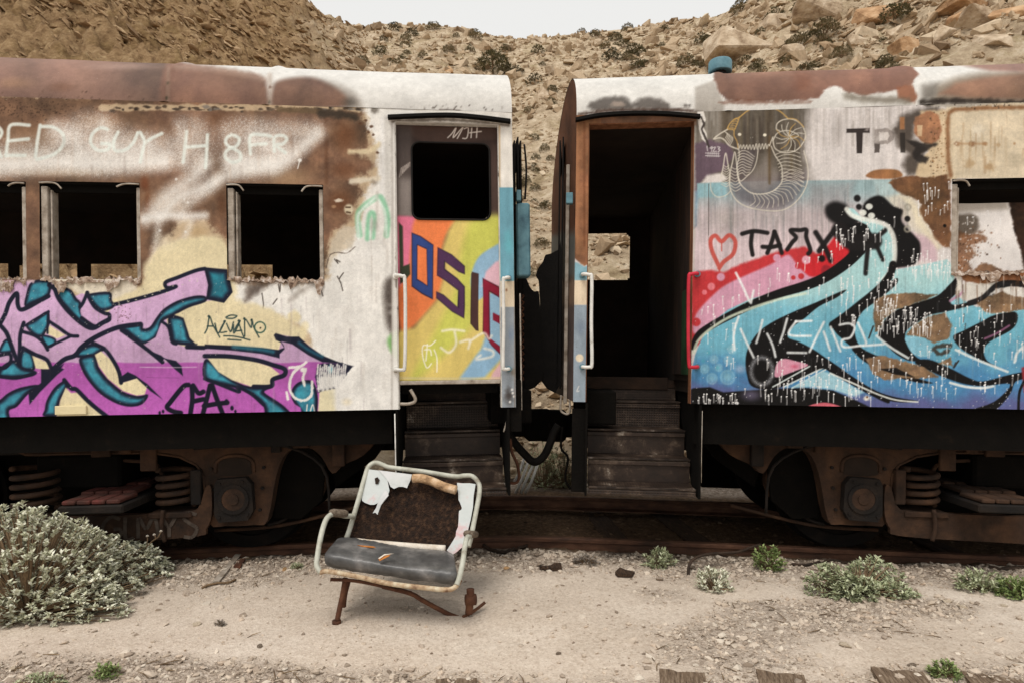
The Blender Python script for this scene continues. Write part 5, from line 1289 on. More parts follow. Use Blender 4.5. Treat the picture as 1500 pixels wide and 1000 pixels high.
    # white edge strip of the stair side
    if left:
        MB().tube([(sx0 - 0.012, -0.002, zb - 0.03), (sx0 - 0.010, -0.002, 0.8), (sx0 - 0.012, 0.0, 0.62)], 0.0045, 6).build('stair_edge', M['whitemetal'], car, True)
    else:
        MB().tube([(sx1 + 0.012, -0.002, zb - 0.05), (sx1 + 0.010, -0.002, 0.9), (sx1 + 0.012, 0.0, 0.72)], 0.0022, 6).build('stair_edge', M['alu'], car, True)
    # grab handles
    if left: hs = [(580, 593, 405, 541, M['white_rail']), (745, 737, 408, 540, M['white_rail'])]
    else: hs = [(853, 867, 403, 537, M['white_rail']), (1021, 1009, 402, 537, M['pink_rail'])]
    for p0, p1, v0, v1, hm in hs:
        y_ = -0.055
        a = L(p0, v0); b = L(p1, v0, y_); c = L(p1, v1, y_); d = L(p0, v1)
        raw = [(a[0], 0.0, a[1]), (a[0] + (b[0] - a[0]) * .1, y_ * .8, a[1]), (b[0] - (b[0] - a[0]) * .25, y_, b[1]), (b[0], y_, b[1] - 0.03), (b[0], y_, (b[1] + c[1]) / 2), (c[0], y_, c[1] + 0.03), (c[0] - (c[0] - d[0]) * .25, y_, c[1]), (d[0] + (c[0] - d[0]) * .1, y_ * .8, d[1]), (d[0], 0.0, d[1])]
        h = MB().tube(catmull(raw, 4), 0.013, 8).build('grab_handle', hm, car, True)
        for e in (a, d):
            MB().disc((e[0], e[1]), 0.022, -0.02, 0.0, 12).build('mounting_boss', M['bluemetal'] if not (left and p0 < 600) else M['white_rail'], h)
    # diaphragm frames at the gangway
    dx = 1 if left else -1
    for k in range(4 if left else 2):
        x0 = xe + dx * ((0.09 if left else 0.012) + 0.028 * k)
        x1 = x0 + dx * 0.012
        inn = 0.03 * (k % 2)
        zt = Zv(762 if left else 812, 206, 1.0) - (0.02 if k % 2 else 0)
        m = MB(); lo, hi = min(x0, x1), max(x0, x1)
        s0 = sk(np.array(1.0)) * 1.0
        m.box(lo + s0, hi + s0, 0.92 + inn, 1.06, 1.36, zt); m.box(lo + s0, hi + s0, 1.90, 2.04 - inn, 1.36, zt); m.box(lo + s0, hi + s0, 1.061, 1.899, zt - 0.14, zt)
        m.build('diaphragm_fold', M['rubber'], car)
    # vertical end post and rod
    s1 = float(sk(np.array(0.5)))
    MB().bbox(min(xe, xe + dx * .03) + s1, max(xe, xe + dx * .03) + s1, 0.48, 0.52, 1.25, 3.2, 0.004).build('end_post', M['alu'] if not left else M['rust'], car)
    return car, dict(xe=xe, bh=bh, zb=zb, d0=d0, d1=d1, dtop=dtop, X=X, Zv=Zv, wins=wins, wz=wz, sk=sk)

M['torn'] = mat_noise('torn_peeled_sheet', [(70, 48, 36), (150, 128, 110), (206, 196, 188)], 28, 0.8, 0.5, 80)
carL, iL = build_car(FL, -1, 'burnt brown and white passenger car with purple graffiti and a closed rainbow door')
carR, iR = build_car(FR, 1, 'grey white passenger car with blue graffiti and an open dark doorway')

# ---- left car: closed painted door
X, Zv = iL['X'], iL['Zv']
yd = 0.055
w0, w1 = FL.L(604, 300, yd)[0], FL.L(718, 300, yd)[0]
z0, z1 = FL.L(660, 322, yd)[1], FL.L(660, 210, yd)[1]
dz0 = FL.L(660, 556, yd)[1]
V, Fq = sheet(np.arange(iL['d0'] + 0.007, iL['d1'] - 0.006, STEP), np.arange(dz0, iL['dtop'] - 0.005, STEP), [rect_hole(w0, w1, z0, z1, 0.055)], lambda a, b: yd + 0.002 * fbm(a * 5, b * 5, 2))
door = fastmesh('door', V, Fq, M['paint'], carL)
px, py = FL.px(V[:, 0], V[:, 1] * 0 + yd, V[:, 2])
cv = Canvas(px, py, (90, 66, 56), 0.1)
paint_left_door(cv)
cv.out(door.data, GAIN)
tag(door, 'closed door painted in rainbow colours with tall letters')
pts = []
r_ = 0.055
for cx_, cz_, a0 in ((w1 - r_, z1 - r_, 0), (w0 + r_, z1 - r_, 90), (w0 + r_, z0 + r_, 180), (w1 - r_, z0 + r_, 270)):
    for k in range(6):
        a = R(a0 + 18 * k); pts.append((cx_ + r_ * math.cos(a), yd - 0.002, cz_ + r_ * math.sin(a)))
MB().tube(pts, 0.007, 6, closed=True).build('window_gasket', M['rubber'], door, True)
MB().bbox(iL['d0'] + 0.004, iL['d1'] - 0.004, 0.02, 0.10, dz0 - 0.03, dz0 - 0.002, 0.004).build('threshold', M['alu'], carL)
MB().box(iL['d0'] + 0.02, iL['d1'] - 0.02, 0.10, 0.14, dz0 - 0.1, dz0 - 0.031).build('threshold_beam', M['blackmetal'], carL)
# hook below the wall corner
hk = [Vector((FL.L(p, v, 0.02)[0], 0.02, FL.L(p, v, 0.02)[1])) for p, v in catmull([(586, 591), (598, 591), (607, 588), (608, 582), (601, 570)], 4)]
MB().tube(hk, 0.012, 8).build('step_hook', M['alu'], carL, True)
# white corner piece of the sheet folding under
MB().box(iL['d0'] - 0.014, iL['d0'] - 0.002, 0.006, 0.05, iL['zb'] - 0.0, iL['zb'] + 0.25).build('corner_fold', M['whitemetal'], carL)
# number plate on the piece
a = FL.L(82, 594); b = FL.L(128, 606)
MB().bbox(a[0], b[0], -0.016, 0.0, b[1], a[1], 0.003).build('bolted_plate', mat_noise('cream_plate', [(150, 130, 96), (214, 200, 160), (222, 208, 168)], 20, .7, .2, stops=[.28, .36, .6]), carL)
# blue folding gate box at the end of the left car
bx0, bx1 = FL.L(757, 350, 0.14)[0], FL.L(777, 350, 0.14)[0]
zt, zb_ = FL.L(767, 297, 0.14)[1], FL.L(767, 405, 0.14)[1]
gate = MB().bbox(bx0, bx1, 0.14, 0.26, zb_, zt, 0.012).build('end_lamp_housing', M['bluemetal'], carL)
MB().bbox(bx0, bx0 + 0.035, 0.12, 0.17, zt + 0.01, zt + 0.09, 0.004).build('bracket', M['bluemetal'], carL)
MB().bbox(iR['X'](826), iR['X'](836), -0.0, 0.05, FR.L(831, 298)[1], FR.L(831, 282)[1], 0.004).build('bracket', M['bluemetal'], carR)
MB().tube(catmull([(FL.L(768, 212, .3)[0], .3, FL.L(768, 212, .3)[1]), (FL.L(771, 250, .3)[0], .3, FL.L(771, 250, .3)[1]), (FL.L(769, 292, .3)[0], .3, FL.L(769, 292, .3)[1])], 4), 0.008, 6).build('hanging_cable', M['rubber'], carL, True)
# torn gangway curtains
def curtain(fr, car, y, pts, name='torn_gangway_curtain'):
    poly = [fr.L(p, v, y) for p, v in catmull(pts, 3, True)]
    MB().extr([(float(a), float(b)) for a, b in poly], y, y + 0.018).build(name, M['rubber'], car)
curtain(FR, carR, 0.95, [(818, 366), (806, 372), (799, 374), (795, 384), (789, 392), (785, 404), (789, 412), (790, 430), (791, 446), (790, 500), (792, 556), (822, 560), (822, 366)])
curtain(FL, carL, 0.95, [(758, 404), (768, 404), (772, 410), (776, 420), (782, 427), (789, 428), (791, 450), (793, 500), (794, 556), (758, 560)])
# rippled edge of the left diaphragm
pts = [Vector((FL.L(765 + 2.2 * math.sin(k * 1.5), 432 + k * 2.2, .6)[0], .6, FL.L(765, 432 + k * 2.2, .6)[1])) for k in range(58)]
MB().tube(pts, 0.008, 5).build('rippled_strip', M['rust'], carL, True)

# ---- right car: blind panel in the window, opened door leaf
yp = 0.085
xs = np.arange(FR.L(1396, 350, yp)[0], FR.L(1558, 350, yp)[0], 0.007)
zs = np.arange(iR['wz'][0][0] - 0.0, FR.L(1440, 296, yp)[1], 0.007)
V, Fq = sheet(xs, zs, [], lambda a, b: yp + 0.012 * fbm(a * 4, b * 4, 3) + 0.05 * (b - zs[0]))
pn = fastmesh('window_blind_panel', V, Fq, M['paint'], carR)
px, py = FR.px(V[:, 0], V[:, 1] * 0 + yp, V[:, 2])
cv = Canvas(px, py, (218, 212, 208), 0.1)
cv.vary(1380, 1600, 280, 410, 20, 20, .08)
cv.poly([(1380, 290), (1478, 292), (1480, 306), (1380, 312)], (150, 138, 124), 5, .7)
cv.poly([(1396, 318), (1412, 313), (1428, 313), (1435, 322), (1432, 340), (1420, 346), (1398, 346)], (84, 72, 60), 4, .9, sm=True, jit=2, js=6)
cv.poly([(1390, 340), (1440, 340), (1444, 352), (1424, 358), (1430, 372), (1420, 384), (1426, 402), (1390, 402)], rustcol((132, 82, 48), 7, .3), 4, .85, jit=8, js=6, rust=1)
cv.poly([(1428, 394), (1440, 386), (1456, 390), (1470, 398), (1600, 396), (1600, 404), (1420, 404)], rustcol((140, 90, 54), 7, .3), 2, .9, jit=3, js=5, rust=1)
cv.poly([(1478, 285), (1600, 285), (1600, 410), (1500, 400), (1494, 360), (1486, 330)], rustcol((58, 36, 24), 8, .4), 2, 1, jit=3, js=6, rust=1)
rg = random.Random(9)
for i in range(160): cv.blob(rg.gauss(1424, 16), rg.gauss(360, 22), rg.uniform(.8, 2.6), rg.uniform(.8, 2.4), rg.choice([(120, 76, 46), (70, 50, 38), (220, 212, 204)]), .8, .3)
cv.drips([(1420, 318), (1428, 317), (1403, 314), (1406, 325), (1450, 308), (1468, 320), (1440, 370)], rng=rg)
cv.out(pn.data, GAIN)
tag(pn, 'white panel blocking the window, rust blistered along its left and lower edges')
ax = FR.L(1012, 400, 0.12)[0]
MB().bbox(ax - 0.008, ax + 0.026, 0.12, 0.86, 1.50, 3.22, 0.004).build('open_door_leaf', mat_noise('scorched_door_leaf', [(20, 16, 13), (40, 27, 20), (70, 45, 31)], 4, .8, .3, 40, stretch=(1, 4, .5)), carR)
MB().bbox(ax - 0.012, ax - 0.009, 0.13, 0.42, 1.5, 2.15, 0.001).build('green_kick_panel', mat_noise('dark_green_paint', [(20, 30, 20), (30, 56, 34), (46, 78, 50)], 5, .6, .2), carR)
MB().bbox(iR['d0'] + 0.02, iR['d1'] - 0.02, 0.97, 1.06, 1.36, 1.47, 0.006).build('threshold', M['under'], carR)
# blue vent on the roof
vent_x = FR.L(1056, 100, 0.55)[0]
def lathe(prof, c, seg=24):
    m = MB(); vs = []; fs = []; n = len(prof)
    for k in range(seg):
        a = 2 * math.pi * k / seg
        for r_, z_ in prof: vs.append((c[0] + r_ * math.cos(a), c[1] + r_ * math.sin(a), z_))
    for k in range(seg):
        l = (k + 1) % seg
        for q_ in range(n - 1): fs.append((k * n + q_, l * n + q_, l * n + q_ + 1, k * n + q_ + 1))
    return m.add(vs, fs)
vc = (vent_x, 0.58); vt = FR.L(1056, 83, 0.50)[1]; vb = FR.L(1056, 100, 0.50)[1]
vent = autosmooth(lathe([(0.0, vt + 0.006), (0.085, vt), (0.092, vt - 0.012), (0.092, vb + 0.004), (0.086, vb), (0.0, vb + 0.01)], vc).build('roof_vent', M['bluemetal'], carR), 35)
lathe([(0.05, vb - 0.12), (0.05, vb + 0.008)], vc).build('vent_neck', M['rubber'], vent)
vx = FL.L(60, 100, 0.9)[0]
MB().bbox(vx - 0.17, vx + 0.17, 0.85, 1.05, 3.95, 4.06, 0.01).build('roof_hatch', M['blackmetal'], carL)

# ---- bogies
def bogie(car, fr, jx, sgn, dz=0.0):
    k = 0.0052
    q2 = lambda p, v: (jx + sgn * (p - 350) * k, 0.565 + dz - (v - 735) * k)
    bg_ = fr.place(empty('bogie'))
    tag(bg_, 'rusty brown bogie with red spring leaves and chalked letters under the left car' if sgn > 0 else 'dark rusty bogie with white paint drips under the right car', 'bogie', 'bogies under the cars')
    outline = catmull([(60, 640), (300, 637), (545, 633), (552, 650), (530, 676), (500, 690), (484, 702), (468, 676), (448, 662), (420, 668), (404, 700), (390, 768), (372, 774), (330, 774), (308, 768), (302, 700), (292, 684), (270, 672), (240, 664), (150, 662), (60, 664)], 3, True)
    MB().extr([q2(p, v) for p, v in outline], 0.40, 0.52).build('side_frame', M['bogie'], bg_)
    lip = MB().tube([(q2(p, v)[0], 0.398, q2(p, v)[1]) for p, v in catmull([(318, 696), (320, 680), (335, 672), (356, 672), (370, 680), (372, 696)], 4)], 0.014, 6)
    lip.tube([(q2(p, v)[0], 0.398, q2(p, v)[1]) for p, v in [(60, 662), (230, 664), (268, 671), (292, 684), (301, 700), (307, 768)]], 0.010, 6)
    lip.build('casting_rib', M['bogie'], bg_, True)
    MB().extr([q2(p, v) for p, v in catmull([(322, 692), (324, 680), (336, 675), (354, 675), (366, 680), (368, 692), (366, 700), (324, 700)], 3, True)], 0.396, 0.399).build('opening_shade_plate', M['soot'], bg_)  # thin dark plate stands for the shade inside an opening
    jb = MB().extr([q2(p, v) for p, v in [(324, 704), (364, 702), (372, 712), (374, 750), (366, 764), (326, 766), (320, 756), (320, 712)]], 0.33, 0.397).build('journal_box', M['bogie_d'], bg_)
    c = q2(347, 733)
    MB().ring(c, 0.085, 0.112, 0.318, 0.329, 28).build('cover_rim', M['bogie_d'], jb)
    MB().disc(c, 0.084, 0.322, 0.329, 24).disc((c[0], c[1]), 0.04, 0.314, 0.3219, 16).build('cover_plate', M['bogie'], jb)
    for p, v in ((328, 710), (360, 708), (366, 755), (327, 758)):
        MB().disc(q2(p, v), 0.011, 0.318, 0.329, 6).build('bolt', M['bogie_d'], jb)
    # equaliser beam below
    eq = MB().extr([q2(p, v) for p, v in catmull([(40, 752), (150, 752), (270, 750), (296, 744), (306, 716), (314, 716), (314, 756), (306, 776), (292, 786), (160, 790), (40, 788)], 3, True)], 0.36, 0.399).build('equaliser_beam', M['bogie'], bg_)
    # coil springs
    for p, v0, v1, r0 in ((258, 690, 744, 0.125), (66, 682, 742, 0.14))[:2 if sgn > 0 else 1]:
        cx_ = q2(p, 0)[0]; zt = q2(p, v0)[1]; zb2 = q2(p, v1)[1]
        n = 110; pts = []
        for j in range(n + 1):
            a = j / n * 2 * math.pi * 4.6
            pts.append((cx_ + r0 * math.cos(a), 0.47 + r0 * math.sin(a), zb2 + (zt - zb2) * j / n))
        MB().tube(pts, 0.021, 8).build('coil_spring', M['bogie'], bg_, True)
        m = MB(); m.bbox(cx_ - r0 - .03, cx_ + r0 + .03, 0.34, 0.60, zb2 - 0.07, zb2 - 0.03, 0.006)
        m.build('spring_seat', M['bogie'], bg_)
    # leaf spring pack seen from above: sloping rows of plates
    rows, cols = 3, 4
    x0 = q2(146, 0)[0]; wdt = 0.385
    for i in range(cols):
        m = MB()
        for j in range(rows):
            xa_ = x0 + sgn * wdt * i / cols; xb_ = x0 + sgn * wdt * (i + 0.92) / cols
            ya, yb = 0.05 + 0.28 * j, 0.05 + 0.28 * (j + 0.94)
            zc = 0.655 + dz + 0.012 * j
            sh = -0.03 * j * sgn
            lo, hi = min(xa_, xb_) + sh, max(xa_, xb_) + sh
            m.bbox(lo, hi, ya, yb, zc - 0.03, zc, 0.008)
        m.build('leaf_plate', M['redspring'] if sgn > 0 else M['bogie'], bg_)
    lo, hi = min(x0, x0 + sgn * wdt), max(x0, x0 + sgn * wdt)
    MB().bbox(lo - 0.02, hi + 0.02, 0.04, 0.95, 0.56 + dz, 0.62 + dz, 0.01).build('spring_plank', M['bogie_d'], bg_)
    # wheels on two axles, brake gear
    for wx in (jx, jx - sgn * 2.4):
        wc = (wx + 0.0, 0.565 + dz)
        for yw, s_ in ((0.70, 1), (2.12, -1)):
            m = MB(); m.ring(wc, 0.36, 0.455, yw, yw + 0.13, 44); m.ring(wc, 0.36, 0.485, yw + (0.13 if s_ > 0 else -0.03), yw + (0.16 if s_ > 0 else 0.0), 44)
            wh = m.build('wheel', M['wheel'], bg_)
            m = MB(); m.disc(wc, 0.361, yw + 0.04, yw + 0.09, 36); m.disc(wc, 0.12, yw + 0.0, yw + 0.13, 20)
            m.build('wheel_web', M['wheel'], wh)
        MB().tube([(wx, 0.34, wc[1]), (wx, 2.62, wc[1])], 0.075, 12).build('axle', M['bogie_d'], bg_, True)
    m = MB(); m.extr([q2(p, v) for p, v in [(432, 692), (446, 694), (446, 712), (438, 756), (430, 756), (440, 712)]], 0.60, 0.66)
    m.build('brake_shoe', M['alu_d'], bg_)
    MB().extr([q2(p, v) for p, v in catmull([(448, 690), (462, 700), (468, 720), (460, 744), (444, 756), (444, 712)], 3, True)], 0.62, 0.70).build('brake_head', M['bogie'], bg_)
    MB().bbox(min(jx - sgn * 1.5, jx - sgn * 0.9), max(jx - sgn * 1.5, jx - sgn * 0.9), 0.5, 2.45, 0.66 + dz, 0.92 + dz, 0.02).build('bolster', M['blackmetal'], bg_)
    MB().extr([q2(p, v) for p, v in outline], 2.46, 2.56).build('side_frame', M['bogie_d'], bg_)
    MB().bbox(min(jx - sgn * 2.6, jx + sgn * 1.0), max(jx - sgn * 2.6, jx + sgn * 1.0), 0.5, 0.58, 0.93 + dz, 1.05 + dz, 0.01).build('top_beam', M['bogie_d'], bg_)
    # dark block added between the wheels to shut out light under the car
    lo_, hi_ = sorted((jx - sgn * 2.1, jx + sgn * 0.28))
    MB().bbox(lo_, hi_, 0.95, 1.98, 0.36 + dz, 0.98 + dz, 0.05).build('underside_dark_block', M['blackmetal'], bg_)
    # clutter: bolts, brackets, pipes, hanger straps and brake rods
    rg = random.Random(3 if sgn > 0 else 4)
    for p, v in [(120 + 34 * k_, 648 + (k_ % 2) * 4) for k_ in range(12)] + [(312, 690), (314, 720), (314, 750), (386, 690), (384, 720), (380, 752)]:
        MB().disc(q2(p, v), 0.013, 0.384, 0.3995, 6).build('bolt', M['bogie_d'], bg_)
    for p0, p1, v0, v1, d_ in ((150, 176, 640, 668, .03), (188, 204, 644, 664, .04), (216, 238, 650, 690, .03), (286, 300, 690, 740, .05), (398, 412, 645, 668, .04), (430, 452, 640, 662, .05), (486, 504, 640, 690, .06)):
        (x0_, z0_), (x1_, z1_) = q2(p0, v1), q2(p1, v0)
        MB().bbox(min(x0_, x1_), max(x0_, x1_), 0.40 - d_, 0.3995, z0_, z1_, 0.006).build('bracket', M['bogie' if rg.random() < .6 else 'bogie_d'], bg_)
    for pts_, yy_, r_ in (([(60, 676), (200, 680), (230, 700), (232, 745)], .56, .016), ([(290, 660), (400, 655), (470, 690), (480, 760)], .38, .011), ([(420, 660), (425, 720), (412, 770), (380, 784)], .60, .014), ([(300, 790), (400, 786), (520, 760)], .62, .015), ([(250, 745), (248, 770), (252, 790)], .33, .016)):
        MB().tube([(q2(p, v)[0], yy_, q2(p, v)[1]) for p, v in catmull(pts_, 4)], r_, 6).build('brake_rod', M['bogie' if r_ > .014 else 'bogie_d'], bg_, True)
    MB().extr([q2(p, v) for p, v in [(395, 668), (440, 660), (468, 690), (462, 748), (430, 775), (392, 772)]], 0.56, 0.60).build('wheel_dark_plate', M['blackmetal'], bg_)  # black plate added to keep the wheel dark and mostly hidden
    # hanger bracket towards the car end
    MB().extr([q2(p, v) for p, v in [(470, 640), (560, 634), (556, 668), (540, 690), (500, 718), (478, 734), (470, 700)]], 0.72, 0.80).build('brake_hanger', M['blackmetal'], bg_)
    return bg_, q2
M['alu_d'] = mat_noise('worn_brake_iron', [(52, 40, 33), (84, 66, 56), (112, 92, 80)], 8, .7, .3)
jl = FL.L(350, 735, 0.4)[0]; jr = FR.L(1255, 720, 0.4)[0]
bgL, qL = bogie(carL, FL, jl, 1, 0.0)
bgR, qR = bogie(carR, FR, jr, -1, 0.0)
# chalked letters on the left beam
lm = mat_noise('faded_grey_lettering', [(56, 47, 40), (84, 74, 66)], 20, .95, .1)
for st in ([(190, 757), (178, 753), (167, 764), (168, 778), (180, 786), (190, 780), (190, 771), (181, 771)], [(197, 754), (197, 785), (208, 784)], [(214, 785), (215, 756), (225, 772), (236, 754), (242, 785)], [(247, 756), (256, 770), (266, 754)], [(256, 770), (256, 785)], [(294, 754), (282, 751), (276, 758), (284, 766), (294, 774), (288, 786), (276, 785)]):
    tx = MB()
    pp = [(qL(p, v)[0], 0.354, qL(p, v)[1]) for p, v in catmull(st, 4)]
    for a_, b_ in zip(pp[:-1], pp[1:]):
        d = Vector(b_) - Vector(a_); n_ = Vector((-d.z, 0, d.x)).normalized() * 0.013
        a_, b_ = Vector(a_), Vector(b_)
        tx.add([a_ - n_, b_ - n_, b_ + n_, a_ + n_], [(0, 1, 2, 3)])
    tx.build('chalked_letter', lm, bgL)

# ---- couplers, hoses and irons between the cars
def between(car, fr, s):
    xe_ = fr.L(752, 600, 1.475)[0] if s > 0 else fr.L(845, 600, 1.475)[0]
    yc = 1.475
    m = MB()
    m.bbox(min(xe_ - s * .9, xe_ + s * .12), max(xe_ - s * .9, xe_ + s * .12), yc - .10, yc + .10, 0.88, 1.10, .02)
    m.bbox(min(xe_ + s * .10, xe_ + s * .36), max(xe_ + s * .10, xe_ + s * .36), yc - .17, yc + .05, 0.84, 1.14, .03)
    m.build('coupler', M['blackmetal'], car)
    m = MB(); m.bbox(min(xe_ - s * .3, xe_ + s * .02), max(xe_ - s * .3, xe_ + s * .02), 0.3, 2.65, 1.10, 1.36, .01)
    m.build('buffer_beam', M['blackmetal'], car)
between(carL, FL, 1); between(carR, FR, -1)
def iron(fr, car, pts, y, r, mat, name):
    pp = [(fr.L(p, v, y)[0], y, fr.L(p, v, y)[1]) for p, v in catmull(pts, 5)]
    MB().tube(pp, r, 8).build(name, mat, car, True)
iron(FL, carL, [(744, 632), (754, 648), (768, 664), (782, 676), (796, 668), (806, 648), (812, 632), (818, 622)], 1.0, 0.036, M['rubber'], 'steam_hose')
iron(FR, carR, [(822, 578), (821, 598), (825, 604), (832, 606), (835, 600), (834, 584)], 0.35, 0.008, M['alu'], 'cut_lever')
iron(FL, carL, [(766, 578), (769, 590), (767, 610)], 0.35, 0.011, M['alu'], 'cut_lever')
iron(FL, carL, [(747, 642), (750, 662), (758, 680), (760, 700), (754, 707), (744, 706)], 0.30, 0.012, M['rust'], 'air_pipe')
iron(FR, carR, [(824, 625), (822, 655), (832, 670), (828, 700), (836, 716)], 0.60, 0.010, M['blackmetal'], 'air_pipe')
iron(FL, carL, [(744, 560), (741, 585), (743, 610), (738, 632)], 0.15, 0.007, M['alu'], 'loose_wire')
MB().bbox(FL.L(746, 600, .03)[0], FL.L(764, 600, .03)[0], 0.03, 0.07, FL.L(750, 632, .03)[1], FL.L(750, 556, .03)[1], .004).build('end_stanchion', M['blackmetal'], carL)
MB().bbox(FR.L(838, 600, .03)[0], FR.L(858, 600, .03)[0], 0.03, 0.07, FR.L(850, 720, .03)[1], FR.L(850, 598, .03)[1], .004).build('end_stanchion', M['blackmetal'], carR)
MB().box(FL.L(763, 600, .05)[0], FL.L(765, 600, .05)[0], 0.05, 0.06, FL.L(764, 600, .05)[1], FL.L(764, 430, .05)[1]).build('edge_angle', M['alu'], carL)
# ------------------------------------------------------------------ ground, rails, sleepers
def gz(x, y):
    x = np.asarray(x, dtype=np.float64); y = np.asarray(y, dtype=np.float64)
    h = 0.020 * fbm(x * 0.9 + 5, y * 0.9, 4) + 0.010 * fbm(x * 3.1, y * 3.1 + 7, 3)
    h = h - 0.012 * smooth01((y - 5.1) / 0.4) * (1 - smooth01((y - 6.9) / 0.6))            # hollow between the rails
    h = h + 0.05 * np.exp(-((y - 4.75) / 0.28) ** 2) * (0.5 + 0.5 * fbm(x * 0.8, y, 2))    # loose bank along the near rail
    h = h - 0.012 * smooth01((3.3 - y) / 0.4)
    h = h - 0.018 * (np.sqrt(x * x + 0.25) - 0.5) * smooth01((y - 4.4) / 0.6)
    h = h + 0.10 * smooth01((y - 7.4) / 1.5)
    return h

def ground_mat():
    m, t, b = newmat('desert_dirt')
    tc = t.nodes.new('ShaderNodeTexCoord'); src = tc.outputs['Object']
    def noise(sc, d=6, r=.6):
        n = t.nodes.new('ShaderNodeTexNoise'); n.inputs['Scale'].default_value = sc; n.inputs['Detail'].default_value = d; n.inputs['Roughness'].default_value = r
        t.links.new(src, n.inputs['Vector']); return n.outputs['Fac']
    def ramp(f, st):
        rp = t.nodes.new('ShaderNodeValToRGB')
        while len(rp.color_ramp.elements) < len(st): rp.color_ramp.elements.new(.5)
        for e, (p, c) in zip(rp.color_ramp.elements, st): e.position = p; e.color = lin4(c)
        t.links.new(f, rp.inputs['Fac']); return rp.outputs[0]
    big = ramp(noise(1.1, 5), [(.32, (182, 166, 149)), (.5, (205, 190, 174)), (.68, (226, 214, 200))])
    fine = ramp(noise(34, 9, .75), [(.26, (116, 101, 87)), (.40, (184, 168, 152)), (.56, (207, 193, 177)), (.7, (230, 219, 206))])
    mx = t.nodes.new('ShaderNodeMixRGB'); mx.inputs['Fac'].default_value = .55
    t.links.new(big, mx.inputs[1]); t.links.new(fine, mx.inputs[2])
    vo = t.nodes.new('ShaderNodeTexVoronoi'); vo.inputs['Scale'].default_value = 85
    t.links.new(src, vo.inputs['Vector'])
    pr = ramp(vo.outputs['Color'], [(.0, (150, 132, 110)), (.5, (255, 255, 255)), (1., (255, 255, 255))])
    mu = t.nodes.new('ShaderNodeMixRGB'); mu.blend_type = 'MULTIPLY'; mu.inputs['Fac'].default_value = .35
    t.links.new(mx.outputs[0], mu.inputs[1]); t.links.new(pr, mu.inputs[2])
    lo = t.nodes.new('ShaderNodeAttribute'); lo.attribute_name = 'loose'
    lc = ramp(noise(26, 9, .78), [(.32, (82, 70, 60)), (.44, (148, 132, 117)), (.56, (192, 177, 161)), (.7, (222, 211, 198))])
    ml = t.nodes.new('ShaderNodeMixRGB'); t.links.new(lo.outputs['Fac'], ml.inputs['Fac']); t.links.new(mu.outputs[0], ml.inputs[1]); t.links.new(lc, ml.inputs[2]); mu = ml
    at = t.nodes.new('ShaderNodeAttribute'); at.attribute_name = 'oil'          # oily ballast dirt along the track
    oc = ramp(noise(20, 8, .7), [(.3, (56, 44, 33)), (.55, (98, 78, 60)), (.72, (140, 116, 92))])
    mo = t.nodes.new('ShaderNodeMixRGB'); t.links.new(at.outputs['Fac'], mo.inputs['Fac']); t.links.new(mu.outputs[0], mo.inputs[1]); t.links.new(oc, mo.inputs[2])
    t.links.new(mo.outputs[0], b.inputs['Base Color'])
    b.inputs['Roughness'].default_value = .97; b.inputs['Specular IOR Level'].default_value = .15
    bp = t.nodes.new('ShaderNodeBump'); bp.inputs['Distance'].default_value = .012
    bs = t.nodes.new('ShaderNodeMath'); bs.operation = 'MULTIPLY_ADD'; bs.inputs[1].default_value = .55; bs.inputs[2].default_value = .35
    t.links.new(lo.outputs['Fac'], bs.inputs[0]); t.links.new(bs.outputs[0], bp.inputs['Strength'])
    ad = t.nodes.new('ShaderNodeMath'); ad.operation = 'MULTIPLY_ADD'; ad.inputs[1].default_value = 1.0
    t.links.new(noise(60, 8, .7), ad.inputs[0]); t.links.new(vo.outputs['Distance'], ad.inputs[2])
    t.links.new(ad.outputs[0], bp.inputs['Height']); t.links.new(bp.outputs[0], b.inputs['Normal'])
    return m
M['dirt'] = ground_mat()
gx = np.concatenate([[-400, -120, -50, -25, -15], np.linspace(-10, -4.6, 28), np.arange(-4.55, 4.56, 0.022), np.linspace(4.6, 10, 28), [15, 25, 50, 120, 400]])
gy = np.concatenate([[-400, -60, -20, -8, -3, 0, 1.2], np.linspace(1.6, 2.6, 14), np.arange(2.66, 5.3, 0.022), np.linspace(5.33, 9.5, 90), [11, 14, 20, 40, 100, 400]])
GX, GY = np.meshgrid(gx, gy)
near = smooth01((9 - np.abs(GX)) / 3) * smooth01((GY - 0.5) / 1) * smooth01((11 - GY) / 2)
GZ = gz(GX, GY) * near
def rubble_zone(x, y):
    """loose stony dirt along the rail, at the next track and in patches; packed sand elsewhere"""
    yt = y + 0.1 * np.sqrt(x * x + 0.25)
    z_ = smooth01((yt - 4.28 + 0.42 * fbm(x * 1.1, y * 1.4, 3)) / 0.45) + smooth01((3.26 - y + 0.22 * fbm(x * 1.3 + 7, y * 1.3, 3)) / 0.25)
    return np.clip(z_ + 0.8 * smooth01((fbm(x * .8 + 3, y * 1.5 + 2, 3) - .12) / .3), 0, 1)
RZ = rubble_zone(GX, GY)
def ground_top(x, y):
    x = np.asarray(x, float); y = np.asarray(y, float)
    d_ = 0.022 * np.abs(fbm(x * 9, y * 9, 3)) + 0.012 * fbm(x * 20, y * 20, 2)
    return gz(x, y) + d_ * (0.12 + 0.88 * rubble_zone(x, y))
GZ = ground_top(GX, GY) * near
i = np.arange(len(gy) - 1)[:, None] * len(gx) + np.arange(len(gx) - 1)[None, :]
f = np.stack([i, i + 1, i + len(gx) + 1, i + len(gx)], -1).reshape(-1, 4)
ground = fastmesh('ground', np.stack([GX.ravel(), GY.ravel(), GZ.ravel()], 1), f, M['dirt'])
tag(ground, kind='structure')
bend = lambda x: 0.1 * np.sqrt(np.asarray(x) ** 2 + 0.25)
yn = GY + bend(GX)          # track coordinate: near rail at 5.30
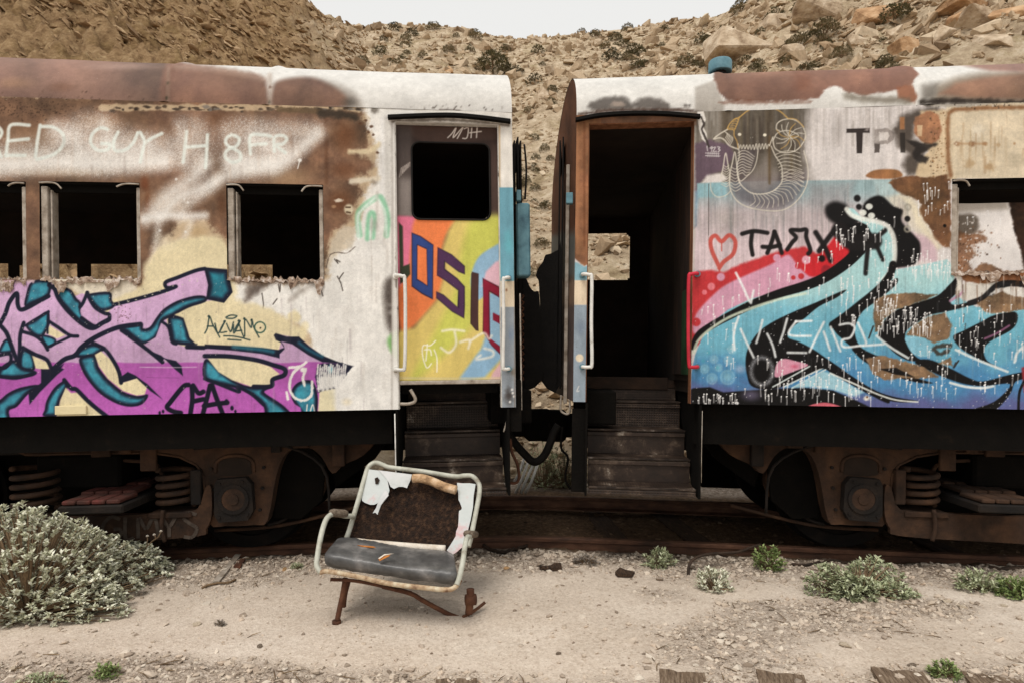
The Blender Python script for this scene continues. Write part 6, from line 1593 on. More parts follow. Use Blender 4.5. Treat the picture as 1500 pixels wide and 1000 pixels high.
oil = np.maximum(smooth01((yn - 5.16 + 0.10 * fbm(GX * 4, GY * 4, 3)) / 0.12) * (1 - smooth01((yn - 7.6) / 0.5)), 0.5 * smooth01((yn - 4.72 + 0.30 * fbm(GX * 2.2, GY * 2.2, 4)) / 0.5) * (1 - smooth01((yn - 7.4) / 0.6))) * near
ra = ground.data.attributes.new('loose', 'FLOAT', 'POINT')
ra.data.foreach_set('value', (RZ * near).ravel().astype(np.float32))
oa = ground.data.attributes.new('oil', 'FLOAT', 'POINT')
oa.data.foreach_set('value', oil.ravel().astype(np.float32))

def rail(y0, ztop, label):
    xs = np.linspace(-9, 9, 91)
    prof = [(-.07, 0), (.07, 0), (.07, .012), (.012, .028), (.012, .095), (.034, .104), (.036, .128), (.028, .137), (-.028, .137), (-.036, .128), (-.034, .104), (-.012, .095), (-.012, .028), (-.07, .012)]
    vs = []; fs = []; n = len(prof)
    for x in xs:
        yy = y0 - float(bend(x)) 
        for p in prof: vs.append((x, yy + p[0], ztop - 0.018 * (math.sqrt(x * x + 0.25) - 0.5) - 0.137 + p[1]))
    for j in range(len(xs) - 1):
        for k in range(n):
            l = (k + 1) % n
            fs.append((j * n + k, j * n + l, (j + 1) * n + l, (j + 1) * n + k))
    o = mkobj('steel_rail', vs, fs, M['steel'])
    return tag(o, label, 'rail', 'rails under the cars')
rail(5.30, 0.10, 'rusty rail along the near side of the cars')
rail(6.74, 0.16, 'rusty rail along the far side of the cars')

def sleeper_mesh(seed, lx, ly, h):
    rg = random.Random(seed)
    nx, ny = 7, 12
    vs = []; fs = []
    for jx in range(nx + 1):
        for jy in range(ny + 1):
            e = 0.006 if jx in (0, nx) or jy in (0, ny) else 0
            cr = -0.007 if (jx in (3,) and rg.random() < .75) else 0
            vs.append((-lx / 2 + lx * jx / nx + rg.uniform(-.004, .004), -ly / 2 + ly * jy / ny + rg.uniform(-.008, .008) * (1 if jy in (0, ny) else .3), h - e + cr + rg.uniform(-.002, .002)))
    b = len(vs)
    for jx in range(nx + 1):
        for jy in range(ny + 1): vs.append((-lx / 2 + lx * jx / nx, -ly / 2 + ly * jy / ny, -0.12))
    I = lambda a, c: a * (ny + 1) + c
    for jx in range(nx):
        for jy in range(ny): fs.append((I(jx, jy), I(jx + 1, jy), I(jx + 1, jy + 1), I(jx, jy + 1)))
    for jx in range(nx):
        fs.append((I(jx, 0), b + I(jx, 0), b + I(jx + 1, 0), I(jx + 1, 0))); fs.append((I(jx, ny), I(jx + 1, ny), b + I(jx + 1, ny), b + I(jx, ny)))
    for jy in range(ny):
        fs.append((I(0, jy), I(0, jy + 1), b + I(0, jy + 1), b + I(0, jy))); fs.append((I(nx, jy), b + I(nx, jy), b + I(nx, jy + 1), I(nx, jy + 1)))
    return vs, fs
# sleepers of the next track, only their ends showing at the bottom of the photograph
fore = [(108, 988, .20, 'short brown sleeper end beside a green weed at the lower left edge', -4), (668, 990, .20, 'half buried sleeper end below the broken seat', 5), (998, 981, .22, 'brown split sleeper end at the bottom edge right of centre', -12),
        (1142, 983, .22, 'brown grooved sleeper end between two others at the bottom edge', -16), (1312, 981, .23, 'grey deeply grooved sleeper end left of the green weed', -14), (1450, 990, .25, 'grey cracked sleeper end at the lower right edge', -18)]
for k, (p, v, wd, lab, an) in enumerate(fore):
    g = G(p, v + 2)
    vs, fs = sleeper_mesh(40 + k, wd, 1.6, 0.0)
    o = mkobj('sleeper', vs, fs, M['sleeper'])
    o.rotation_euler = (0, 0, R(an))
    a = R(an)
    o.location = (g.x - 0.8 * -math.sin(a), g.y - 0.8 * math.cos(a), (0.003, 0.003, 0.010, 0.010, 0.020, 0.022)[k])
    tag(o, lab, 'sleeper', 'sleepers at the bottom edge')
for k in range(12):
    x = -4.1 + 0.72 * k
    vs, fs = sleeper_mesh(80 + k, 0.22, 2.5, 0.004 + 0.018 * (k % 3))
    o = mkobj('sleeper', vs, fs, M['sleeper_d'])
    o.location = (x, 6.02 - float(bend(x)), -0.03 - 0.018 * (math.sqrt(x * x + .25) - .5)); o.rotation_euler = (0, 0, R((k * 37) % 9 - 4))
    tag(o, 'dark oily sleeper lying under the rails and cars', 'sleeper', 'sleepers under the cars')

# ------------------------------------------------------------------ stones
def rock_mesh(seed, sub=2, ang=0.45, flat=0.7):
    rg = random.Random(seed)
    bm = bmesh.new()
    bmesh.ops.create_icosphere(bm, subdivisions=sub, radius=1.0)
    planes = [(Vector((rg.gauss(0, 1), rg.gauss(0, 1), rg.gauss(0, 1))).normalized(), rg.uniform(0.32, 0.80)) for _ in range(11)]
    off = Vector((rg.uniform(0, 9), rg.uniform(0, 9), 0))
    for v in bm.verts:
        p = v.co.copy()
        for n, d in planes:
            e = p.dot(n) - d
            if e > 0: p -= n * e * 0.98
        p *= 1 + 0.06 * float(fbm(p.x * 3 + off.x, p.y * 3 + p.z * 2 + off.y, 2))
        v.co = Vector((p.x, p.y, p.z * flat))
    bm.verts.index_update()
    vs = np.array([v.co[:] for v in bm.verts]); fs = [[v.index for v in f_.verts] for f_ in bm.faces]
    bm.free()
    vs /= np.abs(vs).max()
    return vs, fs
def slab_mesh(seed, npts=13, cuts=1, nz=.03):
    """angular block: hull of a few points, its faces roughened"""
    rg = random.Random(seed)
    bm = bmesh.new()
    for k in range(npts):
        v = [rg.uniform(-1, 1) for _ in range(3)]
        m_ = max(abs(c) for c in v); e = rg.uniform(.8, 1.0)
        bm.verts.new([c / m_ * e * (1 if abs(c) < m_ else .9) for c in v])
    bmesh.ops.convex_hull(bm, input=list(bm.verts))
    loose = [v for v in bm.verts if not v.link_faces]
    bmesh.ops.delete(bm, geom=loose, context='VERTS')
    if cuts:
        bmesh.ops.bevel(bm, geom=list(bm.edges), offset=.05, segments=1, affect='EDGES')
        bmesh.ops.triangulate(bm, faces=list(bm.faces))
        bmesh.ops.subdivide_edges(bm, edges=list(bm.edges), cuts=cuts, use_grid_fill=True)
        for v in bm.verts:
            p = v.co
            v.co = p * (1 + nz * float(fbm(p.x * 3 + seed, p.y * 3 + p.z * 2.3, 3)))
    bmesh.ops.triangulate(bm, faces=list(bm.faces))
    bm.verts.index_update()
    vs = np.array([v.co[:] for v in bm.verts]); fs = [[v.index for v in f_.verts] for f_ in bm.faces]
    bm.free()
    return vs, fs
def rock(name, loc, size, mat, seed, rot=0, sub=2, tilt=(0, 0), flat=.7):
    vs, fs = rock_mesh(seed, sub, flat=flat) if sub < 3 else slab_mesh(seed)
    o = mkobj(name, vs * np.array(size), fs, mat)
    o.location = loc; o.rotation_euler = (R(tilt[0]), R(tilt[1]), R(rot))
    return o

# gravel: too many small stones to count
def scatter(name, n, place, sizes, mat, seed, kinds=8, sub=1, kind='stuff', label=None, cat=None, dip=None):
    rg = np.random.default_rng(seed)
    protos = []
    for k in range(kinds):
        vs, fs = rock_mesh(seed * 100 + k, sub, flat=.75) if sub else slab_mesh(seed * 100 + k, 10, 0)
        protos.append((vs, np.array(fs)))
    VS = []; FS = []; base = 0
    P_ = place(rg, n)
    for k in range(len(P_)):
        vs, fs = protos[k % kinds]
        s = sizes(rg, P_[k])
        a = rg.uniform(0, 6.28) if dip is None else rg.normal(0, .35)
        ca, sa = math.cos(a), math.sin(a)
        tl = rg.normal(0, .35) if dip is None else rg.normal(dip, .30)
        ct, st_ = math.cos(tl), math.sin(tl)
        v = vs * (np.array([s * rg.uniform(.8, 1.4), s, s * rg.uniform(.6, 1.0)]) if dip is None else np.array([s * rg.uniform(1.0, 2.0), s * .9, s * rg.uniform(.35, .7)]))
        v = np.stack([v[:, 0] * ct - v[:, 2] * st_, v[:, 1], v[:, 0] * st_ + v[:, 2] * ct], 1)
        v = np.stack([v[:, 0] * ca - v[:, 1] * sa, v[:, 0] * sa + v[:, 1] * ca, v[:, 2]], 1) + P_[k]
        VS.append(v); FS.append(fs + base); base += len(v)
    o = fastmesh(name, np.concatenate(VS), np.concatenate(FS), mat, smooth=False)
    tag(o, label, cat, kind=kind)
    return o
def island(m, t, b, cols, rough=.95):
    g = t.nodes.new('ShaderNodeNewGeometry')
    rp = t.nodes.new('ShaderNodeValToRGB'); k = len(cols)
    while len(rp.color_ramp.elements) < k: rp.color_ramp.elements.new(.5)
    for e, c, j in zip(rp.color_ramp.elements, cols, range(k)): e.position = j / (k - 1); e.color = lin4(c)
    t.links.new(g.outputs['Random Per Island'], rp.inputs['Fac'])
    tc = t.nodes.new('ShaderNodeTexCoord'); n = t.nodes.new('ShaderNodeTexNoise'); n.inputs['Scale'].default_value = 9; n.inputs['Detail'].default_value = 8; n.inputs['Roughness'].default_value = .7
    t.links.new(tc.outputs['Object'], n.inputs['Vector'])
    mr = t.nodes.new('ShaderNodeMapRange'); mr.inputs['From Min'].default_value = .3; mr.inputs['From Max'].default_value = .7; mr.inputs['To Min'].default_value = .72; mr.inputs['To Max'].default_value = 1.2
    t.links.new(n.outputs['Fac'], mr.inputs['Value'])
    mu = t.nodes.new('ShaderNodeVectorMath'); mu.operation = 'SCALE'; t.links.new(rp.outputs[0], mu.inputs[0]); t.links.new(mr.outputs[0], mu.inputs['Scale'])
    t.links.new(mu.outputs[0], b.inputs['Base Color']); b.inputs['Roughness'].default_value = rough; b.inputs['Specular IOR Level'].default_value = .2
    bp = t.nodes.new('ShaderNodeBump'); bp.inputs['Strength'].default_value = .5; bp.inputs['Distance'].default_value = .02; t.links.new(n.outputs['Fac'], bp.inputs['Height']); t.links.new(bp.outputs[0], b.inputs['Normal'])
    return m
M['gravel'] = island(*newmat('mixed_gravel'), [(134, 119, 104), (172, 156, 140), (196, 181, 164), (184, 168, 150), (210, 198, 182), (188, 168, 148)])
def place_gravel(rg, n):
    y = rg.uniform(2.7, 5.25, n * 5); x = rg.uniform(-1, 1, n * 5) * (0.86 * y + 0.25)
    den = rubble_zone(x, y) * (.25 + .75 * smooth01(fbm(x * 2.6, y * 2.6, 3) + .55)) + .03
    keep = rg.random(n * 5) < den
    keep &= (y + bend(x)) < 5.2
    x, y = x[keep][:n], y[keep][:n]
    return np.stack([x, y, ground_top(x, y) + 0.002], 1)
scatter('gravel', 19000, place_gravel, lambda rg, p: min(.030, .0040 + rg.exponential(.0055)), M['gravel'], 3, kinds=8, sub=1)
def place_ballast(rg, n):
    x = rg.uniform(-6, 6, n); y = rg.uniform(5.4, 7.6, n) - bend(x)
    return np.stack([x, y, gz(x, y)], 1)
M['gravel_d'] = island(*newmat('oily_ballast'), [(58, 47, 38), (90, 73, 58), (122, 101, 80), (74, 60, 48)])
scatter('track_ballast', 1800, place_ballast, lambda rg, p: rg.uniform(.008, .03), M['gravel_d'], 5)
st = [(191, 878, .032, 'stone', 'pale grey stone lying below the edge of the large bush'), (288, 916, .024, 'stone', 'flat pale violet stone alone on the dirt left of the seat'), (416, 840, .030, 'stone_o', 'ochre angular stone left of the seat'), (140, 903, .016, 'stone_g', 'small dark stone below the bush'),
      (742, 838, .021, 'stone_o', 'orange tinted stone right of the seat'), (888, 808, .027, 'stone_g', 'dark block against the rail behind the dry plant'), (996, 824, .020, 'stone_g', 'black stone right of the first small plant'), (1012, 836, .030, 'stone_g', 'dark lump beside the cable end'),
      (1090, 824, .022, 'stone_g', 'grey brown stone left of the green upright plant'), (1167, 809, .026, 'stone', 'pale upright stone near the rail'), (1346, 815, .022, 'stone', 'flat grey stone right of the widest plant clump near the rail'), (1473, 808, .034, 'stone', 'pale angular stone near the rail at the right edge'),
      (1304, 882, .028, 'stone', 'whitish flat stone under the widest plant clump'), (1411, 887, .028, 'stone', 'round pale stone alone between two plant clumps'), (1388, 880, .030, 'stone', 'larger grey white stone left of the round pale one'), (1470, 885, .020, 'stone', 'small grey stone below the rightmost plant'),
      (1238, 946, .030, 'stone', 'long grey stone among rubble above the bottom edge'), (1336, 975, .020, 'stone_g', 'small grey stone left of the lower weed'), (1358, 988, .030, 'stone', 'pale stone touching the lower weed'), (380, 948, .018, 'stone_g', 'small brown stone on the open dirt'), (246, 980, .018, 'stone', 'small pale stone with a dark top near the bottom edge'),
      (818, 956, .014, 'stone_g', 'small dark clod in the open dirt centre'), (18, 982, .020, 'stone', 'grey stone at the lower left corner'), (104, 973, .016, 'stone_g', 'flat brown stone above the short sleeper end'), (1130, 893, .018, 'stone_g', 'brown clod on the open dirt right of centre'), (1076, 891, .016, 'stone_g', 'small clod below the silvery plant')]
for k, (p, v, s, m_, lab) in enumerate(st):
    g = G(p, v)
    o = rock('stone', (g.x, g.y, float(ground_top(g.x, g.y)) + s * .25), (s * 1.25, s, s * .85), M[m_], 300 + k, k * 53)
    tag(o, lab, 'stone', 'loose stones on the dirt')

M['twig_d'] = mat_noise('dark_twigs', [(60, 46, 34), (104, 84, 62), (150, 128, 98)], 12, .95, .2)
# dry twigs and straw lying on the dirt: litter nobody could count
tw = MB(); rg_ = random.Random(12)
for k in range(420):
    y = rg_.uniform(2.8, 5.1); x = rg_.uniform(-1, 1) * (.86 * y + .2)
    if float(rubble_zone(np.array(x), np.array(y))) < rg_.random() * .9: continue
    if y + .1 * math.sqrt(x * x + .25) > 5.2: continue
    a = rg_.uniform(0, 3.14); l = rg_.uniform(.015, .07); z = float(ground_top(x, y)) + .006
    d = Vector((math.cos(a) * l, math.sin(a) * l, rg_.uniform(-.004, .008)))
    p0 = Vector((x, y, z))
    tw.tube([p0 - d, p0 + Vector((rg_.uniform(-.006, .006), rg_.uniform(-.006, .006), .003)), p0 + d], [.0022, .003, .0012], 4)
tag(tw.build('twig_litter', M['twig_d'], None), kind='stuff')
# ------------------------------------------------------------------ broken seat in front of the cars
seat = empty('broken_seat', (-0.72, 3.85, 0))
tag(seat, 'broken train seat with torn backrest and pale green tube frame on the dirt', 'seat')
SO = Vector((-0.72, 3.85, 0))
S = lambda px, py, Y: P(px, py, Y) - SO
def stube(name, pts, r, mat, par=seat, n=5, seg=10):
    pp = [S(*p) for p in pts]
    pp = [Vector(v) for v in catmull([tuple(v) for v in pp], n)]
    return MB().tube(pp, r, seg).build(name, mat, par, True)
# back loop
stube('back_frame', [(503, 800, 4.00), (512, 775, 4.04), (524, 735, 4.13), (534, 700, 4.21), (540, 683, 4.25), (550, 677, 4.27), (561, 680, 4.27), (572, 684, 4.26), (620, 690, 4.22), (665, 697, 4.19), (680, 696, 4.18), (692, 697, 4.17), (701, 707, 4.15), (702, 722, 4.11), (696, 755, 4.04), (690, 785, 3.97), (686, 800, 3.93)], 0.0165, M['chairframe'])
arm = stube('armrest', [(519, 755, 4.06), (506, 755, 4.00), (490, 752, 3.93), (480, 757, 3.86), (474, 770, 3.80), (469, 790, 3.74), (465, 815, 3.68), (464, 828, 3.66), (470, 838, 3.65)], 0.0165, M['chairframe'])
a_, b_ = S(484, 750, 3.90), S(508, 752, 3.99)
pad = MB().tube([a_, a_ + (b_ - a_) * .15, a_ + (b_ - a_) * .85, b_], [0.02, 0.026, 0.026, 0.02], 8).build('armrest_pad', M['stone_g'], arm, True)
arm2 = stube('armrest', [(692, 783, 3.96), (688, 784, 3.84), (684, 788, 3.76), (681, 800, 3.70), (678, 822, 3.62), (673, 845, 3.57), (669, 856, 3.55)], 0.0165, M['chairframe'])
a_, b_ = S(683, 781, 3.80), S(697, 782, 3.92)
MB().tube([a_, b_], [0.022, 0.022], 8).build('armrest_pad', M['stone_g'], arm2, True)
stube('front_bar', [(470, 838, 3.65), (480, 836, 3.63), (520, 843, 3.61), (570, 854, 3.58), (620, 860, 3.56), (655, 863, 3.55), (668, 858, 3.55), (674, 848, 3.57)], 0.0145, M['chairrust'])
stube('lower_bar', [(484, 848, 3.66), (520, 850, 3.68), (560, 858, 3.70), (580, 864, 3.70)], 0.010, M['rust'])
# cushion: a sagging roll of vinyl between the arms
nu, nv = 40, 22
vs = []; fs = []
A0, A1 = S(474, 822, 3.64), S(670, 850, 3.56)       # front lower line
B0, B1 = S(500, 792, 3.98), S(664, 816, 3.90)       # rear line
for i_ in range(nu + 1):
    u = i_ / nu
    fr_, bk = A0.lerp(A1, u), B0.lerp(B1, u)
    axis = (bk - fr_)
    up = Vector((0, -0.25, 1)).normalized()
    ed = min(1, min(u, 1 - u) * 14) ** .5
    for j_ in range(nv):
        a = j_ / nv * 2 * math.pi
        ca, sa = math.cos(a), math.sin(a)
        rx = axis.length * .52; rz = .060
        sx_ = math.copysign(abs(ca) ** .55, ca); sz_ = math.copysign(abs(sa) ** .6, sa)
        n_ = float(fbm(u * 9, a * .7 + 3, 4, .6)) + .5 * float(fbm(u * 26, a * 2, 2))
        dip = -0.016 * math.exp(-((u - .55) / .22) ** 2) * max(0, sa)
        p = fr_.lerp(bk, .5) + axis.normalized() * sx_ * rx * (.86 + .14 * ed) + up * (sz_ * rz * (.75 + .25 * ed) + .002 + dip + .009 * n_)
        vs.append(p)
for i_ in range(nu):
    for j_ in range(nv):
        k_ = (j_ + 1) % nv
        fs.append((i_ * nv + j_, (i_ + 1) * nv + j_, (i_ + 1) * nv + k_, i_ * nv + k_))
fs.append(tuple(reversed(range(nv)))); fs.append(tuple(nu * nv + j for j in range(nv)))
cush = mkobj('cushion', vs, fs, M['vinyl'], seat)
autosmooth(cush, 60)
def patch(name, pts, mat, par, lift=0.0, n=3):
    """flat torn piece with thickness from survey points (px, py, Y)"""
    pp = [S(*p) for p in pts]
    c = sum(pp, Vector()) / len(pp)
    nrm = Vector((0, 0, 0))
    for q_ in range(len(pp)): nrm += (pp[q_] - c).cross(pp[(q_ + 1) % len(pp)] - c)
    nrm.normalize()
    if nrm.y > 0: nrm = -nrm
    m = len(pp)
    fr_ = [p + nrm * (lift + .004) for p in pp]; bk = [p + nrm * lift for p in pp]
    fcs = [tuple(range(m)), tuple(range(2 * m - 1, m - 1, -1))] + [(q_, q_ + m, (q_ + 1) % m + m, (q_ + 1) % m) for q_ in range(m)]
    return mkobj(name, fr_ + bk, fcs, mat, par)
# plane of the backrest: depth grows towards the top
def bd(px, py):
    t = (py - 800) / (690 - 800)
    return 4.03 + .22 * t - (px - 510) / 190 * (.09)
bp3 = lambda L_, d=0.0: [(x, y, bd(x, y) + d) for x, y in L_]
def wobble(L_, amp, seed, k=4):
    rg = random.Random(seed); res = []
    for q_ in range(len(L_)):
        a, b = L_[q_], L_[(q_ + 1) % len(L_)]
        for j in range(k):
            t = j / k; res.append((a[0] + (b[0] - a[0]) * t + rg.uniform(-amp, amp) * (j > 0), a[1] + (b[1] - a[1]) * t + rg.uniform(-amp, amp) * (j > 0)))
    return res
# charred board as a lumpy sheet
bx = []; bf = []
n1, n2 = 60, 44
for j in range(n2 + 1):
    v_ = j / n2
    l_ = (536 + (508 - 536) * v_, 688 + (800 - 688) * v_); r_2 = (690 + (664 - 690) * v_, 706 + (808 - 706) * v_)
    for i_ in range(n1 + 1):
        u = i_ / n1
        x_ = l_[0] + (r_2[0] - l_[0]) * u; y_ = l_[1] + (r_2[1] - l_[1]) * u
        d_ = .012 * float(fbm(u * 9, v_ * 7, 4)) + .03 * math.sin(math.pi * u) * math.sin(math.pi * v_)
        bx.append(S(x_, y_, bd(x_, y_) + .012 + d_))
for j in range(n2):
    for i_ in range(n1): bf.append((j * (n1 + 1) + i_, (j + 1) * (n1 + 1) + i_, (j + 1) * (n1 + 1) + i_ + 1, j * (n1 + 1) + i_ + 1))
mkobj('backrest_board', bx, bf, M['board'], seat, True)
patch('torn_cover', bp3([(538, 687), (556, 689), (567, 697), (569, 707), (571, 718), (570, 722), (563, 726), (559, 731), (555, 736), (549, 739), (543, 739), (535, 736), (531, 733), (530, 726), (533, 708)]), M['vinyl_p'], seat, .006)
patch('torn_cover', bp3([(556, 689), (604, 695), (602, 704), (599, 710), (597, 715), (591, 713), (585, 713), (578, 716), (573, 713), (570, 706), (566, 700)]), M['vinyl_w'], seat, .012)
patch('hanging_strip', [(566, 718, 4.12), (570, 721, 4.10), (571, 726, 4.09), (565, 733, 4.08), (560, 740, 4.08), (557, 748, 4.07), (555, 754, 4.06), (552, 751, 4.07), (548, 752, 4.07), (553, 744, 4.08), (556, 735, 4.09)], M['vinyl_w'], seat, .016)
patch('hole_shade_patch', bp3([(550, 701), (554, 699), (557, 703), (555, 709), (551, 709)]), M['soot'], seat, .014)  # dark patch gives the shade of a hole in the cover
patch('torn_cover', bp3(wobble([(670, 707), (697, 709), (690, 760), (680, 800), (664, 812), (655, 806), (668, 785), (672, 765), (673, 748), (677, 744), (672, 732)], .8, 3, 3)), M['vinyl_p'], seat, .008)
foam = stube('foam_roll', [(605, 700, 4.13), (618, 700, 4.12), (634, 705, 4.11), (650, 712, 4.09), (668, 717, 4.07)], .030, M['foam'])
stube('lower_padding', [(518, 792, 3.93), (545, 795, 3.92), (580, 798, 3.91), (620, 801, 3.90), (652, 803, 3.89)], .022, M['foam_w'])
# tears on the cushion
def onc(px, py):     # point on the cushion top along the photo ray (front face of the roll)
    t = (px - 474) / 196
    return 3.665 - .09 * t
patch('tear', [(554, 818, 3.60), (563, 813, 3.62), (573, 811, 3.63), (570, 815, 3.61), (562, 819, 3.60), (556, 822, 3.59)], M['tear'], cush, .004)
patch('tear_lip', [(554, 818, 3.60), (563, 812, 3.62), (577, 811, 3.63), (572, 812, 3.625), (563, 814, 3.615), (556, 819, 3.60)], M['foam_w'], cush, .010)
patch('tear', [(524, 800, 3.80), (548, 802, 3.78), (551, 804, 3.77), (545, 804, 3.77), (530, 802, 3.79)], M['tear'], cush, .012)
# legs and pedestal remains
stube('leg', [(506, 846, 3.70), (502, 870, 3.69), (497, 893, 3.685), (494, 908, 3.68)], .016, M['rust'])
g = S(493, 910, 3.68)
MB().tube([g + Vector((0, 0, -.012)), g + Vector((0, 0, .008))], .027, 12).build('leg_foot', M['rust'], seat, True)
stube('leg', [(510, 850, 3.86), (505, 870, 3.85), (503, 888, 3.85)], .017, M['rust'])
stube('broken_strut', [(560, 858, 3.72), (600, 868, 3.74), (618, 878, 3.76), (640, 890, 3.78), (660, 900, 3.80), (672, 904, 3.79)], .014, M['rust'])
stube('pedestal_stub', [(689, 862, 3.78), (689, 874, 3.78), (688, 884, 3.78), (687, 898, 3.78)], .024, M['rust'])
MB().tube([S(682, 878, 3.77), S(697, 877, 3.79)], .034, 10).build('pedestal_hub', M['rust'], seat, True)
stube('foot_bar', [(678, 903, 3.76), (688, 898, 3.80), (700, 890, 3.84), (710, 882, 3.88)], .010, M['rust'])

# ------------------------------------------------------------------ scraps lying about
def lying(name, pts, r, mat, label, cat, z=0.012, seg=7):
    pp = [G(p, v) for p, v in catmull(pts, 5)]
    pp = [Vector((p.x, p.y, float(ground_top(p.x, p.y)) + z)) for p in pp]
    o = MB().tube(pp, r, seg).build(name, mat, None, True)
    return tag(o, label, cat)
tag(MB().tube([P(*p) for p in catmull([(1008, 846, 4.52), (1010, 826, 4.56), (1022, 815, 4.62), (1045, 810, 4.68), (1080, 808, 4.76), (1100, 801, 4.86), (1114, 797, 4.92)], 5)], .011, 7).build('cable', M['cable'], None, True), 'dark stiff cable bowing up from the dirt beside the rail', 'cable')
lying('cable', [(1160, 829), (1185, 829), (1200, 826), (1225, 822), (1255, 830)], .011, M['cable'], 'short black cable running into the widest plant clump', 'cable')
lying('cable', [(1448, 832), (1470, 835), (1500, 833), (1540, 836)], .016, M['cable'], 'thick dark pipe lying behind the rightmost plant', 'pipe')
lying('cable', [(700, 795), (712, 805), (730, 812), (745, 812), (765, 806), (782, 796)], .014, M['cable'], 'black hose sagging along the rail right of the seat', 'hose', .02)
lying('twig', [(296, 864), (312, 858), (330, 858), (345, 852)], .008, M['twig'], 'dark twig under the metal strip left of the seat', 'twig')
a_ = G(316, 857); b_ = G(349, 820)
ms = MB(); dv = (b_ - a_).normalized(); nv_ = Vector((-dv.y, dv.x, 0)) * .022
ms.add([a_ - nv_ + Vector((0, 0, .03)), a_ + nv_ + Vector((0, 0, .03)), b_ + nv_ + Vector((0, 0, .05)), b_ - nv_ + Vector((0, 0, .05)), a_ - nv_ + Vector((0, 0, .022)), a_ + nv_ + Vector((0, 0, .022)), b_ + nv_ + Vector((0, 0, .042)), b_ - nv_ + Vector((0, 0, .042))], [(0, 1, 2, 3), (7, 6, 5, 4), (0, 4, 5, 1), (1, 5, 6, 2), (2, 6, 7, 3), (3, 7, 4, 0)])
tag(ms.build('metal_strip', M['alu'], None), 'grey metal strip lying on the dirt between bush and seat', 'scrap')
def slab(name, pts, mat, h, label, cat):
    pp = [G(p, v) for p, v in pts]
    pp = [Vector((p.x, p.y, float(ground_top(p.x, p.y)) + .012)) for p in pp]
    m = len(pp)
    fcs = [tuple(range(m)), tuple(range(2 * m - 1, m - 1, -1))] + [(q_, q_ + m, (q_ + 1) % m + m, (q_ + 1) % m) for q_ in range(m)]
    return tag(mkobj(name, [p + Vector((0, 0, h)) for p in pp] + [p - Vector((0, 0, .01)) for p in pp], fcs, mat), label, cat)
slab('wood_chip', [(790, 838), (806, 837), (812, 836), (822, 836), (823, 842), (806, 842), (793, 841)], M['sleeper_d'], .014, 'dark splinter of timber right of the seat', 'timber')
slab('wood_chip', [(901, 844), (908, 838), (916, 841), (930, 843), (926, 847), (905, 847)], M['sleeper_d'], .014, 'dark splinter of timber below the dry grey plant', 'timber')
slab('wood_chip', [(342, 838), (352, 824), (360, 826), (352, 838)], M['rust'], .008, 'small rust brown flake beside the metal strip', 'scrap')
rods = empty('metal_rack', (0.15, 7.4, 0)); tag(rods, 'four pale bent metal rods leaning behind the coupling between the cars', 'metal rods')
for p0, p1, p2 in (((770, 664), (762, 690), (753, 706)), ((775, 672), (765, 700), (755, 722)), ((782, 678), (768, 708), (763, 722)), ((788, 678), (778, 706), (769, 722))):
    y_ = 7.55
    MB().tube([P(*p0, y_) - Vector((.15, 7.4, 0)), P(*p1, y_ - .05) - Vector((.15, 7.4, 0)), P(*p2, y_ - .1) - Vector((.15, 7.4, 0))], .017, 6).build('rod', M['white_rail'], rods, True)

# ------------------------------------------------------------------ plants
def leafmat(name, c0, c1, c2):
    m, t, b = newmat(name)
    g = t.nodes.new('ShaderNodeNewGeometry')
    rp = t.nodes.new('ShaderNodeValToRGB'); rp.color_ramp.elements.new(.5)
    for e, c, p in zip(rp.color_ramp.elements, (c0, c1, c2), (0.05, .5, .95)): e.position = p; e.color = lin4(c)
    t.links.new(g.outputs['Random Per Island'], rp.inputs['Fac'])
    t.links.new(rp.outputs[0], b.inputs['Base Color'])
    b.inputs['Roughness'].default_value = .75; b.inputs['Specular IOR Level'].default_value = .25
    return m
M['leaf_s'] = leafmat('silver_green_leaf', (164, 164, 136), (204, 204, 178), (230, 228, 210))
M['leaf_g'] = leafmat('fresh_green_leaf', (92, 110, 60), (124, 140, 82), (160, 172, 118))
M['leaf_m'] = leafmat('grey_green_leaf', (130, 136, 100), (164, 170, 134), (196, 200, 168))
M['leaf_d'] = leafmat('dry_grey_leaf', (104, 94, 86), (140, 130, 120), (168, 158, 146))
M['leaf_h'] = leafmat('dull_scrub_leaf', (70, 68, 48), (98, 94, 68), (128, 122, 92))
def leaf(vs, fs, p, d, L_, W_, rg):
    d = d.normalized()
    sd_ = d.cross(Vector((rg.uniform(-.3, .3), rg.uniform(-.3, .3), 1))).normalized()
    up = sd_.cross(d).normalized()
    b = len(vs)
    c1 = p + d * L_ * .45 + up * L_ * .05; tip = p + d * L_ - up * L_ * .12
    vs += [p, c1 + sd_ * W_ * .5 + up * W_ * .12, tip, c1 - sd_ * W_ * .5 + up * W_ * .12, c1 - up * W_ * .06]
    fs += [(b, b + 4, b + 1), (b + 1, b + 4, b + 2), (b, b + 3, b + 4), (b + 3, b + 2, b + 4)]
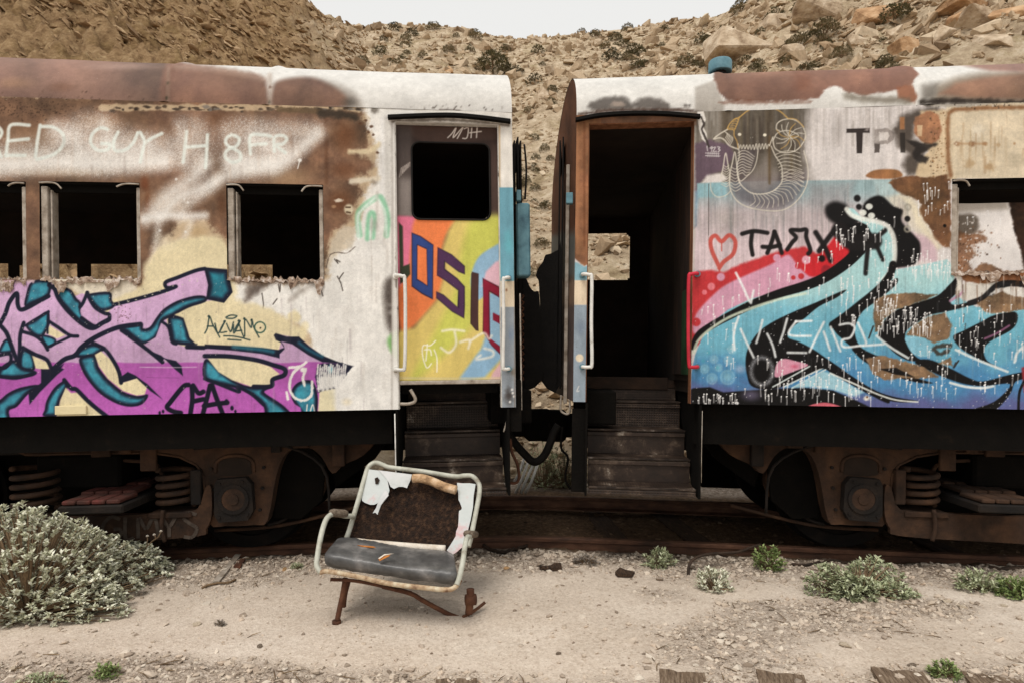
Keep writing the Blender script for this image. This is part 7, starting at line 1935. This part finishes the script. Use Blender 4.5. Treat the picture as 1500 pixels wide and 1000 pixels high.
def plant(name, loc, tips, lr, leaves, mat, label, cat, group=None, stemr=.004, seed=0, lw=.42):
    """tips: rosette centres relative to loc; each rosette carries a whorl of leaves, stems reach the root"""
    rg = random.Random(seed)
    e = empty(name, loc); tag(e, label, cat, group)
    vs = []; fs = []; st_ = MB()
    for t_ in tips:
        t_ = Vector(t_)
        n = rg.randint(*leaves)
        outd = Vector((t_.x, t_.y, max(.05, t_.z) * 1.2)).normalized()
        for k in range(n):
            a = rg.uniform(0, 6.28); el_ = rg.uniform(-.25, 1.0)
            d = Vector((math.cos(a) * math.cos(el_), math.sin(a) * math.cos(el_), math.sin(el_))) + outd * .6
            leaf(vs, fs, t_ - outd * rg.uniform(0, lr * 1.3), d, lr * rg.uniform(.7, 1.25), lr * lw * rg.uniform(.8, 1.2), rg)
        if rg.random() < .5:
            st_.tube([Vector((t_.x * .08, t_.y * .08, -.01)), Vector((t_.x * .5, t_.y * .5, t_.z * .55)), t_], [stemr, stemr * .8, stemr * .5], 4, caps=False)
    mkobj('foliage', vs, fs, mat, e)
    if st_.v: st_.build('stem', M['twig'], e)
    return e
def dome(rg, n, rx, ry, rz, fill=.25, cut=None):
    res = []
    while len(res) < n:
        a = rg.uniform(0, 6.28); zc = rg.uniform(0.02, 1); r_ = math.sqrt(max(0, 1 - zc * zc)); s = 1 if rg.random() > fill else rg.uniform(.5, 1)
        lump = 1 + .22 * float(fbm(math.cos(a) * 2 + 5, zc * 3 + math.sin(a) * 2, 3))
        p = (rx * r_ * math.cos(a) * s * lump, ry * r_ * math.sin(a) * s * lump, rz * zc * s * lump)
        if cut and cut(p): continue
        res.append(p)
    return res
rgp = random.Random(17)
# the big silvery bush at the left: several mounds
bc = G(40, 905)
tips = []
for (p, v, rx, ry, rz, n) in ((10, 900, .62, .42, .60, 900), (95, 880, .40, .30, .42, 520), (165, 858, .30, .24, .26, 320), (60, 915, .42, .20, .26, 360), (205, 850, .16, .14, .13, 90), (-90, 880, .6, .45, .55, 300)):
    c = G(p, v)
    for t_ in dome(rgp, n, rx, ry, rz): tips.append((t_[0] + c.x - bc.x, t_[1] + c.y - bc.y + .15, t_[2]))
plant('brittlebush', (bc.x, bc.y, 0), tips, .030, (9, 13), M['leaf_s'], 'large silvery green bush spreading at the left edge', 'bush', seed=3, stemr=.006, lw=.62)
stalk = MB(); c0 = G(208, 850)
so_ = Vector((c0.x, c0.y, 0))
dst = empty('dry_flower_stalk', so_); tag(dst, 'dry branching flower stalk rising at the right end of the bush', 'stalk')
for pts in ([(208, 812), (215, 800), (223, 792), (232, 786), (236, 778)], [(215, 800), (216, 790), (216, 785)], [(222, 793), (228, 788), (227, 783)]):
    MB().tube([P(p, v, 4.45) - so_ for p, v in pts], .0045, 5).build('stem', M['twig'], dst, True)
for p, v in ((236, 777), (216, 784), (226, 782)):
    vs, fs = rock_mesh(5, 1); mkobj('seed_head', vs * .012 + np.array(P(p, v, 4.45) - so_), fs, M['foam_w'], dst)
small = [(965, 832, .125, .09, .12, 85, 'leaf_m', .034, 'small grey green plant nearest the rail, first right of the seat'), (1046, 862, .13, .10, .15, 100, 'leaf_s', .030, 'silvery plant beside the dark cable end'),
         (1126, 836, .12, .09, .17, 100, 'leaf_g', .030, 'upright fresh green plant left of the widest clump'), (1384, 990, .075, .06, .08, 90, 'leaf_g', .020, 'bright green weed between sleeper ends at the lower right'),
         (1440, 862, .19, .11, .13, 120, 'leaf_m', .034, 'grey green plant near the right edge'), (1490, 872, .12, .10, .13, 110, 'leaf_g', .034, 'fresh green plant cut by the right edge'),
         (157, 992, .07, .05, .05, 60, 'leaf_g', .020, 'small green weed at the lower left edge'), (60, 1002, .12, .06, .04, 60, 'leaf_m', .020, 'faint low weed at the lower left corner'), (858, 832, .10, .07, .07, 90, 'leaf_d', .018, 'dry grey plant beside the rail right of the seat'),
         (322, 916, .035, .03, .03, 24, 'leaf_d', .016, 'tiny dry tuft on the dirt between bush and seat'), (436, 838, .05, .04, .05, 30, 'leaf_m', .018, 'thin green sprig beside the ochre stone')]
for k, (p, v, rx, ry, rz, n, m_, lr, lab) in enumerate(small):
    g = G(p, v)
    plant('low_plant', (g.x, g.y, float(ground_top(g.x, g.y))), dome(rgp, n, rx, ry, rz, .4), lr, (6, 9), M[m_], lab, 'plant', 'plants on the dirt', .003, 60 + k)
g = G(1262, 868)
tips = []
for (p, v, rx, ry, rz, n) in ((1215, 868, .17, .12, .19, 150), (1255, 876, .17, .10, .15, 130), (1310, 872, .15, .09, .10, 110), (1280, 850, .20, .10, .17, 130)):
    c = G(p, v)
    for t_ in dome(rgp, n, rx, ry, rz, .4): tips.append((t_[0] + c.x - g.x, t_[1] + c.y - g.y, t_[2]))
plant('low_plant', (g.x, g.y, float(ground_top(g.x, g.y))), tips, .034, (6, 9), M['leaf_m'], 'widest grey green clump on the dirt below the right bogie', 'plant', 'plants on the dirt', .004, 90)
# scrub showing in the gap below the couplers
for k, (p, v, rz, lab) in enumerate(((795, 718, .55, 'green leafy bush behind the rails in the gap between the cars'), (826, 722, .5, 'brown twiggy bush behind the rails, right of the green one'))):
    c = P(p, v, 7.9)
    plant('scrub_bush', (c.x, 7.9, float(ground_top(c.x, 7.9))), dome(rgp, 240, .34, .3, rz, .5), .034, (5, 8), M['leaf_m' if k == 0 else 'leaf_h'], lab, 'bush', 'bushes behind the rails', .004, 120 + k)
# ------------------------------------------------------------------ the rocky hillside behind the cars
SKP = np.array([(-2000, -300), (-900, -330), (-300, -310), (0, -230), (250, -112), (400, -30), (450, 0), (490, 22), (530, 37), (560, 35), (600, 37), (640, 38), (680, 44), (720, 55), (755, 59), (800, 54), (850, 47), (900, 44), (950, 38), (1000, 32), (1040, 26), (1080, 8), (1100, -2), (1200, -52), (1350, -112), (1500, -170), (1800, -230), (2400, -260), (3500, -260)], float)
CRP = np.array([(-2000, 22), (-300, 24), (0, 26), (300, 29), (450, 31), (530, 35), (750, 38), (1000, 35), (1100, 31), (1300, 28), (1500, 26), (2400, 22)], float)
TOE, TOEZ = 8.1, 0.10
def crest(px):
    v = np.interp(px, SKP[:, 0], SKP[:, 1]); yc = np.interp(px, CRP[:, 0], CRP[:, 1])
    return yc, EYE + (HY - v) / F * yc
def hill_z(X, Y):
    px = CX + F * X / np.maximum(Y, 1)
    yc, zc = crest(px)
    t = (Y - TOE) / (yc - TOE)
    z = TOEZ + (zc - TOEZ) * np.clip(t, 0, 1) ** 0.96
    z = z - np.clip(t - 1, 0, None) * (yc - TOE) * 0.22
    k = smooth01(t / .08) * (1 - .55 * smooth01((t - .9) / .1))
    lf = 1 - smooth01((px - 430) / 160); rt = smooth01((px - 930) / 200)
    u_ = X * .80 - z * .60; w_ = X * .60 + z * .80          # strata dip down to the right on the left cut
    n = .55 * fbm(X * .22, Y * .22, 3) + .22 * fbm(X * .8 + 4, Y * .8, 4)
    st_ = 1.0 * (np.abs(fbm(u_ * .45, w_ * 1.0 + Y * .25, 4, .62)) - .25) + .42 * fbm(u_ * 1.6, w_ * 3.2 + Y * .6, 3, .65)
    bl = .55 * (.35 - np.abs(fbm(X * .55 + 9, Y * .55 + z * .3, 4, .55)))
    return z + k * (n + lf * st_ * 1.3 + rt * bl * 1.2 + (1 - lf) * .10 * fbm(X * 2.6, Y * 2.6, 3))
def hill_mat():
    m, t, b = newmat('rubble_slope')
    tc = t.nodes.new('ShaderNodeTexCoord'); src = tc.outputs['Object']
    def noise(sc, d=8, r=.65, s=None):
        n = t.nodes.new('ShaderNodeTexNoise'); n.inputs['Scale'].default_value = sc; n.inputs['Detail'].default_value = d; n.inputs['Roughness'].default_value = r
        if s:
            mp = t.nodes.new('ShaderNodeMapping'); mp.inputs['Rotation'].default_value = (0, R(-37), 0); mp.inputs['Scale'].default_value = s
            t.links.new(src, mp.inputs[0]); t.links.new(mp.outputs[0], n.inputs['Vector'])
        else: t.links.new(src, n.inputs['Vector'])
        return n.outputs['Fac']
    def ramp(f, st_):
        rp = t.nodes.new('ShaderNodeValToRGB')
        while len(rp.color_ramp.elements) < len(st_): rp.color_ramp.elements.new(.5)
        for e, (p, c) in zip(rp.color_ramp.elements, st_): e.position = p; e.color = lin4(c)
        t.links.new(f, rp.inputs['Fac']); return rp.outputs[0]
    at = t.nodes.new('ShaderNodeAttribute'); at.attribute_name = 'tone'
    lft = ramp(noise(3.4, 10, .8, (1, 1, 1.35)), [(.28, (78, 59, 42)), (.42, (130, 103, 74)), (.55, (164, 136, 101)), (.7, (196, 170, 133))])
    mid = ramp(noise(2.6, 9, .75), [(.28, (118, 101, 82)), (.42, (168, 148, 123)), (.55, (196, 177, 150)), (.7, (218, 204, 182))])
    mx = t.nodes.new('ShaderNodeMixRGB'); t.links.new(at.outputs['Fac'], mx.inputs['Fac']); t.links.new(lft, mx.inputs[1]); t.links.new(mid, mx.inputs[2])
    sc = ramp(noise(1.1, 6, .7), [(.5, (255, 255, 255)), (.62, (196, 190, 160)), (.72, (150, 148, 112))])
    mu = t.nodes.new('ShaderNodeMixRGB'); mu.blend_type = 'MULTIPLY'; mu.inputs['Fac'].default_value = .55
    t.links.new(mx.outputs[0], mu.inputs[1]); t.links.new(sc, mu.inputs[2])
    t.links.new(mu.outputs[0], b.inputs['Base Color'])
    b.inputs['Roughness'].default_value = .97; b.inputs['Specular IOR Level'].default_value = .15
    bp = t.nodes.new('ShaderNodeBump'); bp.inputs['Strength'].default_value = 1.0; bp.inputs['Distance'].default_value = .16
    t.links.new(noise(3.2, 10, .75), bp.inputs['Height']); t.links.new(bp.outputs[0], b.inputs['Normal'])
    return m
M['hill'] = hill_mat()
aa = np.concatenate([np.linspace(-2.6, -.92, 40)[:-1], np.linspace(-.92, .92, 560), np.linspace(.92, 2.6, 40)[1:]])
tt = np.concatenate([np.linspace(0, 1.02, 300), np.linspace(1.02, 1.9, 14)[1:]])
AA, TT = np.meshgrid(aa, tt)
yc, zc = crest(CX + F * AA)
HYY = TOE + (yc - TOE) * TT
HXX = AA * HYY
HZZ = hill_z(HXX, HYY)
i = np.arange(len(tt) - 1)[:, None] * len(aa) + np.arange(len(aa) - 1)[None, :]
f = np.stack([i, i + 1, i + len(aa) + 1, i + len(aa)], -1).reshape(-1, 4)
hill = fastmesh('hillside', np.stack([HXX.ravel(), HYY.ravel(), HZZ.ravel()], 1), f, M['hill'])
tag(hill, kind='structure')
tone = smooth01((CX + F * AA - 400 + 90 * fbm(HXX * .3, HZZ * .3, 3)) / 170)
ta = hill.data.attributes.new('tone', 'FLOAT', 'POINT'); ta.data.foreach_set('value', tone.ravel().astype(np.float32))

def hit(px, py, lim=60.0):
    """where the sight line through (px, py) meets the slope"""
    a = (px - CX) / F; e = (HY - py) / F
    Y = np.linspace(TOE, lim, 500)
    d = hill_z(a * Y, Y) - (EYE + e * Y)
    k = np.nonzero(d > 0)[0]
    if len(k) == 0: return None
    y = Y[k[0]]
    return Vector((a * y, y, float(hill_z(np.array(a * y), np.array(y)))))
# loose rubble: a mass nobody could count
M['rubble'] = island(*newmat('slope_rubble'), [(126, 106, 84), (162, 140, 114), (186, 165, 138), (174, 152, 125), (204, 187, 162), (154, 130, 103)])
M['rubble_l'] = island(*newmat('cut_rubble'), [(118, 94, 69), (140, 114, 84), (160, 133, 101), (150, 123, 92), (178, 153, 121)])
def place_r(x0, x1, v0, v1, frac):
    def f_(rg, n):
        px = rg.uniform(x0, x1, n); t = rg.uniform(0, 1, n)
        yc, _ = crest(px)
        t = np.where(rg.random(n) < frac, .45 + .55 * t, t)
        Y = TOE + (yc - TOE) * t; X = (px - CX) / F * Y
        return np.stack([X, Y, hill_z(X, Y)], 1)
    return f_
szr = lambda rg, p: min(.6, (.022 + rg.exponential(.042)) * (1.0 + .02 * p[1]))
scatter('slope_rubble', 8500, place_r(480, 1600, 0, 0, .8), szr, M['rubble'], 8, kinds=12, sub=0)
scatter('cut_rubble', 11000, place_r(-120, 540, 0, 0, .85), lambda rg, p: min(.28, .03 + rg.exponential(.045)), M['rubble_l'], 9, kinds=8, sub=1, dip=-.58)
def place_gap(rg, n):
    px = rg.uniform(735, 960, n); t = rg.uniform(0, .6, n) ** 1.2
    yc, _ = crest(px); Y = TOE + (yc - TOE) * t; X = (px - CX) / F * Y
    return np.stack([X, Y, hill_z(X, Y)], 1)
scatter('gap_rubble', 2200, place_gap, lambda rg, p: min(.4, .02 + rg.exponential(.032)), M['rubble'], 10, kinds=8, sub=1)
scatter('slope_slabs', 1300, place_r(960, 1600, 0, 0, .9), lambda rg, p: min(.5, .06 + rg.exponential(.085)), M['rubble'], 14, kinds=12, sub=0, dip=.45)
# boulders
M['boulder'] = mat_noise('pale_boulder', [(130, 108, 86), (182, 162, 137), (212, 196, 174)], 2.2, .95, .9, 9, bdist=.06, detail=10)
M['boulder_o'] = mat_noise('orange_boulder', [(132, 98, 68), (178, 142, 106), (204, 174, 140)], 2.2, .95, .9, 9, bdist=.06, detail=10)
bl = [(1372, 46, 62, 44, 'boulder', 'large pale wedge boulder on the right slope above the car roof', -30), (1085, 62, 110, 46, 'boulder', 'broad pale rock slab right of the blue roof vent', -18), (1285, 22, 84, 36, 'boulder_o', 'long tan slab high on the right slope', -24), (1190, 18, 80, 34, 'boulder', 'pale slab left of the long tan one', -16),
      (1432, 34, 70, 26, 'boulder', 'leaning pale slab right of the wedge boulder', -34), (1470, 56, 60, 30, 'boulder', 'broken grey slab at the right edge of the slope', -30), (1405, 26, 40, 24, 'boulder_o', 'tan block behind the wedge boulder', 10), (1330, 68, 40, 30, 'boulder_o', 'brown block left of the wedge boulder', 20),
      (1420, 8, 90, 26, 'boulder_o', 'orange rock at the top right of the slope', -10), (1480, 10, 60, 30, 'boulder_o', 'orange rock in the upper right corner', 10), (1218, 92, 18, 12, 'boulder', 'small white block just above the right roof', 0), (1138, 30, 46, 26, 'boulder', 'rounded pale rock above the broad slab', -10),
      (1055, 84, 40, 24, 'boulder', 'pale rock behind the blue roof vent', 0), (1012, 48, 20, 15, 'boulder', 'pale block on the ridge left of the broad slab', 10), (921, 98, 26, 18, 'boulder', 'pale pointed rock above the left end of the right car', 20), (792, 58, 18, 16, 'boulder', 'pale block on the skyline above the gap', 10),
      (808, 102, 20, 18, 'boulder', 'pale block on the slope above the gap', 30), (800, 136, 32, 20, 'boulder', 'white tilted slab in the gap between the cars', -34), (655, 104, 22, 14, 'boulder_o', 'tan rock just above the white roof', 10), (876, 62, 22, 14, 'boulder', 'flat pale rock below the skyline right of the gap', -8),
      (1252, 60, 30, 18, 'boulder', 'grey white rock in the rubble of the right slope', -30), (1310, 48, 26, 18, 'boulder', 'pale rock between wedge boulder and rubble', 25), (1160, 74, 40, 22, 'boulder', 'smooth pale rock low on the right slope', -20), (958, 40, 16, 12, 'boulder', 'small pale block near the skyline right of centre', 0)]
for k, (p, v, w_, h_, m_, lab, tl) in enumerate(bl):
    c = hit(p, min(v + h_ * .3, 106 if not 740 < p < 830 else 500))
    if c is None: c = hit(p, 60)
    if c is None: continue
    s = c.y / F
    o = rock('boulder', (c.x, c.y + w_ * s * .1, c.z + h_ * s * .02), (w_ * s * .50, w_ * s * .48, h_ * s * .58), M[m_], 500 + k, 0, 3, (0, -tl * .6), .9)
    tag(o, lab, 'boulder', 'boulders on the slope')
# shrubs: a few shapes, copied
def shrub_mesh(seed, n, mat, lr):
    rg = random.Random(seed); vs = []; fs = []
    for t_ in dome(rg, n * 3, .5, .5, .62, .5):
        t_ = Vector(t_)
        for k in range(6):
            d = Vector((rg.gauss(0, 1), rg.gauss(0, 1), rg.gauss(.5, .8))) + t_ * 1.5
            leaf(vs, fs, t_, d, lr * .62 * rg.uniform(.7, 1.3), lr * .2, rg)
    me = bpy.data.meshes.new('foliage'); me.from_pydata([tuple(v) for v in vs], [], fs); me.materials.append(mat); me.update()
    tr = MB()
    for k in range(5):
        a = rg.uniform(0, 6.28); tr.tube([(0, 0, -.1), (.12 * math.cos(a), .12 * math.sin(a), .2), (.3 * math.cos(a), .3 * math.sin(a), .42)], [.03, .02, .01], 4)
    me2 = bpy.data.meshes.new('stem'); me2.from_pydata(tr.v, [], tr.f); me2.materials.append(M['twig']); me2.update()
    return me, me2
M['leaf_hd'] = leafmat('dark_scrub_leaf', (54, 55, 40), (76, 75, 56), (102, 98, 76))
M['leaf_hp'] = leafmat('pale_scrub_leaf', (96, 88, 66), (124, 115, 88), (150, 140, 112))
protos = [shrub_mesh(1, 70, M['leaf_h'], .16), shrub_mesh(2, 60, M['leaf_hd'], .15), shrub_mesh(3, 64, M['leaf_hp'], .17), shrub_mesh(4, 70, M['leaf_h'], .15)]
def shrub(c, s, kd, lab, grp, seed):
    e = empty('hill_shrub', (c.x, c.y, c.z - .04 * s), seed * 1.7); e.scale = (s, s, s * (.8 + .25 * ((seed * 7) % 5) / 5))
    tag(e, lab, 'shrub', grp)
    mkobj('foliage', None, None, me=protos[kd][0], parent=e); mkobj('stem', None, None, me=protos[kd][1], parent=e)
named = [(578, 40, 14, 1, 'round dark shrub just under the middle skyline, larger of a pair'), (562, 32, 9, 1, 'dark shrub standing on the skyline left of the round one'), (594, 32, 12, 2, 'thin pale shrub standing on the skyline'), (604, 50, 14, 1, 'dark spread shrub right of the round one below the skyline'), (722, 96, 34, 0, 'wide dull green shrub above the white end of the left roof'), (757, 104, 14, 1, 'dark shrub above the left car end'),
         (782, 118, 16, 1, 'dark round shrub in the gap above the left car end'), (897, 84, 20, 1, 'tall dark green shrub above the right roof'), (930, 76, 20, 0, 'green shrub right of the tall dark one'), (1004, 92, 18, 2, 'brown round shrub left of the blue roof vent'), (1208, 40, 28, 2, 'grey brown shrub in the middle of the right slope'), (1310, 22, 30, 0, 'dark shrub high among the right slabs'),
         (1134, 26, 18, 0, 'dark shrub by the upper left slab of the right slope'), (1232, 84, 20, 2, 'shrub low on the right slope beside the white block'), (1170, 62, 20, 2, 'shrub in the dip right of the broad slab'), (1092, 88, 12, 0, 'small shrub just right of the blue roof vent'), (1152, 90, 16, 0, 'shrub just above the brown part of the right roof'), (1085, 12, 18, 2, 'shrub on the right skyline'), (1190, 4, 34, 0, 'dark shrub at the top of the right slope')]
for k, (p, v, w_, kd, lab) in enumerate(named):
    c = hit(p, v + w_ * .35)
    if c is None: c = hit(p, 62)
    if c is None: continue
    shrub(c, w_ * c.y / F * 1.5, kd, lab, None, k)
rs = random.Random(77)
for k in range(95):
    p = rs.uniform(500, 1320) if k < 70 else rs.uniform(755, 812)
    v = rs.uniform(42, 112) if k < 70 else rs.uniform(120, 430)
    c = hit(p, v)
    if c is None: continue
    shrub(c, rs.uniform(9, 22) * c.y / F, rs.choice([0, 2, 2, 3]), *(('small dull shrub on the slope seen through the gap between the cars', 'small shrubs in the gap') if 745 < p < 830 and v > 100 else ('small dull shrub dotted over the slope above the left car roof', 'small shrubs above the left roof') if p < 760 else ('small dull shrub dotted over the slope above the right car roof', 'small shrubs above the right roof')), 40 + k)
